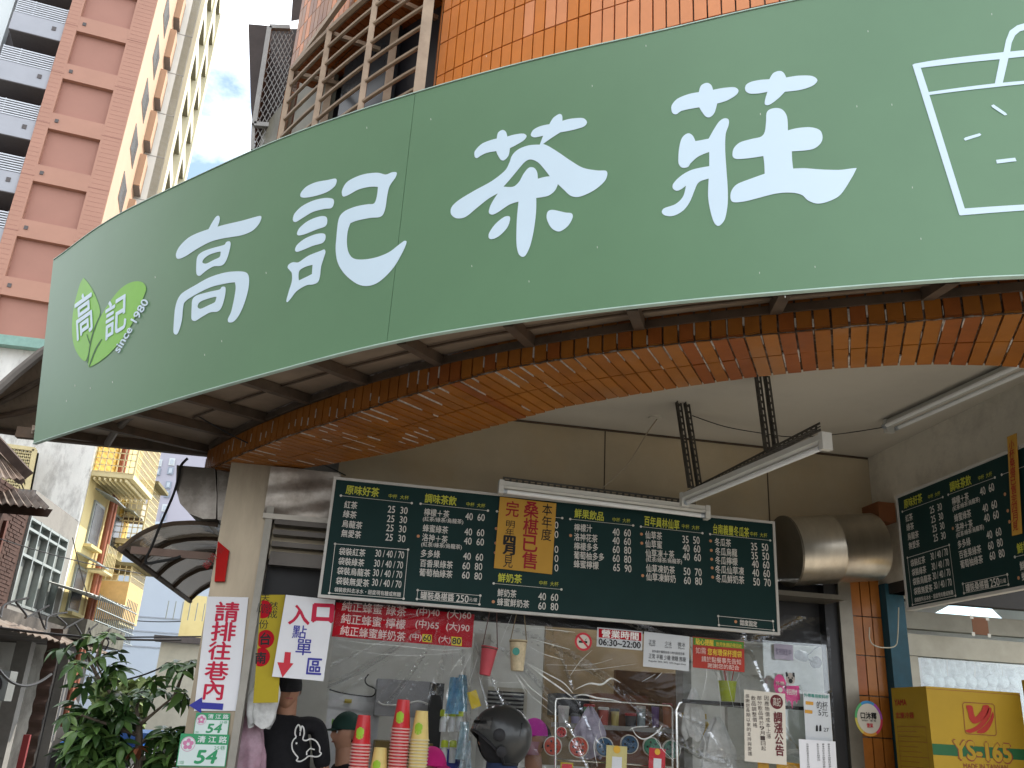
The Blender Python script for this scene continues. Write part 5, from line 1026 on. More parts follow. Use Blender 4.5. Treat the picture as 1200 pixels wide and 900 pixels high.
for col, px, py, n, desc in stacks:
    y = 5.3; topc = aty(px, py, y)
    for k in range(n):
        z = topc.z-.155-k*.0165
        if col not in used: c = protos[col]; used[col] = 1
        else: c = copy_tree(protos[col])
        c.location = (topc.x, y, z); c['category'] = 'paper cup'
        c['label'] = ('topmost upside down paper cup of the %s' % desc) if k == 0 else ('%s cup from the top of the %s' % (ORD[k], desc))
        c['group'] = 'nested cups in the %s' % desc
# ---------------- right hand opening: frames, glass with lids, box
Wx = xb0+.14
def rp_(px, py, y): return aty(px, py, y)
part('window_transom', MB().box((Wx-.1, 5.85, rp_(1100, 765, 5.85).z-.03), (IX1, 5.95, rp_(1100, 745, 5.85).z)), cm('cream_aluminium', (.32, .30, .235), .45, metal=.2), bld)
part('window_head', MB().box((Wx-.1, 5.87, rp_(1100, 735, 5.85).z-.02), (IX1, 5.95, rp_(1100, 718, 5.85).z)), cm('olive_grey_frame', (.26, .25, .2), .5), bld)
part('window_stile', MB().box((rp_(1069, 800, 5.85).x, 5.86, .9), (rp_(1080, 800, 5.85).x, 5.94, rp_(1100, 765, 5.85).z-.032)), MATS['cream_aluminium'], bld)
solo('window_glass', MB().box((Wx-.05, 5.9, .9), (IX1, 5.906, rp_(1100, 765, 5.85).z-.03)), GLASS, 'glass of the right hand window behind the yellow carton', 'window glass')
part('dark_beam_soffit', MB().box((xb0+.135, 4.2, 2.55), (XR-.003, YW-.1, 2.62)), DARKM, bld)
part('right_lintel', MB().box((XR+.203, YW+.1, rp_(1150, 708, YW+.1).z), (IX1, YW+.2, 2.56)), cm('teal_grey_panel', (.05, .07, .075), .5), bld)
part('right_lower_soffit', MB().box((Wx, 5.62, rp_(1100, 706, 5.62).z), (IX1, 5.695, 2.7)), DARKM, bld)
random.seed(11)
FILM = mat('stacked_clear_lids', (.50, .55, .56), .2, var=.3, scale=16, bump=.9, bscale=18); 
for k in range(4):
    x0 = rp_(1081+k*31, 785, 6.05).x; x1 = rp_(1081+k*31+29, 785, 6.05).x; z1 = rp_(1100, 770+k*2, 6.05).z; z0 = 1.75
    bm_ = MB().grid(lambda i, j: Vector((x0+(x1-x0)*i, 6.05-.05*math.sin(math.pi*i)+.012*math.sin(20*i+9*j+k), z0+(z1-z0)*j+.01*math.sin(7*i+k))), 14, 14)
    solo('lid_bag', bm_, FILM, ['clear bag of cup lids, first from the window stile', 'clear bag of cup lids, second from the window stile', 'clear bag of cup lids, third from the window stile', 'clear bag of cup lids at the right picture edge'][k], 'bag of lids', 'bags of clear cup lids behind the window', True)
nn = 0
for k in range(9):
    c = rp_(1087+k*12.5, 798+1.2*(k % 3), 5.99); solo('cup_lid', MB().lathe(c, [(.03, 0), (.045, .006), (.045, .012), (.034, .03), (.03, .033)], 14, Vector((random.uniform(-.4, .4), -1, random.uniform(-.2, .4)))), FILM, 'loose clear lid behind the window, %s from the left above the carton' % ['first', 'second', 'third', 'fourth', 'fifth', 'sixth', 'seventh', 'eighth', 'ninth'][k], 'cup lid', 'loose clear lids above the yellow carton', True)
solo('ceiling_light_panel', MB().hexa([tuple(atz(*c, 2.60)) for c in ((1080, 730), (1176, 729), (1160, 714), (1112, 713))]+[tuple(atz(*c, 2.60)+Vector((0, 0, .02))) for c in ((1080, 730), (1176, 729), (1160, 714), (1112, 713))]), mat('lit_panel', (.6, .8, .9), .4, emit=.9), 'lit pale ceiling panel seen through the right hand opening', 'light panel')
tc_ = sheet('brown_card', (1138.5, 723), (1157, 725), (1141, 743), 5.6, cm('dark_brown_card', (.14, .055, .02), .6), 'small brown card taped above the right window', 'card')
mb = MB(); tc_.ring  # tape corners
for u, v in ((0, 0), (tc_.w, 0), (tc_.w, tc_.h), (0, tc_.h)): tc_.rect(mb, u-.012, v-.012, u+.012, v+.012, .002)
part('tape_corner', mb, cm('clear_tape', (.5, .48, .42), .3), tc_.t, stuff=True)
# round sticker on tiled pier
c = aty(1018, 842, YW-.05); t = thing('round_sticker', c, 'round rainbow edged white sticker on the orange tile pier', 'sticker'); r = (aty(1034, 842, YW).x-aty(1002, 842, YW).x)/2
P = Plate(c+Vector((-r, 0, r*1.12)), c+Vector((r, 0, r*1.12)), c+Vector((-r, 0, -r*1.12)), Vector((0, -1, 0))); mb = MB(); P.disc(mb, r, r*1.12, r*.84, .002, 32, r*.94); part('white_disc', mb, PAPC, t)
RB = [(.6, .05, .1), (.65, .3, .05), (.6, .5, .1), (.1, .4, .15), (.05, .25, .5), (.35, .08, .4)]
for k in range(6):
    mb = MB(); b = 0
    for i in range(6):
        a0 = 2*math.pi*(k*6+i)/36; a1 = 2*math.pi*(k*6+i+1)/36
        P.poly(mb, [(r+r*q_*math.cos(a), r*1.12+r*1.12*q_*math.sin(a)) for q_, a in ((1, a0), (1, a1), (.84, a1), (.84, a0))], .001)
    part('rainbow_segment', mb, cm('rainbow%d' % k, RB[k], .5), t)
mb = MB(); P.T(mb, '口沐釋', (r*.42, r*.95), (r*1.55, r*.95), r*.42, .03, .004); P.T(mb, 'WISH · 飲 料', (r*.45, r*1.25), (r*1.5, r*1.25), r*.12, .01, .004); part('lettering', mb, BLACK, t); mb = MB(); P.T(mb, '營業', (r*.8, r*1.55), (r*1.25, r*1.55), r*.28, .02, .004); part('red_lettering', mb, RED, t)
cable([aty(*c, 5.42) for c in [(1019, 735), (1019, 748), (1024, 756), (1036, 759), (1049, 757), (1052, 745), (1053, 712)]], 'thin pale cord looped across the teal post', .004, cm('pale_cord', (.4, .38, .3), .6))
# yellow carton
CART = mat('yellow_carton', (.34, .215, .012), .65, var=.07, scale=5, dirt=.15, dcol=(.3, .18, .03)); BRN = ink('carton_brown', (.20, .05, .02)); GRN = ink('carton_green', (.012, .09, .03)); RDC = ink('carton_red', (.32, .02, .012))
def frame_plate(tl, tr, bl_, y): return plate_px(tl, tr, bl_, y)
KY = 5.0; F = frame_plate((1085, 804), (1195, 812), (1087, 905), KY); F.h = .62
ct = thing('yellow_carton', F.p(F.w/2, F.h), 'big yellow carton with red square emblem and green stripe', 'carton')
lt_ = aty(1044, 806, KY+.38); dp = .38; sk = Vector((lt_.x-F.o.x, dp, 0))
part('box_body', MB().hexa([F.p(0, F.h), F.p(F.w, F.h), F.p(F.w, F.h)+Vector((sk.x*0, dp, 0)), F.p(0, F.h)+sk, F.p(0, 0), F.p(F.w, 0), F.p(F.w, 0)+Vector((0, dp, 0)), F.p(0, 0)+sk]), CART, ct)
mb = MB(); a = F.uv(1087, 871); b = F.uv(1087, 884); v0, v1 = a[1], b[1]; F.rect(mb, .0, v0, F.w, v1, .0015); part('green_stripe', mb, GRN, ct)
mb = MB(); F.TP(mb, 'YS-165', 1118, 878, 1184, 883, hp=17, bold=.04, o=.003); part('model_number', mb, CART, ct)
mb = MB(); F.TP(mb, 'YS-165', 1117.3, 878.2, 1184.8, 883.2, hp=18.3, bold=.062, o=.0024); F.TP(mb, 'MADE IN TAIWAN', 1129, 897.5, 1181, 899.5, hp=5, bold=.01); part('brown_print', mb, BRN, ct)
def rrect(P, mb, c4, wd, o=.002):
    n_ = len(c4)
    for i in range(n_): P.line(mb, c4[i], c4[(i+1) % n_], wd, o)
E4 = pc(F, [(1130, 823), (1163, 825), (1165, 827), (1167.5, 860), (1166, 862), (1133, 860), (1131, 858), (1128, 825)]); mb = MB(); rrect(F, mb, E4, .004); part('emblem_frame', mb, BRN, ct)
mb = MB()
for pts in ([(1132, 827), (1139, 827.5), (1141, 836), (1143, 840), (1150, 832), (1152, 826.5), (1159, 827.5), (1156, 838), (1148, 846), (1141, 848), (1136, 843), (1134, 834)], [(1131, 856), (1140, 853), (1147, 848), (1155, 838), (1158, 830), (1161.5, 830), (1160, 840), (1152, 851), (1143, 857), (1136, 859)], [(1144, 858), (1153, 851), (1160, 842), (1163, 834), (1164.5, 840), (1160, 852), (1153, 859)]):
    v, f = spline_fill([[F.uv(*c) for c in pts]], step=3); mb.add([F.p(x, y, .0025) for x, y in v], f)
part('red_emblem', mb, RDC, ct)
Sd = Plate(F.p(0, 0)+sk, F.p(0, 0), F.p(0, F.h)+sk); mb = MB()
Sd.T(mb, 'YAMADA'[:4], (Sd.w*.08, Sd.h*.14), (Sd.w*.42, Sd.h*.14), None, .03); Sd.T(mb, '宏慶冷器', (Sd.w*.08, Sd.h*.26), (Sd.w*.6, Sd.h*.26), .035, .01); part('red_print', mb, RDC, ct)
mb = MB()
for k in range(14): Sd.rect(mb, Sd.w*.08, Sd.h*(.36+.045*k), Sd.w*(.9 if k % 3 == 0 else .55+.25*((k*7) % 3)/3), Sd.h*(.36+.045*k)+.004, .0015)
Sd.line(mb, (Sd.w*.1, Sd.h*.36), (Sd.w*.1, Sd.h*.99), .003); Sd.line(mb, (Sd.w*.88, Sd.h*.36), (Sd.w*.88, Sd.h*.99), .003); part('side_table_print', mb, ink('side_print', (.28, .12, .02)), ct, stuff=True)
mb = MB(); F.rect(mb, 0, .012, F.w, .0145, .001); part('flap_crease', mb, BRN, ct)
F2 = frame_plate((1197, 797), (1240, 800), (1197, 905), 5.0); F2.o.y = 4.7; solo('yellow_carton', MB().box((F2.o.x, 4.7, F2.o.z-.6), (F2.o.x+.4, 5.0, F2.o.z)), CART, 'second yellow carton just entering at the right picture edge', 'carton')
solo('table', MB().box((Wx, 4.65, 1.2), (5.5, 5.5, 1.25)), cm('steel_table_top', (.4, .4, .38), .4, metal=.6), 'table under the cartons, just below the frame', 'table')
# ================================================================== GROUND AND STREET
ASPH = mat('street_asphalt', (.12, .117, .11), .85, var=.2, scale=3, bump=.3, bscale=60)
def setting(name, mb, m): return solo(name, mb, m, None, None, kind='structure')
setting('ground', MB().grid(lambda i, j: Vector((-400+800*i, -400+800*j, -.02)), 4, 4), ASPH)
PAVE = mat('grey_paving', (.37, .335, .285), .8, var=.12, scale=2, dirt=.3)
setting('pavement', MB().box((-.98, 1.2, -.01), (9, 15.8, .12)), PAVE)
# ================================================================== TOWERS (top left)
TA = Wall((0, 45), 9)
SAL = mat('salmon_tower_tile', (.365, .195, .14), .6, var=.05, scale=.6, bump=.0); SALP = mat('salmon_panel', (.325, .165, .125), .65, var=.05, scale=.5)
ORT = mat('apricot_tower_tile', (.40, .26, .17), .6, var=.05, scale=.6); CRM = mat('cream_tower_render', (.52, .49, .36), .7, var=.05, scale=.5); PALE = mat('pale_tower_tile', (.66, .67, .62), .7, var=.06, scale=.5)
WHT = mat('white_tower_tile', (.58, .62, .62), .7, var=.04, scale=.5); GRYB = mat('grey_balcony_render', (.33, .34, .37), .7, var=.06, scale=.7); DKG = mat('dark_glass', (.03, .035, .04), .25, var=.3, scale=2); SLAT = mat('balcony_slat_metal', (.5, .52, .55), .5, metal=.2)
DREC = mat('balcony_recess', (.10, .09, .09), .8)
ot_ = thing('orange_tower', TA.pt(-17, 16), 'tall salmon tiled apartment tower with recessed square panels at top left', 'tower')
uL, uR = -19.25, TA.uz(152, 128)[0]
zr = [TA.uz(89, 35.5)[1]+3.2*k for k in range(-5, 4)]
uA, uB = TA.uz(74, 91)[0]-.02, TA.uz(74, 91)[0]+2.5; H = 2.22
ztop_ = zr[-1]+2; zlow = TA.uz(20, 412)[1]
# front: piers, bands and the recessed panels one by one
part('pier', MB().wbox(TA, uL, uA, zlow, ztop_, -1, 0), SAL, ot_); part('pier', MB().wbox(TA, uB, uR, zlow, ztop_, -1, 0), SAL, ot_)
for i, z in enumerate(zr):
    part('band', MB().wbox(TA, uA+.003, uB-.003, z, (zr[i+1]-H if i+1 < len(zr) else ztop_), -1, -.003), SAL, ot_)
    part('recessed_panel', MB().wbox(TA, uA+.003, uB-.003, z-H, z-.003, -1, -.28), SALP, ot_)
    v = MB().wbox(TA, (uA+uB)/2-1.05, (uA+uB)/2-.88, z+.42, z+.62, 0, .04); part('vent', v, DREC, ot_)
    for u_, u1_ in ((uL, uA), (uB, uR)): part('joint', MB().wbox(TA, u_, u1_, z+.28, z+.33, -.01, .012), SALP, ot_)
part('lowest_band', MB().wbox(TA, uA+.003, uB-.003, zlow, zr[0]-H, -1, -.003), SAL, ot_)
# thin horizontal tile joints
mb = MB(); z = zlow
while z < ztop_:
    mb.wbox(TA, uL+.02, uA-.1, z, z+.02, -.01, .006); mb.wbox(TA, uB+.1, uR-.05, z, z+.02, -.01, .006); z += .27
part('tile_course', mb, SALP, ot_, stuff=True)
# right flank
E0 = TA.pt(uR, 0); TS = Wall((E0.x, E0.y), 99, 1)
dS = TS.uz(181, 128)[0]
part('flank', MB().wbox(TS, .02, dS, zlow, ztop_, -.3, .03), ORT, ot_)
for i, z in enumerate(zr):
    zc = z-.6
    f = part('window', MB().wbox(TS, dS*.34, dS*.62, zc-1.1, zc+.6, .031, .06), mat('bronze_window_frame', (.12, .10, .08), .5), ot_)
    part('pane', MB().wbox(TS, dS*.36, dS*.47, zc-1.0, zc+.5, .062, .07), DKG, f); part('pane', MB().wbox(TS, dS*.49, dS*.60, zc-1.0, zc+.5, .062, .07), DKG, f)
    part('bay', MB().wbox(TS, dS*.82, dS*1.0, zc-1.2, zc+1.0, .03, .4), ORT, ot_)
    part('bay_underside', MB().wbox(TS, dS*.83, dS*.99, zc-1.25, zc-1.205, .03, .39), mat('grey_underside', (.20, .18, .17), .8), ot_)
# pale tower behind
pt_ = thing('pale_tower', TS.pt(dS, 0, 0), 'pale grey and cream tower with stacked fins behind the salmon tower', 'tower')
E1 = TS.pt(dS, 0, 0); TB = Wall((E1.x, E1.y), 9); wB = TB.uz(206.5, 128)[0]
part('front_wall', MB().wbox(TB, -3, wB, 0, ztop_+12, -3, 0), PALE, pt_)
mb = MB(); z = 8
E2 = TB.pt(wB, 0); TD = Wall((E2.x, E2.y), 99); dD = TD.uz(233, 128)[0]
while z < ztop_+10: mb.wbox(TB, -.1, wB-.02, z, z+.05, -.02, .02); z += 3.2
part('floor_joint', mb, mat('pale_joint', (.36, .36, .34), .8), pt_, stuff=True)
part('flank', MB().wbox(TD, .1, dD, 0, ztop_+8, -1, -.5), mat('pale_yellow_recess', (.45, .42, .3), .8), pt_)
for k in range(3):
    u_ = dD*(.0+.44*k); part('fin', MB().wbox(TD, u_, u_+dD*.1, 0, ztop_+8, -.499, .25), CRM, pt_)
for k in range(2):
    for j in range(14):
        z = 12+j*3.2+k*1.4; u_ = dD*(.1+.44*k)
        part('balcony', MB().wbox(TD, u_+.01, u_+dD*.34-.01, z, z+1.0, -.498, .12), CRM, pt_)
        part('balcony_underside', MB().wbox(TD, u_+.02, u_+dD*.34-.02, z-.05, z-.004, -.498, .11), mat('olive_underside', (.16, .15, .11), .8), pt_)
# white tower with balconies
wt_ = thing('balcony_tower', TA.pt(uL-3, 0, 0), 'white tower with grey balconies and slatted railings at the left picture edge', 'tower')
part('wall', MB().wbox(TA, uL-9, uL-3.15, 12, ztop_+6, -3, -1.6), WHT, wt_)
part('recess_wall', MB().wbox(TA, uL-3.15, uL-.003, 12, ztop_+6, -3, -2.2), DREC, wt_)
zp = [TA.uz(60, 20)[1]+3.2*k for k in range(-6, 3)]
for z in zp:
    u0, u1 = uL-2.55, uL-.03
    b_ = part('balcony', MB().wbox(TA, u0, u1, z-1.3, z-.15, -2.19, -.1), GRYB, wt_)
    part('balcony_soffit', MB().wbox(TA, u0+.03, u1-.03, z-1.34, z-1.305, -2.15, -.13), DREC, b_)
    part('vent', MB().wbox(TA, u1-.55, u1-.35, z-.75, z-.5, -.1, -.07), DREC, b_)
    for k in range(7): part('slat', MB().wbox(TA, u0+.02, u1-.02, z-.1+k*.14, z-.03+k*.14, -.16, -.11), SLAT, b_)
    for u_ in (u0+.02, u0+.85, u1-.07): part('rail_post', MB().wbox(TA, u_, u_+.05, z-.15, z+.88, -.2, -.165), SLAT, b_)
    part('window', MB().wbox(TA, u0+.5, u1-.6, z-1.0+2.0-.4, z+1.6, -2.19, -2.15), DKG, wt_)
# white low block under the orange tower
lw_ = thing('white_block', TA.pt(-22, 0, 3), 'white weathered block below the salmon tower behind the dark awning', 'building')
part('wall', MB().wbox(TA, -26, uR, 0, zlow-.01, -4, .3), mat('streaky_white_wall', (.55, .56, .55), .8, var=.1, scale=.8, dirt=.3), lw_)
part('coping', MB().wbox(TA, -26, uR+.1, zlow-.3, zlow, .3, .7), mat('brown_coping', (.2, .12, .08), .8), lw_)
# added, unseen building across the street, left of the camera (its mass shades and is mirrored by the left end of the sign)
ob_ = thing('added_shade_building', (-9.5, -3, 0), 'added grey building out of view left of the camera, shading the sign', 'building')
part('wall', MB().box((-19, -20, 0), (-9.5, 8.5, 17)), mat('grey_street_render', (.22, .22, .21), .8, var=.1, scale=1), ob_)
for i in range(8):
    for j in range(5):
        f = part('window', MB().box((-9.498, -19+i*3.4, 1.2+j*3.2), (-9.42, -17.2+i*3.4, 2.8+j*3.2)), SLAT, ob_); part('pane', MB().box((-9.418, -18.9+i*3.4, 1.3+j*3.2), (-9.4, -17.3+i*3.4, 2.7+j*3.2)), DKG, f)
# ================================================================== ALLEY, LEFT SIDE
AX = -6.5; WL = Wall((AX, 0), 90, 1)     # u = y; faces the alley (+x)
assert WL.n.x > 0
BRICK = mat('old_red_brick_shaded', (.06, .034, .027), .9, var=.35, scale=6, bump=.5, bscale=20); OLDC = mat('old_grey_cement', (.22, .215, .2), .9, var=.18, scale=1.2, dirt=.7, dcol=(.07, .07, .065), bump=.3, dscale=1.2)  # brick darkened in colour to stand for the shade on this house
OLDW = mat('old_whitewashed_wall', (.72, .73, .69), .9, var=.12, scale=1.6, dirt=.75, dcol=(.14, .13, .12), bump=.4, dscale=2.2, stretch=(1, 1, .4))
ALU = mat('aluminium_window', (.24, .27, .26), .4, metal=.4); WPANE = mat('frosted_grey_glass', (.16, .20, .20), .12, var=.5, scale=3, stretch=(1, 3, .3)); CURTN = mat('pale_curtain', (.20, .22, .21), .7, var=.3, scale=10, stretch=(1, 8, .2))
h1 = thing('old_house', (AX, 18, 0), 'old grey alley house with wide aluminium window and brick end', 'house')
wu0, wz1 = WL.uz(36, 605); wu1, wz1b = WL.uz(75, 643); _, wz0 = WL.uz(18, 710)
ub = WL.uz(33, 600)[0]; htop = 5.6
part('brick_wall', MB().wbox(WL, 10, wu0-.1, 2.9, 5.25, -3, 0), BRICK, h1)
nb = MB(); random.seed(1)
u_lo = WL.uz(2, 640)[0]-.3; r_ = 0; z = 3.0; cnt_ = 0
while z < 5.2:
    u = 15.2+(.11 if r_ % 2 else 0)
    while u < wu0-.34:
        if not (15.9 < u < 17.7 and 3.2 < z < 4.7): nb.wbox(WL, u, u+.21, z, z+.055, -.01, random.uniform(.008, .02))
        u += .225
    z += .07; r_ += 1
part('brick', nb, BRICK, h1, stuff=True)
part('cement_wall', MB().wbox(WL, wu0-.1, 21.75, 2.95, wz0, -3, .02), OLDC, h1); part('upper_band', MB().wbox(WL, wu0-.1, 21.75, wz1, 5.45, -3, .02), OLDC, h1)
part('end_strip', MB().wbox(WL, wu1+.05, 21.75, wz0+.002, wz1-.002, -3, .018), OLDC, h1)
wf = part('window', MB().wbox(WL, wu0-.08, wu1+.04, wz0+.003, wz1-.003, -.25, -.12), CURTN, h1, label='wide aluminium window with pale curtains')
nw = 4; dw = (wu1-wu0+.1)/nw; zm = wz0+(wz1-wz0)*.56; zt = wz0+(wz1-wz0)*.86
for k in range(nw+1): part('mullion', MB().wbox(WL, wu0-.06+k*dw-.025, wu0-.06+k*dw+.025, wz0+.004, wz1-.004, -.119, .05), ALU, wf)
for z in (wz0+.03, zm, zt, wz1-.04): part('rail', MB().wbox(WL, wu0-.06, wu1+.03, z-.025, z+.025, -.118, .045), ALU, wf)
for k in range(nw):
    for z0, z1 in ((wz0+.03, zm), (zm, zt), (zt, wz1-.04)):
        u_ = wu0-.06+k*dw; part('pane', MB().wbox(WL, u_+.03, u_+dw-.03, z0+.03, z1-.03, -.115, -.09), WPANE, wf)
        if z1 != wz1-.04: part('curtain', MB().wbox(WL, u_+dw*.55, u_+dw-.06, z0+.04, z1-.04, -.088, -.08), CURTN, wf)
WOODD = mat('dark_weathered_timber', (.05, .035, .028), .9, var=.4, scale=5)
f = part('window', MB().wbox(WL, 16, 17.6, 3.3, 4.6, -.3, -.05), WOODD, h1, label='dark timber framed window in the brick end')
for u in (16.05, 16.75, 17.5): part('frame', MB().wbox(WL, u, u+.08, 3.3, 4.6, -.04, .06), mat('red_brown_timber', (.1, .04, .03), .8), f)
part('sill', MB().wbox(WL, 15.9, 17.7, 3.22, 3.3, .0, .12), OLDC, f)
# ground floor arcade of the old house: dark, with posts, doors
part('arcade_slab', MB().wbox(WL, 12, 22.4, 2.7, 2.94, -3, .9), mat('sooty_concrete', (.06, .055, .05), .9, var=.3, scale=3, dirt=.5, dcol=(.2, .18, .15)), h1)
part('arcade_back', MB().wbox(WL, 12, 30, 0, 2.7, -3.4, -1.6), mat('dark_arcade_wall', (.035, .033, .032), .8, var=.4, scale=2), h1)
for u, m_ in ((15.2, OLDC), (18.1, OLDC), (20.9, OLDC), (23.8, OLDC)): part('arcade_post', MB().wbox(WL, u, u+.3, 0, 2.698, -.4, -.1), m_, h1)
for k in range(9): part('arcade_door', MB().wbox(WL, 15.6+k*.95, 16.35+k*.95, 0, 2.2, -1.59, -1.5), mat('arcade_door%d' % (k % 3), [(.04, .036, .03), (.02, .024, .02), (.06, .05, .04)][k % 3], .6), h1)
# clutter on the alley front
TIN = mat('rusty_corrugated_tin', (.13, .10, .08), .7, metal=.3, var=.4, scale=5, dirt=.6, dcol=(.3, .28, .25)); TINL = mat('pale_corrugated_sheet', (.45, .46, .44), .6, var=.2, scale=3)
def corr(name, tl, tr, br, bl, m, label, n=28, amp=.02, cat='roof sheet'):
    tl, tr, br, bl = map(Vector, (tl, tr, br, bl)); nn_ = (tr-tl).cross(bl-tl).normalized()
    return solo(name, MB().grid(lambda i, j: tl.lerp(tr, i).lerp(bl.lerp(br, i), j)+nn_*amp*math.sin(i*n*math.pi), n*2, 2).grid(lambda i, j: tl.lerp(tr, i).lerp(bl.lerp(br, i), j)+nn_*(amp*math.sin(i*n*math.pi)-.012), n*2, 2), m, label, cat)
q2 = lambda px, py, x=AX: atx(px, py, x)
corr('tin_roof', atx(-30, 500, -6.6), atx(-2, 530, -6.0), atx(29, 562, -5.6), atx(-20, 560, -5.9), TIN, 'dark sloping tin eave at the left edge under the dark awning', 12)
ev = thing('timber_eave', atx(10, 545, -5.7), 'thick dark timber eave beam sloping down at the left picture edge', 'eave')
part('beam', MB().bar(aty(-12, 515, 16.5), aty(27, 558, 16.5), .35, .3), WOODD, ev); part('board', MB().bar(aty(-12, 535, 16.6), aty(22, 562, 16.6), .5, .1), WOODD, ev)
corr('tin_sheet', aty(-20, 570, 17.5), aty(40, 577, 17.5), aty(60, 597, 16.2), aty(-20, 588, 16.2), TIN, 'rusty curled tin sheet above the old brick wall', 16, .03)
solo('roof_fascia', MB().hexa([aty(-15, 600, 16.8), aty(56, 606, 16.8), aty(56, 606, 17.4), aty(-15, 600, 17.4), aty(-15, 587, 16.8), aty(62, 597, 16.8), aty(62, 597, 17.4), aty(-15, 587, 17.4)]), WOODD, 'dark fascia under the rusty tin sheet at the left edge', 'fascia')
corr('awning_sheet', WL.pt(14.5, 3.0, .2), WL.pt(21.8, 3.0, .2), WL.pt(21.8, 2.55, 1.35), WL.pt(14.5, 2.55, 1.35), TIN, 'sooty corrugated awning sheet below the wide aluminium window', 40, .02, 'awning')
corr('awning_sheet', WL.pt(20.4, 3.9, .05), WL.pt(24.2, 4.0, .05), WL.pt(24.2, 3.8, 1.0), WL.pt(20.4, 3.7, 1.0), TINL, 'pale corrugated awning sheet over the barred balcony', 24, .015, 'awning')
solo('planter_box', MB().wbox(WL, 19.8, 23.2, 2.75, 3.15, .4, 1.2), mat('mossy_concrete', (.10, .10, .08), .95, var=.4, scale=5, dirt=.6, dcol=(.05, .05, .04)), 'mossy concrete planter ledge on the sooty arcade', 'planter')
# barred balcony of the old house (blue junk behind)
bb = thing('barred_balcony', WL.pt(22.5, 2.9, .5), 'white barred balcony cage above the arcade beside the yellow building', 'balcony')
for k in range(22): part('bar', MB().tube([WL.pt(20.7+k*.17, 2.95, 1.1), WL.pt(20.7+k*.17, 3.95 if k > 14 else 3.75, 1.1)], .012, 5), ALU, bb)
for z in (2.95, 3.2, 3.45, 3.7): part('rail', MB().tube([WL.pt(20.6, z, 1.12), WL.pt(24.4, z, 1.12)], .014, 5), ALU, bb)
random.seed(4)
for k in range(7):
    c = WL.pt(21+k*.42, 2.97, .6); s_ = random.uniform(.15, .28)
    solo('storage_box', MB().box(tuple(c-Vector((s_/2, s_/2, 0))), tuple(c+Vector((s_/2, s_/2, s_*1.3)))), cm('junk%d' % k, [(.1, .3, .5), (.45, .5, .5), (.08, .2, .35), (.5, .5, .45), (.12, .35, .4), (.4, .15, .1), (.3, .45, .5)][k], .6), ['blue', 'pale grey', 'navy', 'cream', 'teal', 'rust red', 'sky blue'][k]+' box stored behind the bars of the white balcony cage', 'box', 'boxes stored in the barred balcony')
# yellow building
YB_M = mat('yellow_stucco', (.58, .49, .24), .8, var=.07, scale=.8, dirt=.3, dcol=(.40, .28, .10), bump=.15, dscale=.7); YB_D = mat('golden_balcony_sheet', (.58, .38, .08), .7, var=.1, scale=2); YB_G = mat('pale_yellow_grille', (.62, .54, .30), .6, var=.1)
yb = thing('yellow_building', (AX, 25, 0), 'tall yellow apartment building with caged balconies along the alley', 'building')
YU0 = 21.8; YU1 = 26.3
print('yellow', YU0, YU1)
part('end_wall', MB().box((-14, YU0-.0, 0), (AX-.01, YU0+.15, 9.6)), OLDW, yb, label='weathered whitewashed end wall')
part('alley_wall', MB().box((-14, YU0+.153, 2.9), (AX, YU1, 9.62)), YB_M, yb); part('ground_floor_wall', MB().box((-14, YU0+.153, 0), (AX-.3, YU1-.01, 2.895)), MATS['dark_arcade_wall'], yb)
part('green_eave', MB().box((-14, YU0-.25, 9.5), (AX+.3, YU0+.1, 9.75)), mat('turquoise_gutter', (.25, .42, .36), .6), yb)
DP = mat('red_brown_downpipe', (.26, .09, .05), .6)
for u in (23.75, 24.05): part('downpipe', MB().tube([WL.pt(u, 1.0, .12), WL.pt(u, 9.0, .12)], .07, 8), DP, yb)
def caged(u0, u1, z0, z1, out, label, lower=.7, solid=YB_D, mesh=True):
    b = part('balcony', MB().wbox(WL, u0, u1, z0, z0+lower, 0, out), solid, yb, label=label)
    part('balcony_roof', MB().wbox(WL, u0-.1, u1+.1, z1, z1+.08, 0, out+.18), mat('olive_roof_edge', (.18, .16, .08), .8), b)
    g = MB(); 
    n_ = int((u1-u0)/.13)
    for k in range(n_+1): g.bar(WL.pt(u0+(u1-u0)*k/n_, z0+lower, out-.02), WL.pt(u0+(u1-u0)*k/n_, z1, out-.02), .02)
    n_ = int(out/.13)
    for k in range(n_+1): g.bar(WL.pt(u0, z0+lower, out*k/n_), WL.pt(u0, z1, out*k/n_), .02)
    z = z0+lower
    while z < z1: g.bar(WL.pt(u0, z, out-.02), WL.pt(u1, z, out-.02), .02); g.bar(WL.pt(u0, z, 0), WL.pt(u0, z, out-.02), .02); z += .16
    part('cage_grille', g, YB_G, b, stuff=True)
    part('cage_back', MB().wbox(WL, u0+.05, u1-.05, z0+lower, z1-.03, .002, .02), YB_D, b)
    g = MB()
    for k in range(int(out/.12)): g.wbox(WL, u0, u1, z0-.09, z0-.03, .06+.12*k, .1+.12*k)
    part('floor_slat', g, YB_G, b, stuff=True)
caged(21.95, 24.2, 6.6, 9.3, .95, 'long yellow caged balcony nearest the whitewashed end wall', .12, YB_G)
caged(25.0, 26.25, 5.55, 7.2, .7, 'upper caged balcony at the far end', .12, YB_G)
caged(24.5, 26.2, 3.55, 4.9, .75, 'peach lower box balcony with a small window', .95, mat('peach_balcony', (.60, .40, .16), .7))
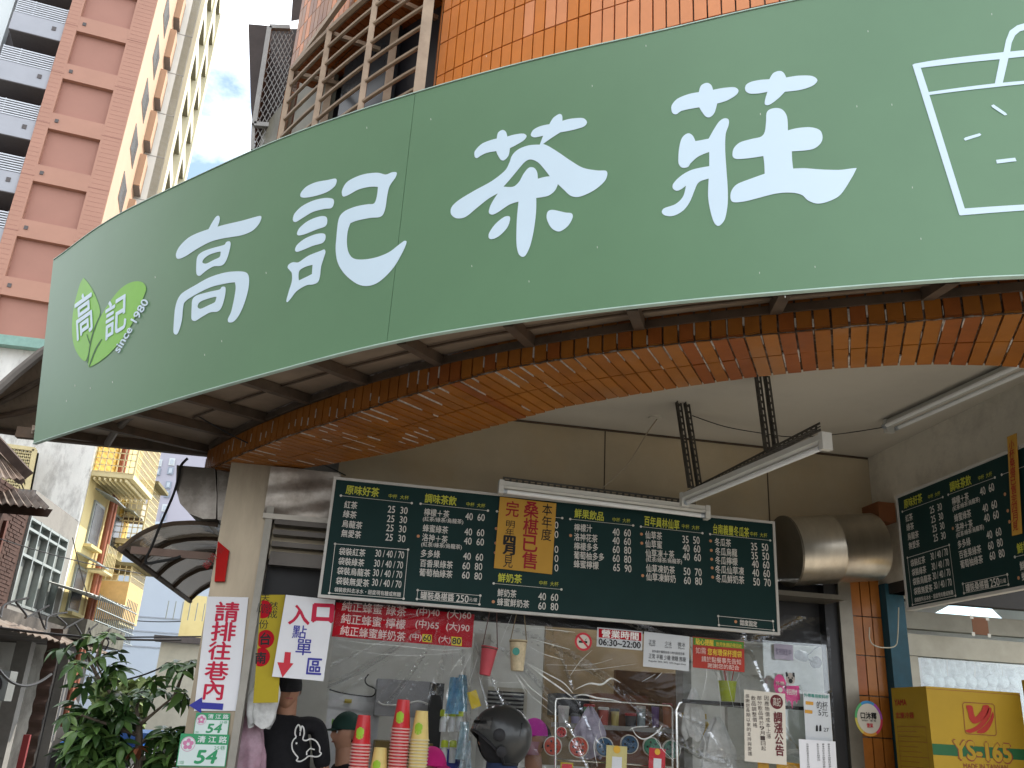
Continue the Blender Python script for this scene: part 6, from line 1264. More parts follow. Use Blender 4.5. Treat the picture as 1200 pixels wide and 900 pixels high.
for u, z in ((22.6, 5.1), (24.6, 5.2), (22.3, 3.5)):
    f = part('window', MB().wbox(WL, u, u+.9, z, z+1.05, .0, .05), ALU, yb); part('pane', MB().wbox(WL, u+.07, u+.83, z+.07, z+.98, .052, .06), DKG, f); part('sill', MB().wbox(WL, u-.05, u+.95, z-.08, z-.01, .0, .18), YB_M, f)
    part('window_hood', MB().hexa([WL.pt(u-.1, z+1.1, .5), WL.pt(u+1, z+1.1, .5), WL.pt(u+1, z+1.3, .0), WL.pt(u-.1, z+1.3, .0), WL.pt(u-.1, z+1.13, .5), WL.pt(u+1, z+1.13, .5), WL.pt(u+1, z+1.34, .0), WL.pt(u-.1, z+1.34, .0)]), ALU, f)
g = part('window_cage', MB().wbox(WL, 23.1, 24.1, 4.55, 4.6, .0, .4), YB_G, yb)
for k in range(8): part('cage_bar', MB().bar(WL.pt(23.1+k*.14, 4.6, .4), WL.pt(23.1+k*.14, 5.2, .4), .02), YB_G, g)
a_ = thing('ac_unit', WL.pt(25.6, 6.3, .1), 'pale air conditioner box on brackets on the yellow wall', 'air conditioner'); part('casing', MB().wbox(WL, 25.3, 25.95, 6.3, 6.8, .12, .5), cm('ac_casing', (.55, .52, .42), .5), a_); part('bracket', MB().wbox(WL, 25.3, 25.9, 6.24, 6.29, .003, .5), PURLIN, a_)
a_ = thing('ac_unit', aty(5, 815, 14), 'grey air conditioner box hanging in the dark arcade at the left edge', 'air conditioner'); c = aty(-4, 812, 14.2); part('casing', MB().box((c.x-.3, 14.2, c.z-.1), (c.x+.12, 14.5, c.z+.3)), cm('ac_casing_grey', (.12, .13, .125), .5), a_); part('grille', MB().lathe((c.x-.1, 14.19, c.z+.1), [(.15, 0), (.15, .012)], 18, Vector((0, -1, 0))), BLACK, a_)
# cream lattice balcony and small items above the brick wall
la = thing('lattice_balcony', aty(22, 572, 21.5), 'cream lattice balcony screen above the tin sheets at the left edge', 'balcony')
L0, L1, L2, L3 = [aty(*c, 21.5) for c in ((4, 522), (41, 527), (31, 578), (-4, 572))]
part('screen_back', MB().hexa([L3+Vector((0, .3, 0)), L2+Vector((0, .3, 0)), L2+Vector((0, .35, 0)), L3+Vector((0, .35, 0)), L0+Vector((0, .3, 0)), L1+Vector((0, .3, 0)), L1+Vector((0, .35, 0)), L0+Vector((0, .35, 0))]), mat('olive_shadow_wall', (.20, .18, .11), .8), la)
g = MB()
for k in range(-8, 13):
    for sg in (1, -1):
        pr = [(k*.12+sg*t/20*.9, t/20) for t in range(21)]; pr = [q_ for q_ in pr if 0 <= q_[0] <= 1]
        if len(pr) > 1: g.bar(L0.lerp(L1, pr[0][0]).lerp(L3.lerp(L2, pr[0][0]), pr[0][1]), L0.lerp(L1, pr[-1][0]).lerp(L3.lerp(L2, pr[-1][0]), pr[-1][1]), .035)
part('lattice', g, YB_G, la, stuff=True)
for a, b in ((L0, L1), (L3, L2), (L0.lerp(L3, .5), L1.lerp(L2, .5)), (L0, L3), (L1, L2)): part('screen_rail', MB().bar(a, b, .09), YB_G, la)
# far end of the alley
far = thing('grey_apartment_block', (-20, 85, 0), 'distant lilac grey apartment block with small windows under the awning', 'building'); FY = 85
FM = mat('lilac_grey_tile', (.40, .39, .45), .7, var=.05, scale=.3); FW2 = mat('grey_blue_band', (.28, .32, .38), .6)
a, b = aty(120, 500, FY), aty(330, 640, FY); part('wall', MB().box((a.x, FY, 0), (b.x, FY+10, 45)), FM, far)
for i, (x0, w_) in enumerate(((182, 7), (199, 5))):
    for k in range(9):
        y0 = 538+k*10.5+(k//2)*6-i*1; p0, p1 = aty(x0-(y0-538)*.155, y0, FY), aty(x0+w_-(y0-538)*.155, y0+9, FY)
        f = part('window', MB().box((p0.x, FY-.12, p1.z), (p1.x, FY-.01, p0.z)), FW2 if (k % 4) else WHT, far); part('pane', MB().box((p0.x+.12, FY-.16, p1.z+.12), (p1.x-.12, FY-.125, p0.z-.12)), cm('far_pane', (.45, .5, .55), .2), f)
pb_ = thing('pale_blue_building', (-18, 50, 0), 'plain pale blue grey rendered building at the end of the alley', 'building')
a, b = aty(60, 607, 50), aty(262, 616, 50); part('wall', MB().hexa([(a.x-6, 50, 0), (b.x, 50, 0), (b.x, 58, 0), (a.x-6, 58, 0), (a.x-6, 50, a.z), (b.x, 50, b.z), (b.x, 58, b.z), (a.x-6, 58, a.z)]), mat('pale_blue_render', (.40, .46, .54), .8, var=.04, scale=.3), pb_)
part('parapet', MB().box((a.x-6, 49.7, a.z-.7), (b.x, 49.95, a.z+.1)), WHT, pb_)
for py in (725, 742, 760, 800): 
    z = aty(190, py, 50).z; part('render_joint', MB().box((a.x, 49.96, z), (b.x, 49.99, z+.06)), mat('render_joint_grey', (.3, .33, .38), .8), pb_)
wl_ = thing('cream_wall_house', aty(210, 820, 30), 'low cream blank walled house behind the tree by the pillar', 'building')
a, b = aty(189, 752, 30), aty(280, 840, 30); part('wall', MB().box((a.x, 30, 0), (b.x, 36, a.z)), mat('warm_cream_render', (.46, .45, .38), .8, var=.05, scale=.6, dirt=.2), wl_); part('roof_edge', MB().box((a.x-.2, 29.8, a.z), (b.x, 30.2, a.z+.18)), DREC, wl_)
a, b = aty(194, 725, 34), aty(262, 752, 34); part('upper_room', MB().box((a.x, 37, wl_.location.z), (b.x, 40, a.z+1.2)), YB_M, wl_); 
for k in range(12): part('roof_rail', MB().bar((a.x+k*.25, 34, wl_.location.z+3.3), (a.x+k*.25, 34, a.z), .03), ALU, wl_)
hd = MB(); random.seed(9)
for k in range(900):
    c = Vector((random.uniform(aty(125, 800, 45).x, aty(182, 800, 45).x), random.uniform(43, 46), random.uniform(0, aty(160, 802, 45).z)+random.uniform(-.2, .2))); n_ = Vector((random.gauss(0, 1), random.gauss(0, 1), random.gauss(0, 1))).normalized(); x = n_.orthogonal().normalized()*.22; y = n_.cross(x)
    hd.add([c-x-y, c+x-y, c+x+y, c-x+y], [(0, 1, 2, 3)])
solo('far_hedge', hd, mat('pale_hedge_leaf', (.12, .16, .06), .7, var=.3, scale=2), 'pale green hedge in front of the blue grey building', 'hedge')
tk = thing('blue_truck', (-4.2, 24, 0), 'blue tarpaulin covered truck parked low in the alley behind the tree', 'truck')
c0 = aty(140, 905, 24); part('tarpaulin', MB().grid(lambda i, j: Vector((c0.x-1.4+2.8*i, 24+.3*math.sin(9*j), .8+(aty(140, 878, 24).z-.8)*math.sin(math.pi*min(1, j*1.0)/2)+.06*math.sin(20*i))), 20, 8), cm('bright_blue_tarp', (.02, .13, .45), .5, var=.3), tk, True)
part('truck_bed', MB().box((c0.x-1.4, 24.1, .5), (c0.x+1.4, 27.5, .95)), cm('truck_blue', (.03, .08, .2), .4), tk)
for dx in (-1.3, 1.1):
    for dy in (24.6, 27): part('wheel', MB().lathe((c0.x+dx, dy, .35), [(.25, 0), (.35, .02), (.35, .2), (.25, .22)], 18, Vector((1, 0, 0))), BLACK, tk)
cw = thing('white_van', (-1.6, 21, 0), 'white van roof and window behind the tree beside the pillar', 'van'); v0, v1 = aty(165, 876, 21), aty(232, 905, 21)
x0, x1, zt_ = v0.x, v0.x+1.75, aty(190, 868, 21).z
VW = cm('van_white', (.7, .72, .74), .3, coat=.5)
part('body', MB().hexa([(x0, 21, .35), (x1, 21, .35), (x1, 25, .35), (x0, 25, .35), (x0+.08, 21.25, zt_), (x1-.08, 21.25, zt_), (x1-.08, 25, zt_), (x0+.08, 25, zt_)]), VW, cw); part('rear_window', MB().hexa([(x0+.2, 21.08, zt_-.65), (x1-.2, 21.08, zt_-.65), (x1-.2, 21.2, zt_-.65), (x0+.2, 21.2, zt_-.65), (x0+.25, 21.17, zt_-.15), (x1-.25, 21.17, zt_-.15), (x1-.25, 21.3, zt_-.15), (x0+.25, 21.3, zt_-.15)]), DKG, cw)
for dx in (x0-.02, x1-.18):
    for dy in (21.8, 24.2): part('wheel', MB().lathe((dx, dy, .33), [(.2, 0), (.33, .02), (.33, .18), (.2, .2)], 16, Vector((1, 0, 0))), BLACK, cw)
# street furniture in the alley: red striped sign, scooter-height clutter
rs = aty(27, 880, 17); solo('red_shop_panel', MB().box((rs.x-.05, 17, rs.z-.35), (rs.x+.05, 17.08, rs.z+.25)), mat('faded_dark_red', (.16, .02, .02), .7), 'narrow dark red shop panel in the dark arcade', 'sign')
solo('louvred_door', MB().grid(lambda i, j: Vector((aty(33, 850, 18).x+.22*i, 18+.03*math.sin(j*60), .2+2.6*j)), 2, 60), cm('rust_louvre', (.05, .03, .022), .7), 'rusty louvred door beside the red panel in the arcade', 'door')
# overhead wires
def wire(a, b, sag, label, r=.012, group='overhead wires across the alley'):
    a = Vector(a); b = Vector(b); cable([a.lerp(b, k/8)-Vector((0, 0, sag*4*(k/8)*(1-k/8))) for k in range(9)], label, r, None, 'overhead_wire', 'wire', group)
wire(aty(-20, 625, 12), aty(165, 672, 16), .05, 'wire from left edge passing over the aluminium window', .008)
wire(aty(-20, 733, 12), aty(212, 750, 14), .05, 'thick wire crossing below the aluminium window to the pillar', .016)
wire(aty(120, 747, 20), aty(240, 746, 20), .0, 'wire running level behind the tree top', .016)
wire(aty(130, 799, 20), aty(190, 782, 20), .05, 'double wire dipping towards the tree', .018)
wire(aty(85, 630, 18), aty(103, 700, 18), .02, 'steep wire in front of the yellow wall', .01)
wire(aty(120, 722, 40), aty(215, 728, 40), .1, 'faint far wire before the blue grey building', .02)
wire(aty(-10, 770, 13), aty(60, 790, 15), .25, 'slack black wire looped under the sooty awning', .02)
random.seed(21)
for k in range(7):
    a = WL.pt(14.5+k*1.1, 3.0, 1.2); cable([a, a+Vector((.1, .3, -.25+random.uniform(-.1, .2))), a+Vector((-.05, .8, -.15+random.uniform(-.2, .2))), a+Vector((.1, 1.3, .1))], 'tangled black cable along the sooty arcade awning, %s from the left' % ['first', 'second', 'third', 'fourth', 'fifth', 'sixth', 'seventh'][k], .018, None, 'slung_cable', 'cable', 'cables slung along the arcade awning')
# ================================================================== UPPER LEFT OF THE CORNER BUILDING (balcony, grilles)
GR = mat('rusty_cream_grille', (.36, .27, .19), .55, metal=.2, var=.15, scale=6, dirt=.5, dcol=(.14, .08, .05), dscale=4)
wg = thing('window_grille', UO.pt(s_t0-.6, 4.6, .25), 'rusty beige bar grille cage above the sign in front of dark window', 'window grille')
GC = Curve(lambda x: fo(x)-.22, -1.75, 2.0, 160)
def gp(px, py): s, z = GC.px(px, py); return s, z
sP = [gp(496, 60)[0], gp(432, 60)[0], gp(378, 90)[0], gp(336, 120)[0]]
zb0 = 4.15
zs_top = gp(345, 82)[1]
tops = [6.6, 6.6, 6.6, 6.6]
s_l = sP[3]
ztl = gp(343, 82)[1]
print('grille z', ztl, sP, gp(500, 10), gp(466, 0))
ZT = ztl
for k, s in enumerate(sP): part('upright', MB().bar(GC.pt(s, zb0), GC.pt(s, ZT if k else ZT+1.5), .06 if k == 0 else .035, .045, up=Vector((0, 1, 0))), GR, wg)
nb_ = int((ZT-zb0)/.145)
for k in range(nb_+1):
    z = ZT-k*.145; part('bar', MB().tube([GC.pt(s_l+(sP[0]-s_l)*i/16, z) for i in range(17)], .013 if k else .024, 6), GR, wg, True)
for s in sP[1:]: part('stay', MB().bar(GC.pt(s, ZT-.02), GC.pt(s, ZT+.12, -.5), .03), GR, wg)
part('top_stay', MB().bar(GC.pt(s_l, ZT), GC.pt(sP[0], ZT+.7), .03), GR, wg)
part('top_stay', MB().bar(GC.pt(s_l, ZT), GC.pt(sP[0], ZT+1.05, -.1), .03), GR, wg)
# dark window wall behind the grille
WC = Curve(lambda x: fo(x)+.55, -2.3, 2.6, 160)
sw1 = WC.px(512, 60)[0]; sw0 = WC.px(352, 120)[0]
part('window_recess', MB().grid(lambda i, j: WC.pt(sw0+(sw1+.5-sw0)*i, 3.5+j*3.0), 30, 1), mat('dim_recess', (.02, .02, .024), .35, var=.3, scale=3), bld)
part('recess_jamb', MB().add([UO.pt(s_t0, 3.5, 0), UO.pt(s_t0, 8, 0), WC.pt(sw1, 8, 0), WC.pt(sw1, 3.5, 0)], [(0, 1, 2, 3)]), SALMON2, bld)
for k in range(3):
    s = sw1-.35-k*.75; f = part('window', MB().hexa([WC.pt(s-.6, 4.1, .02), WC.pt(s, 4.1, .02), WC.pt(s, 4.1, .06), WC.pt(s-.6, 4.1, .06), WC.pt(s-.6, 6.3, .02), WC.pt(s, 6.3, .02), WC.pt(s, 6.3, .06), WC.pt(s-.6, 6.3, .06)]), mat('grimy_shutter', (.18, .17, .13), .6, var=.3, scale=4) if k else DKG, bld)
    part('window_frame', MB().bar(WC.pt(s, 4.1, .08), WC.pt(s, 6.3, .08), .05), GR, f)
# tiled beam over the grille: soffit + face of the next floor
TB2 = thing('x', (0, 0, 0), 'x', 'x'); bpy.data.objects.remove(TB2)
ob = Curve(lambda x: fo(x)-.02, -1.95, 2.0, 160)
ZF = ob.px(343, 84)[1]; 
sE = ob.px(338, 90)[0]
print('next floor z', ZF, sE)
mbs = MB(); s = sE
def bt(s, z, o): return ob.pt(s, z, o)
part('upper_beam', MB().grid(lambda i, j: bt(sE+(ob.L-sE)*i, ZF+.004+1.2*j, -.02), 60, 1).grid(lambda i, j: bt(sE+(ob.L-sE)*i, ZF+.006, -.02-.4*j), 60, 1), GROUT, bld)
while s < ob.L-.1:
    for r_ in range(5):
        z0 = ZF+r_*.205; part('upper_beam_tile', MB().hexa([bt(s+.003, z0+.003, 0), bt(s+.063, z0+.003, 0), bt(s+.063, z0+.003, -.018), bt(s+.003, z0+.003, -.018), bt(s+.003, z0+.202, 0), bt(s+.063, z0+.202, 0), bt(s+.063, z0+.202, -.018), bt(s+.003, z0+.202, -.018)]), random.choice((TILE, SALMON2, TILE3)), bld) if s < sE+1.3 else mbs.hexa([bt(s+.003, z0+.003, 0), bt(s+.063, z0+.003, 0), bt(s+.063, z0+.003, -.018), bt(s+.003, z0+.003, -.018), bt(s+.003, z0+.202, 0), bt(s+.063, z0+.202, 0), bt(s+.063, z0+.202, -.018), bt(s+.003, z0+.202, -.018)])
    for r_ in range(2):
        o0 = -.003-r_*.2; z0 = ZF
        mbs.hexa([bt(s+.003, z0-.004, o0), bt(s+.063, z0-.004, o0), bt(s+.063, z0-.004, o0-.19), bt(s+.003, z0-.004, o0-.19), bt(s+.003, z0+.004, o0), bt(s+.063, z0+.004, o0), bt(s+.063, z0+.004, o0-.19), bt(s+.003, z0+.004, o0-.19)])
    s += .066
part('upper_beam_tiles', mbs, TILE2, bld, stuff=True)
# tiled end pier at the far left of the balcony
pe = aty(338, 110, 6.2)
a0, a1 = aty(328, 140, 6.3), aty(341, 140, 6.3)
mb_ = MB().box((a0.x, 6.3, 3.9), (a1.x, 6.75, ZF+.9)); part('end_pier', mb_, GROUT, bld)
for r_ in range(12):
    for k in range(2): part('end_pier_tile', MB().box((a0.x+k*(a1.x-a0.x)/2+.004, 6.285, 3.95+r_*.205), (a0.x+(k+1)*(a1.x-a0.x)/2-.004, 6.298, 3.95+r_*.205+.2)), random.choice((TILE, TILE2)), bld)
# box cage with diamond mesh at far left
CG = thing('diamond_mesh_cage', aty(312, 100, 6.6), 'dark box balcony cage with diamond mesh left of the orange beam', 'balcony cage')
YM = 6.6; CD = mat('dark_brown_cladding', (.07, .055, .05), .7, var=.2, scale=6); CF = mat('grey_cage_frame', (.32, .31, .29), .5, metal=.3)
pts = [aty(*c, YM) for c in [(291, 28), (314, 30), (296, 146), (294, 125)]]; mb = MB(); mb.v = [Vector(p) for p in pts]+[p+Vector((0, .5, 0)) for p in pts]; mb.f = [(0, 1, 2, 3), (7, 6, 5, 4), (0, 1, 5, 4), (1, 2, 6, 5), (2, 3, 7, 6), (3, 0, 4, 7)]; part('side_cladding', mb, CD, CG)
fr_ = [(316, 32), (340, 33), (325, 148), (298, 146)]
for a, b in ((0, 3), (3, 2), (0, 1)): part('cage_frame', MB().bar(aty(*fr_[a], YM-.02), aty(*fr_[b], YM-.02), .04), CF, CG)
part('cage_frame', MB().bar(aty(297, 146, YM), aty(296, 176, YM), .03), CF, CG)
part('dark_interior', MB().hexa([aty(298, 176, YM+.35), aty(345, 150, YM+.35), aty(345, 150, YM+.4), aty(298, 176, YM+.4), aty(317, 33, YM+.35), aty(356, 34, YM+.35), aty(356, 34, YM+.4), aty(317, 33, YM+.4)]), mat('cage_dark', (.035, .026, .022), .5, var=.4, scale=5), CG)
g = MB(); A0, A1, A3, A2 = [aty(*c, YM) for c in ((316, 33), (345, 34), (296, 178), (330, 160))]
def mp2(u, v): return A0.lerp(A1, u).lerp(A3.lerp(A2, u), v)
for k in range(-20, 24):
    for sg in (1, -1):
        pr = []
        for t in range(0, 41):
            v = t/40; u = k*.11*1.6+sg*v*2.2
            if 0 <= u <= 1: pr.append((u, v))
        if len(pr) > 1: g.bar(mp2(*pr[0]), mp2(*pr[-1]), .005)
part('diamond_mesh', g, CF, CG, stuff=True)
solo('upper_eave_block', MB().hexa([aty(341, 25, 6.0), aty(356, 22, 6.0), aty(356, 22, 6.4), aty(341, 25, 6.4), aty(345, -30, 6.0), aty(362, -30, 6.0), aty(362, -30, 6.4), aty(345, -30, 6.4)]), CD, 'dark brown eave corner above the diamond mesh cage', 'eave')
# ================================================================== TREE
LEAF = [mat('tree_leaf_dark', (.05, .11, .03), .42, var=.25, scale=6, coat=.2), mat('tree_leaf_mid', (.10, .19, .045), .42, var=.25, scale=6, coat=.2), mat('tree_leaf_red', (.22, .07, .03), .5, var=.2), mat('tree_leaf_bright', (.17, .27, .08), .42, var=.25, scale=6, coat=.2)]
BARK = mat('grey_brown_bark', (.15, .12, .09), .9, var=.3, scale=14, bump=.5)
random.seed(31); TYD = 8.2
tr = thing('small_tree', aty(185, 905, TYD), 'leafy young tree with glossy palmate leaves beside the pillar signs', 'tree')
def tp(px, py, dy=0): return aty(px, py, TYD+dy)
base = Vector((tp(162, 900).x, TYD, 0))
part('trunk', MB().tube([base, base.lerp(tp(163, 905), .5)+Vector((.03, 0, 0)), tp(162, 900), tp(163, 870), tp(163, 850)], [.05, .045, .034, .03, .027], 8), BARK, tr, True)
tips = [(163, 850, 150, 838, 118, 800, .1), (150, 838, 130, 815, 112, 775, .2), (163, 850, 175, 840, 205, 815, -.1), (205, 815, 212, 795, 222, 775, .1), (163, 850, 160, 830, 170, 800, .3), (163, 862, 130, 850, 95, 838, -.3), (163, 880, 120, 875, 90, 880, .2), (163, 870, 190, 862, 215, 868, .1), (118, 800, 105, 775, 98, 748, .2), (112, 775, 120, 752, 128, 738, .1), (163, 890, 190, 885, 210, 892, -.2), (95, 838, 80, 850, 85, 868, -.2)]
for a0, a1, b0, b1, c0, c1, dy in tips: part('branch', MB().tube([tp(a0, a1, 0), tp(b0, b1, dy/2), tp(c0, c1, dy)], [.019, .013, .007], 6), BARK, tr, True)
def leaf_mesh(Ln, wd, droop, m):
    mb = MB(); n = 5
    for i in range(n+1):
        t = i/n; w_ = wd*math.sin(math.pi*min(1, (t*.9+.1)))**.8*(1-.25*t); z = -droop*t*t*Ln
        mb.v += [Vector((t*Ln, -w_, z+w_*.35)), Vector((t*Ln, 0, z)), Vector((t*Ln, w_, z+w_*.35))]
    for i in range(n):
        for k in (0, 1): a = i*3+k; mb.f.append((a, a+1, a+4, a+3))
    me = me_of(mb, 'leaf', m, smooth=True); return me
LM = [leaf_mesh(.15, .034, .3, LEAF[0]), leaf_mesh(.17, .036, .45, LEAF[1]), leaf_mesh(.13, .032, .1, LEAF[3]), leaf_mesh(.10, .026, .3, LEAF[2]), leaf_mesh(.15, .037, .15, LEAF[1])]
clusters = []
def cl(px, py, sx, sy, n, sz=1, dd=.25):
    for _ in range(n): clusters.append((random.gauss(px, sx), random.gauss(py, sy), random.uniform(-dd, dd), sz))
for px, py in [(112, 748), (128, 742), (140, 765), (100, 765), (88, 778), (118, 770), (130, 780), (105, 792), (138, 785), (72, 760), (92, 752), (120, 795), (98, 805), (130, 800)]: clusters.append((px, py, random.uniform(-.2, .2), 1))
for px, py in [(205, 778), (222, 775), (212, 787), (180, 798), (186, 808), (196, 812), (214, 812), (140, 812), (155, 815), (165, 808), (128, 822), (172, 820), (205, 822), (218, 818)]: clusters.append((px, py, random.uniform(-.2, .2), .95))
cl(105, 868, 14, 12, 26, 1.0); cl(90, 880, 9, 9, 12); cl(135, 880, 14, 12, 16); cl(200, 875, 11, 10, 18); cl(140, 838, 16, 8, 12); cl(110, 835, 12, 8, 8); cl(185, 890, 12, 6, 8); cl(212, 862, 6, 6, 5); cl(120, 860, 14, 12, 10)
items = []
for px, py, dy, sz in clusters:
    c = tp(px, py, dy); n_ = random.randint(6, 8); tilt = Matrix.Rotation(random.uniform(-.6, .6), 4, 'X') @ Matrix.Rotation(random.uniform(-.6, .6), 4, 'Y'); a0 = random.uniform(0, 6)
    red = random.random() < .05
    for k in range(n_):
        M_ = Matrix.Translation(c) @ tilt @ Matrix.Rotation(a0+k*2*math.pi/n_+random.uniform(-.15, .15), 4, 'Z') @ Matrix.Rotation(random.uniform(.0, .5), 4, 'Y') @ Matrix.Translation((.012, 0, 0)) @ Matrix.Scale(sz*random.uniform(.75, 1.15), 4)
        items.append((c.y, M_, LM[3] if red else random.choice((LM[0], LM[1], LM[2], LM[4], LM[1]))))
items.sort(key=lambda t: t[0]); base_i = Matrix.Translation(-tr.location); rest = MB()
for i, (y, M_, me) in enumerate(items):
    if i < 285:
        o = bpy.data.objects.new('leaf', me); C.objects.link(o); o.parent = tr; o.matrix_local = base_i @ M_
    else: rest.add([M_ @ v.co for v in me.vertices], [tuple(p.vertices) for p in me.polygons])
part('inner_foliage', rest, LEAF[0], tr, True, stuff=True)
# ================================================================== PEOPLE
SKIN = mat('skin', (.42, .22, .14), .55, var=.06, scale=12); BLK = mat('black_cotton', (.012, .012, .014), .85, var=.2, scale=40, bump=.15, bscale=200); NAVY = mat('navy_cloth', (.012, .022, .06), .8, var=.2, scale=30, bump=.15, bscale=120); HAIR = mat('black_hair', (.01, .008, .007), .5)
def skin_mesh(name, joints, bones, m, parent, sub=2, lvl_root=0):
    me = bpy.data.meshes.new(name); me.from_pydata([tuple(Vector(j[:3])-parent.location) for j in joints], bones, [])
    o = bpy.data.objects.new(name, me); C.objects.link(o)
    md = o.modifiers.new('skin', 'SKIN'); md.use_smooth_shade = True; md.branch_smoothing = .6
    for i, j in enumerate(joints):
        r = j[3]; rr = r if isinstance(r, tuple) else (r, r); me.skin_vertices[0].data[i].radius = rr
    me.skin_vertices[0].data[lvl_root].use_root = True
    s_ = o.modifiers.new('sub', 'SUBSURF'); s_.levels = sub; s_.render_levels = sub
    dg = bpy.context.evaluated_depsgraph_get(); nm = bpy.data.meshes.new_from_object(o.evaluated_get(dg)); bpy.data.objects.remove(o); nm.materials.clear(); nm.materials.append(m)
    o = bpy.data.objects.new(name, nm); C.objects.link(o); o.parent = parent; nm.polygons.foreach_set('use_smooth', [True]*len(nm.polygons)); return o
def head(c, yaw, parent, w=.078, d=.098, h=.12):      # one continuous head: brow, eye sockets, nose, lips, chin, neck
    cy, sy = math.cos(yaw), math.sin(yaw)
    def fn(i, j):
        a = i*2*math.pi; t = j*math.pi; z = math.cos(t); r = math.sin(t)
        x, y = math.sin(a)*r, -math.cos(a)*r
        px, py, pz = x*w, y*d, z*h
        if z < 0: px *= 1-.28*(-z); py *= (1-.12*(-z)) if y < 0 else (1-.35*(-z))
        if y < 0:
            ax_ = abs(x)
            py -= .022*math.exp(-(x/.16)**2-((z+.12)/.22)**2)          # nose
            py += .012*math.exp(-((ax_-.36)/.16)**2-((z-.08)/.12)**2)  # eye sockets
            py -= .006*math.exp(-(x/.5)**2-((z-.24)/.08)**2)           # brow
            py -= .009*math.exp(-(x/.26)**2-((z+.42)/.07)**2)-.004*math.exp(-(x/.26)**2-((z+.47)/.03)**2)
            py -= .008*math.exp(-(x/.3)**2-((z+.75)/.15)**2)
        return Vector((c[0]+px*cy-py*sy, c[1]+px*sy+py*cy, c[2]+pz))
    o = part('head', MB().grid(fn, 40, 30), SKIN, parent, True)
    def loc(x, y, z): return Vector((c[0]+x*cy-y*sy, c[1]+x*sy+y*cy, c[2]+z))
    for s in (-1, 1):
        part('eye', MB().lathe(loc(s*.03, -d*.86, .012), [(.004, -.004), (.011, 0), (.009, .006), (.001, .009)], 12, loc(0, -1, 0)-loc(0, 0, 0)), mat('eye_white', (.6, .58, .55), .3), parent, True)
        part('pupil', MB().lathe(loc(s*.03, -d*.86-.009, .012), [(.0055, -.003), (.005, .0015)], 10, loc(0, -1, 0)-loc(0, 0, 0)), BLACK, parent)
        part('ear', MB().grid(lambda i, j: loc(s*(w*.97+.012*math.sin(j*math.pi)), .012+.02*math.cos(i*2*math.pi)*math.sin(j*math.pi), .0+.034*math.cos(j*math.pi)), 10, 8), SKIN, parent, True)
    part('mouth', MB().grid(lambda i, j: loc((i-.5)*.044, -d*.90-.012+.014*abs(i-.5), -.052+(j-.5)*.008), 6, 2), mat('lips', (.35, .12, .1), .5), parent)
    return loc
def hand(wrist, direction, palm_n, parent, side=1, curl=.7):   # palm with five bent fingers
    w_ = Vector(wrist); d = Vector(direction).normalized(); n = Vector(palm_n).normalized(); x = d.cross(n).normalized()*side
    part('palm', MB().grid(lambda i, j: w_+d*(.09*j)+x*(math.cos(i*2*math.pi)*.04*(.65+.35*math.sin(j*math.pi*.6)))+n*(math.sin(i*2*math.pi)*.014), 16, 8), SKIN, parent, True)
    for k in range(4):
        b = w_+d*.083+x*(.03-.02*k); L_ = (.07, .078, .072, .058)[k]; p1 = b+d*L_*.45-n*L_*.1*curl; p2 = p1+(d*(1-.6*curl)-n*.8*curl).normalized()*L_*.33; p3 = p2+(d*(1-1.4*curl)-n*curl).normalized()*L_*.26
        part('finger', MB().tube([b, p1, p2, p3], [.0095, .009, .0082, .0065], 8), SKIN, parent, True)
    b = w_+d*.025+x*.034; part('thumb', MB().tube([b, b+x*.025+d*.025, b+x*.03+d*.055-n*.01], [.012, .0105, .008], 8), SKIN, parent, True)
def torso(c, parent, m, yaw=0, sh=.21, hgt=1.0, arms=None, name='shirt', K=1.0):     # c = base of neck
    cy, sy = math.cos(yaw), math.sin(yaw)
    L_ = lambda x, y, z: (c[0]+x*cy-y*sy, c[1]+x*sy+y*cy, c[2]+z)
    J = [(*L_(0, 0, -.62), (.155*K, .10*K)), (*L_(0, 0, -.42), (.145*K, .10*K)), (*L_(0, 0, -.22), (.165*K, .105*K)), (*L_(0, .01, -.08), (.13*K, .085)), (*L_(0, .005, -.015), (.062, .06)),
         (*L_(-sh*.82, .01, -.085), .062), (*L_(sh*.82, .01, -.085), .062)]
    Bn = [(0, 1), (1, 2), (2, 3), (3, 4), (3, 5), (3, 6)]
    for s, root in ((-1, 5), (1, 6)):
        el, _ = arms[0 if s < 0 else 1]; sh_p = Vector(J[root][:3]); e = Vector(L_(*el)); mid = sh_p.lerp(e, .55); J.append((*mid, .058)); Bn.append((root, len(J)-1))
        J.append((*sh_p.lerp(e, .95), .056)); Bn.append((len(J)-2, len(J)-1))
    o = skin_mesh(name, J, Bn, m, parent)
    for s in (0, 1):
        el, wr = arms[s]; e = Vector(L_(*el)); w_ = Vector(L_(*wr)); sp = Vector(J[5+s][:3])
        part('forearm', MB().tube([sp.lerp(e, .8), e, e.lerp(w_, .35), w_], [.040, .041, .038, .026], 12), SKIN, parent, True)
    part('neck', MB().tube([L_(0, .01, -.05), L_(0, .0, .03), L_(0, -.012, .10)], [.062, .058, .056], 14), SKIN, parent, True)
    return L_
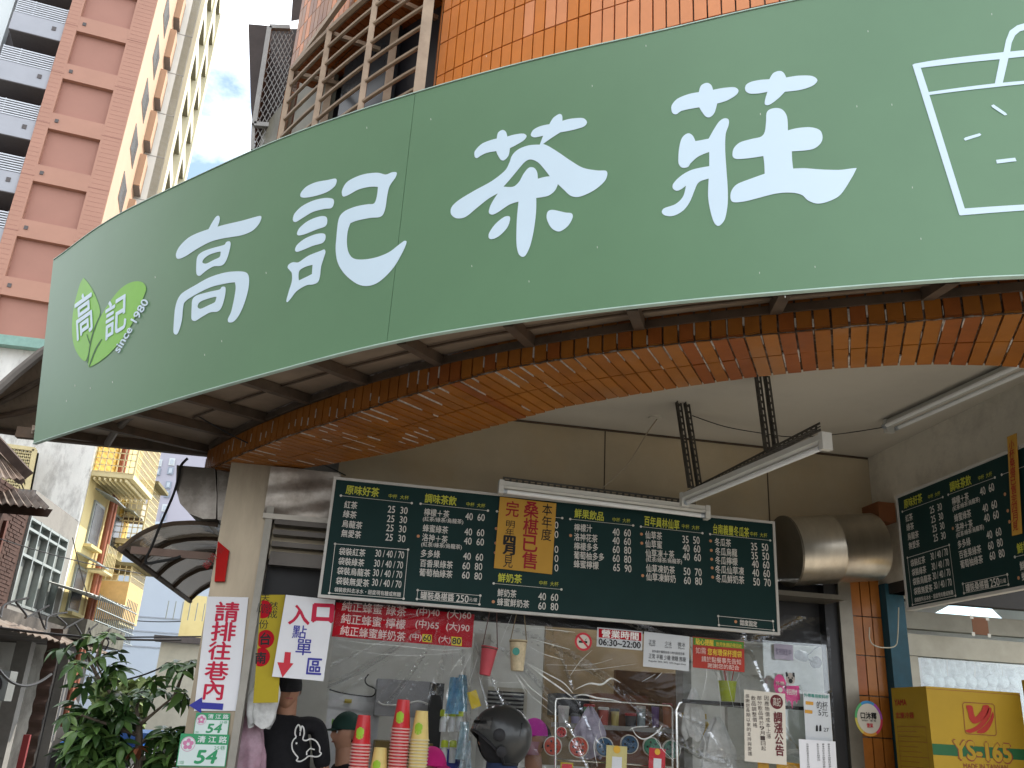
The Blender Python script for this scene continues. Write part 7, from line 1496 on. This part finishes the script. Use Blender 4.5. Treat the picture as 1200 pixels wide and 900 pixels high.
# man in black shirt with rabbit print
p1 = thing('person', (aty(343, 900, 6.0).x, 6.0, .0), 'person in black t-shirt with white rabbit outline standing under the entrance sign', 'person')
nk = aty(336, 831, 6.0); arms = [((-.27, .0, -.36), (-.26, -.16, -.52)), ((.27, .0, -.36), (.24, -.16, -.46))]
Lq = torso(nk, p1, BLK, 0, .25, arms=arms, K=1.42)
fa = aty(337, 808, 6.0); head((fa.x, 5.98, fa.z+.0), .25, p1)
part('cap', MB().grid(lambda i, j: Vector((fa.x+.088*math.sin(i*2*math.pi)*math.sin(.05+j*1.62), 5.99-.138*math.cos(i*2*math.pi)*math.sin(.05+j*1.62), fa.z+.012+.125*math.cos(.05+j*1.62)-.018*math.cos(i*2*math.pi)*j)), 28, 10), BLK, p1, True)
part('legs', MB().tube([Lq(-.1, 0, -.55), Lq(-.1, 0, -1.0), Lq(-.1, 0, -1.45)], [.09, .07, .05], 12).tube([Lq(.1, 0, -.55), Lq(.1, 0, -1.0), Lq(.1, 0, -1.45)], [.09, .07, .05], 12), NAVY, p1, True)
hand(Lq(.24, -.16, -.46), (-.35, -.5, -.6), (-.6, .3, -.3), p1, 1); hand(Lq(-.26, -.16, -.52), (.3, -.5, -.5), (.6, .3, -.3), p1, -1)
# rabbit outline on the chest
RBW = mat('white_shirt_print', (.75, .75, .72), .7)
P = Plate(aty(340, 845, 5.82), aty(380, 845, 5.82), aty(340, 895, 5.82), Vector((0, -1, 0)))
rb = Z(200, 680, 4.09, [(601, 752), (596, 735), (600, 710), (612, 693), (621, 705), (622, 725), (628, 700), (637, 708), (640, 735), (634, 762), (650, 768), (672, 760), (698, 772), (714, 800), (714, 822), (722, 830), (712, 842), (695, 846), (662, 843), (645, 856), (622, 868), (603, 864), (610, 850), (596, 832), (584, 812), (581, 785), (590, 763)])
mb = MB(); q3 = pc(P, rb); n_ = len(q3)
sm = []
for i in range(n_):
    p0, p1_, p2, p3 = [Vector(q3[(i+k) % n_]) for k in (-1, 0, 1, 2)]
    for k in range(4):
        t = k/4; sm.append(.5*((2*p1_)+(p2-p0)*t+(2*p0-5*p1_+4*p2-p3)*t*t+(3*p1_-p0-3*p2+p3)*t**3))
mb.tube([P.p(a.x, a.y) for a in sm]+[P.p(sm[0].x, sm[0].y)], .0045, 6, False); e_ = P.uv(351.5, 864.5); a = P.uv(347.5, 871)
for l_ in ([(621, 728), (620, 745)], [(690, 812), (668, 806), (652, 822), (652, 838)]):
    mb.tube([P.p(*c) for c in pc(P, Z(200, 680, 4.09, l_))], .004, 6)
P.disc(mb, a[0], a[1], .006, .004, 10)
part('rabbit_print', mb, RBW, p1, stuff=True)
# helmeted customer, seen from behind
p2 = thing('person', (aty(600, 900, 4.75).x, 4.75, 0), 'person in dark grey motorcycle helmet and navy top seen from behind at counter', 'person')
hc = aty(588, 861, 4.75); nk2 = (hc.x+.01, 4.76, hc.z-.155); yaw = R(-86)
Lq = torso(nk2, p2, NAVY, yaw, .21, arms=[((-.28, 0, -.34), (-.2, -.25, -.4)), ((.28, 0, -.34), (.2, -.25, -.4))])
head((hc.x, 4.75, hc.z-.03), yaw, p2)
part('legs', MB().tube([Lq(-.1, 0, -.55), Lq(-.1, 0, -.95), Lq(-.1, 0, -1.4)], [.09, .07, .05], 12).tube([Lq(.1, 0, -.55), Lq(.1, 0, -.95), Lq(.1, 0, -1.4)], [.09, .07, .05], 12), BLK, p2, True)
hand(Lq(.2, -.25, -.4), (0, .8, .1), (0, 0, -1), p2, 1); hand(Lq(-.2, -.25, -.4), (0, .8, .1), (0, 0, -1), p2, -1)
part('collar', MB().tube([Lq(0, .01, -.09), Lq(0, .0, .0), Lq(0, -.005, .06)], [.10, .08, .072], 18), NAVY, p2, True)
HM = mat('matte_gunmetal_helmet', (.04, .042, .042), .35, metal=.5, var=.1, coat=.2); 
hy = R(-86)    # helmet opening towards the left of the picture
hx, hs = math.cos(hy), math.sin(hy)
def HL(x, y, z): return Vector((hc.x+x*hx-y*hs, 4.75+x*hs+y*hx, hc.z+z))
def hf(R0, i0, i1, j0, j1, cut=None):
    def fn(i, j):
        a = (i0+(i1-i0)*i); t = j0+(j1-j0)*j
        return HL(math.sin(a)*math.sin(t)*.128*R0, -math.cos(a)*math.sin(t)*.152*R0, math.cos(t)*(.138 if t < math.pi/2 else .15)*R0)
    return fn
def shell(i, j):
    a = -math.pi+2*math.pi*i; front = max(0, math.cos(a)); tmax = 2.55-1.1*front**.7
    t = tmax*j; return HL(math.sin(a)*math.sin(t)*.13, -math.cos(a)*math.sin(t)*.155, math.cos(t)*(.142 if t < math.pi/2 else .16))
hm = part('helmet', MB().grid(shell, 48, 26), HM, p2, True)
part('helmet_lining', MB().grid(lambda i, j: (lambda a, t: HL(math.sin(a)*math.sin(t)*.118, -math.cos(a)*math.sin(t)*.14+.012, math.cos(t)*(.13 if t < math.pi/2 else .158)))(.2+(2*math.pi-.4)*i, 2.62*j), 40, 20), BLK, hm, True)
part('helmet_trim', MB().tube([shell(k/48, 1.0) for k in range(49)], .008, 6, False), BLACK, hm, True)
part('helmet_visor', MB().grid(hf(1.05, -1.0, 1.0, 1.0, 1.42), 20, 6), mat('smoked_visor', (.03, .03, .03), .1, coat=.8), hm, True)
part('helmet_peak', MB().grid(lambda i, j: hf(1.02+.22*j, -.8, .8, 1.12, 1.2)(i, j), 16, 4), BLACK, hm, True)
for s in (-1, 1):
    part('visor_hinge', MB().lathe(HL(s*.132, -.045, .0), [(.03, 0), (.03, .008), (.022, .014)], 18, HL(s, 0, 0)-HL(0, 0, 0)), BLACK, hm, True)
    part('intercom', MB().lathe(HL(s*.122, -.03, -.075), [(.026, 0), (.026, .015), (.014, .02)], 14, HL(s, 0, -.1)-HL(0, 0, 0)), BLACK, hm, True)
    part('rear_vent', MB().bar(HL(s*.1, .075, .06), HL(s*.115, .06, .0), .012, .006), BLACK, hm)
# staff with magenta cap
def staff(px, py, y, yaw, capm, shirt, label, mask=None, badge=None):
    c = aty(px, py, y); p = thing('person', (c.x, y, 0), label, 'person'); Lq = torso((c.x, y+.01, c.z-.15), p, shirt, yaw, .19, arms=[((-.27, 0, -.34), (-.2, -.25, -.42)), ((.27, 0, -.34), (.2, -.25, -.42))]); lc = head(c, yaw, p)
    part('hair', MB().grid(lambda i, j: lc(.086*math.sin(i*2*math.pi)*math.sin(j*2.1), .014+.1*abs(math.cos(i*math.pi))*math.sin(j*2.1)*(1 if math.cos(i*2*math.pi) < .2 else -.1)+.0, .012+.118*math.cos(j*2.1)), 28, 12), HAIR, p, True)
    cp = part('cap', MB().grid(lambda i, j: lc(.092*math.sin(i*2*math.pi)*math.sin(.02+j*1.55), -.109*math.cos(i*2*math.pi)*math.sin(.02+j*1.55), .028+.115*math.cos(.02+j*1.55)), 28, 10), capm, p, True)
    part('cap_peak', MB().grid(lambda i, j: lc((i-.5)*.15*(1-.25*j), -.095-.07*j+.05*(2*i-1)**2*.6, .032-.012*j), 12, 4).grid(lambda i, j: lc((i-.5)*.15*(1-.25*j), -.095-.07*j+.05*(2*i-1)**2*.6, .027-.012*j), 12, 4), capm, cp, True)
    if badge: part('cap_badge', MB().lathe(lc(*badge), [(.02, 0), (.02, .004)], 14, lc(badge[0], badge[1], 0)-lc(0, 0, 0)), mat('lime_badge', (.2, .5, .05), .5), cp)
    if mask: part('face_mask', MB().grid(lambda i, j: lc(.074*math.sin((i-.5)*2.9), -.108*math.cos((i-.5)*2.6)-.014*math.sin(j*math.pi), -.01-.085*j), 16, 8), mask, p, True)
    part('legs', MB().tube([Lq(-.1, 0, -.55), Lq(-.1, 0, -.95), Lq(-.1, 0, -1.4)], [.09, .07, .05], 12).tube([Lq(.1, 0, -.55), Lq(.1, 0, -.95), Lq(.1, 0, -1.4)], [.09, .07, .05], 12), NAVY, p, True)
    hand(Lq(.2, -.25, -.42), (0, -.8, -.2), (0, 0, -1), p, 1); hand(Lq(-.2, -.25, -.42), (0, -.8, -.2), (0, 0, -1), p, -1); return p
MAG = cm('magenta_cap_cloth', (.55, .03, .38), .8); DKGR = cm('dark_green_cap_cloth', (.012, .04, .03), .8)
staff(626, 867, 6.5, -.9, MAG, NAVY, 'person with magenta cap and pinkish face mask behind the helmeted customer', cm('mauve_mask', (.38, .2, .24), .7), (-.07, -.075, .07))
staff(406, 860, 6.5, -1.1, DKGR, BLK, 'person in dark green cap and black top left of the red cups', None, (-.07, -.075, .07))
staff(505, 902, 6.3, .6, cm('hot_pink_cap', (.6, .02, .2), .8), NAVY, 'person whose bright pink cap shows low behind the cream cups')
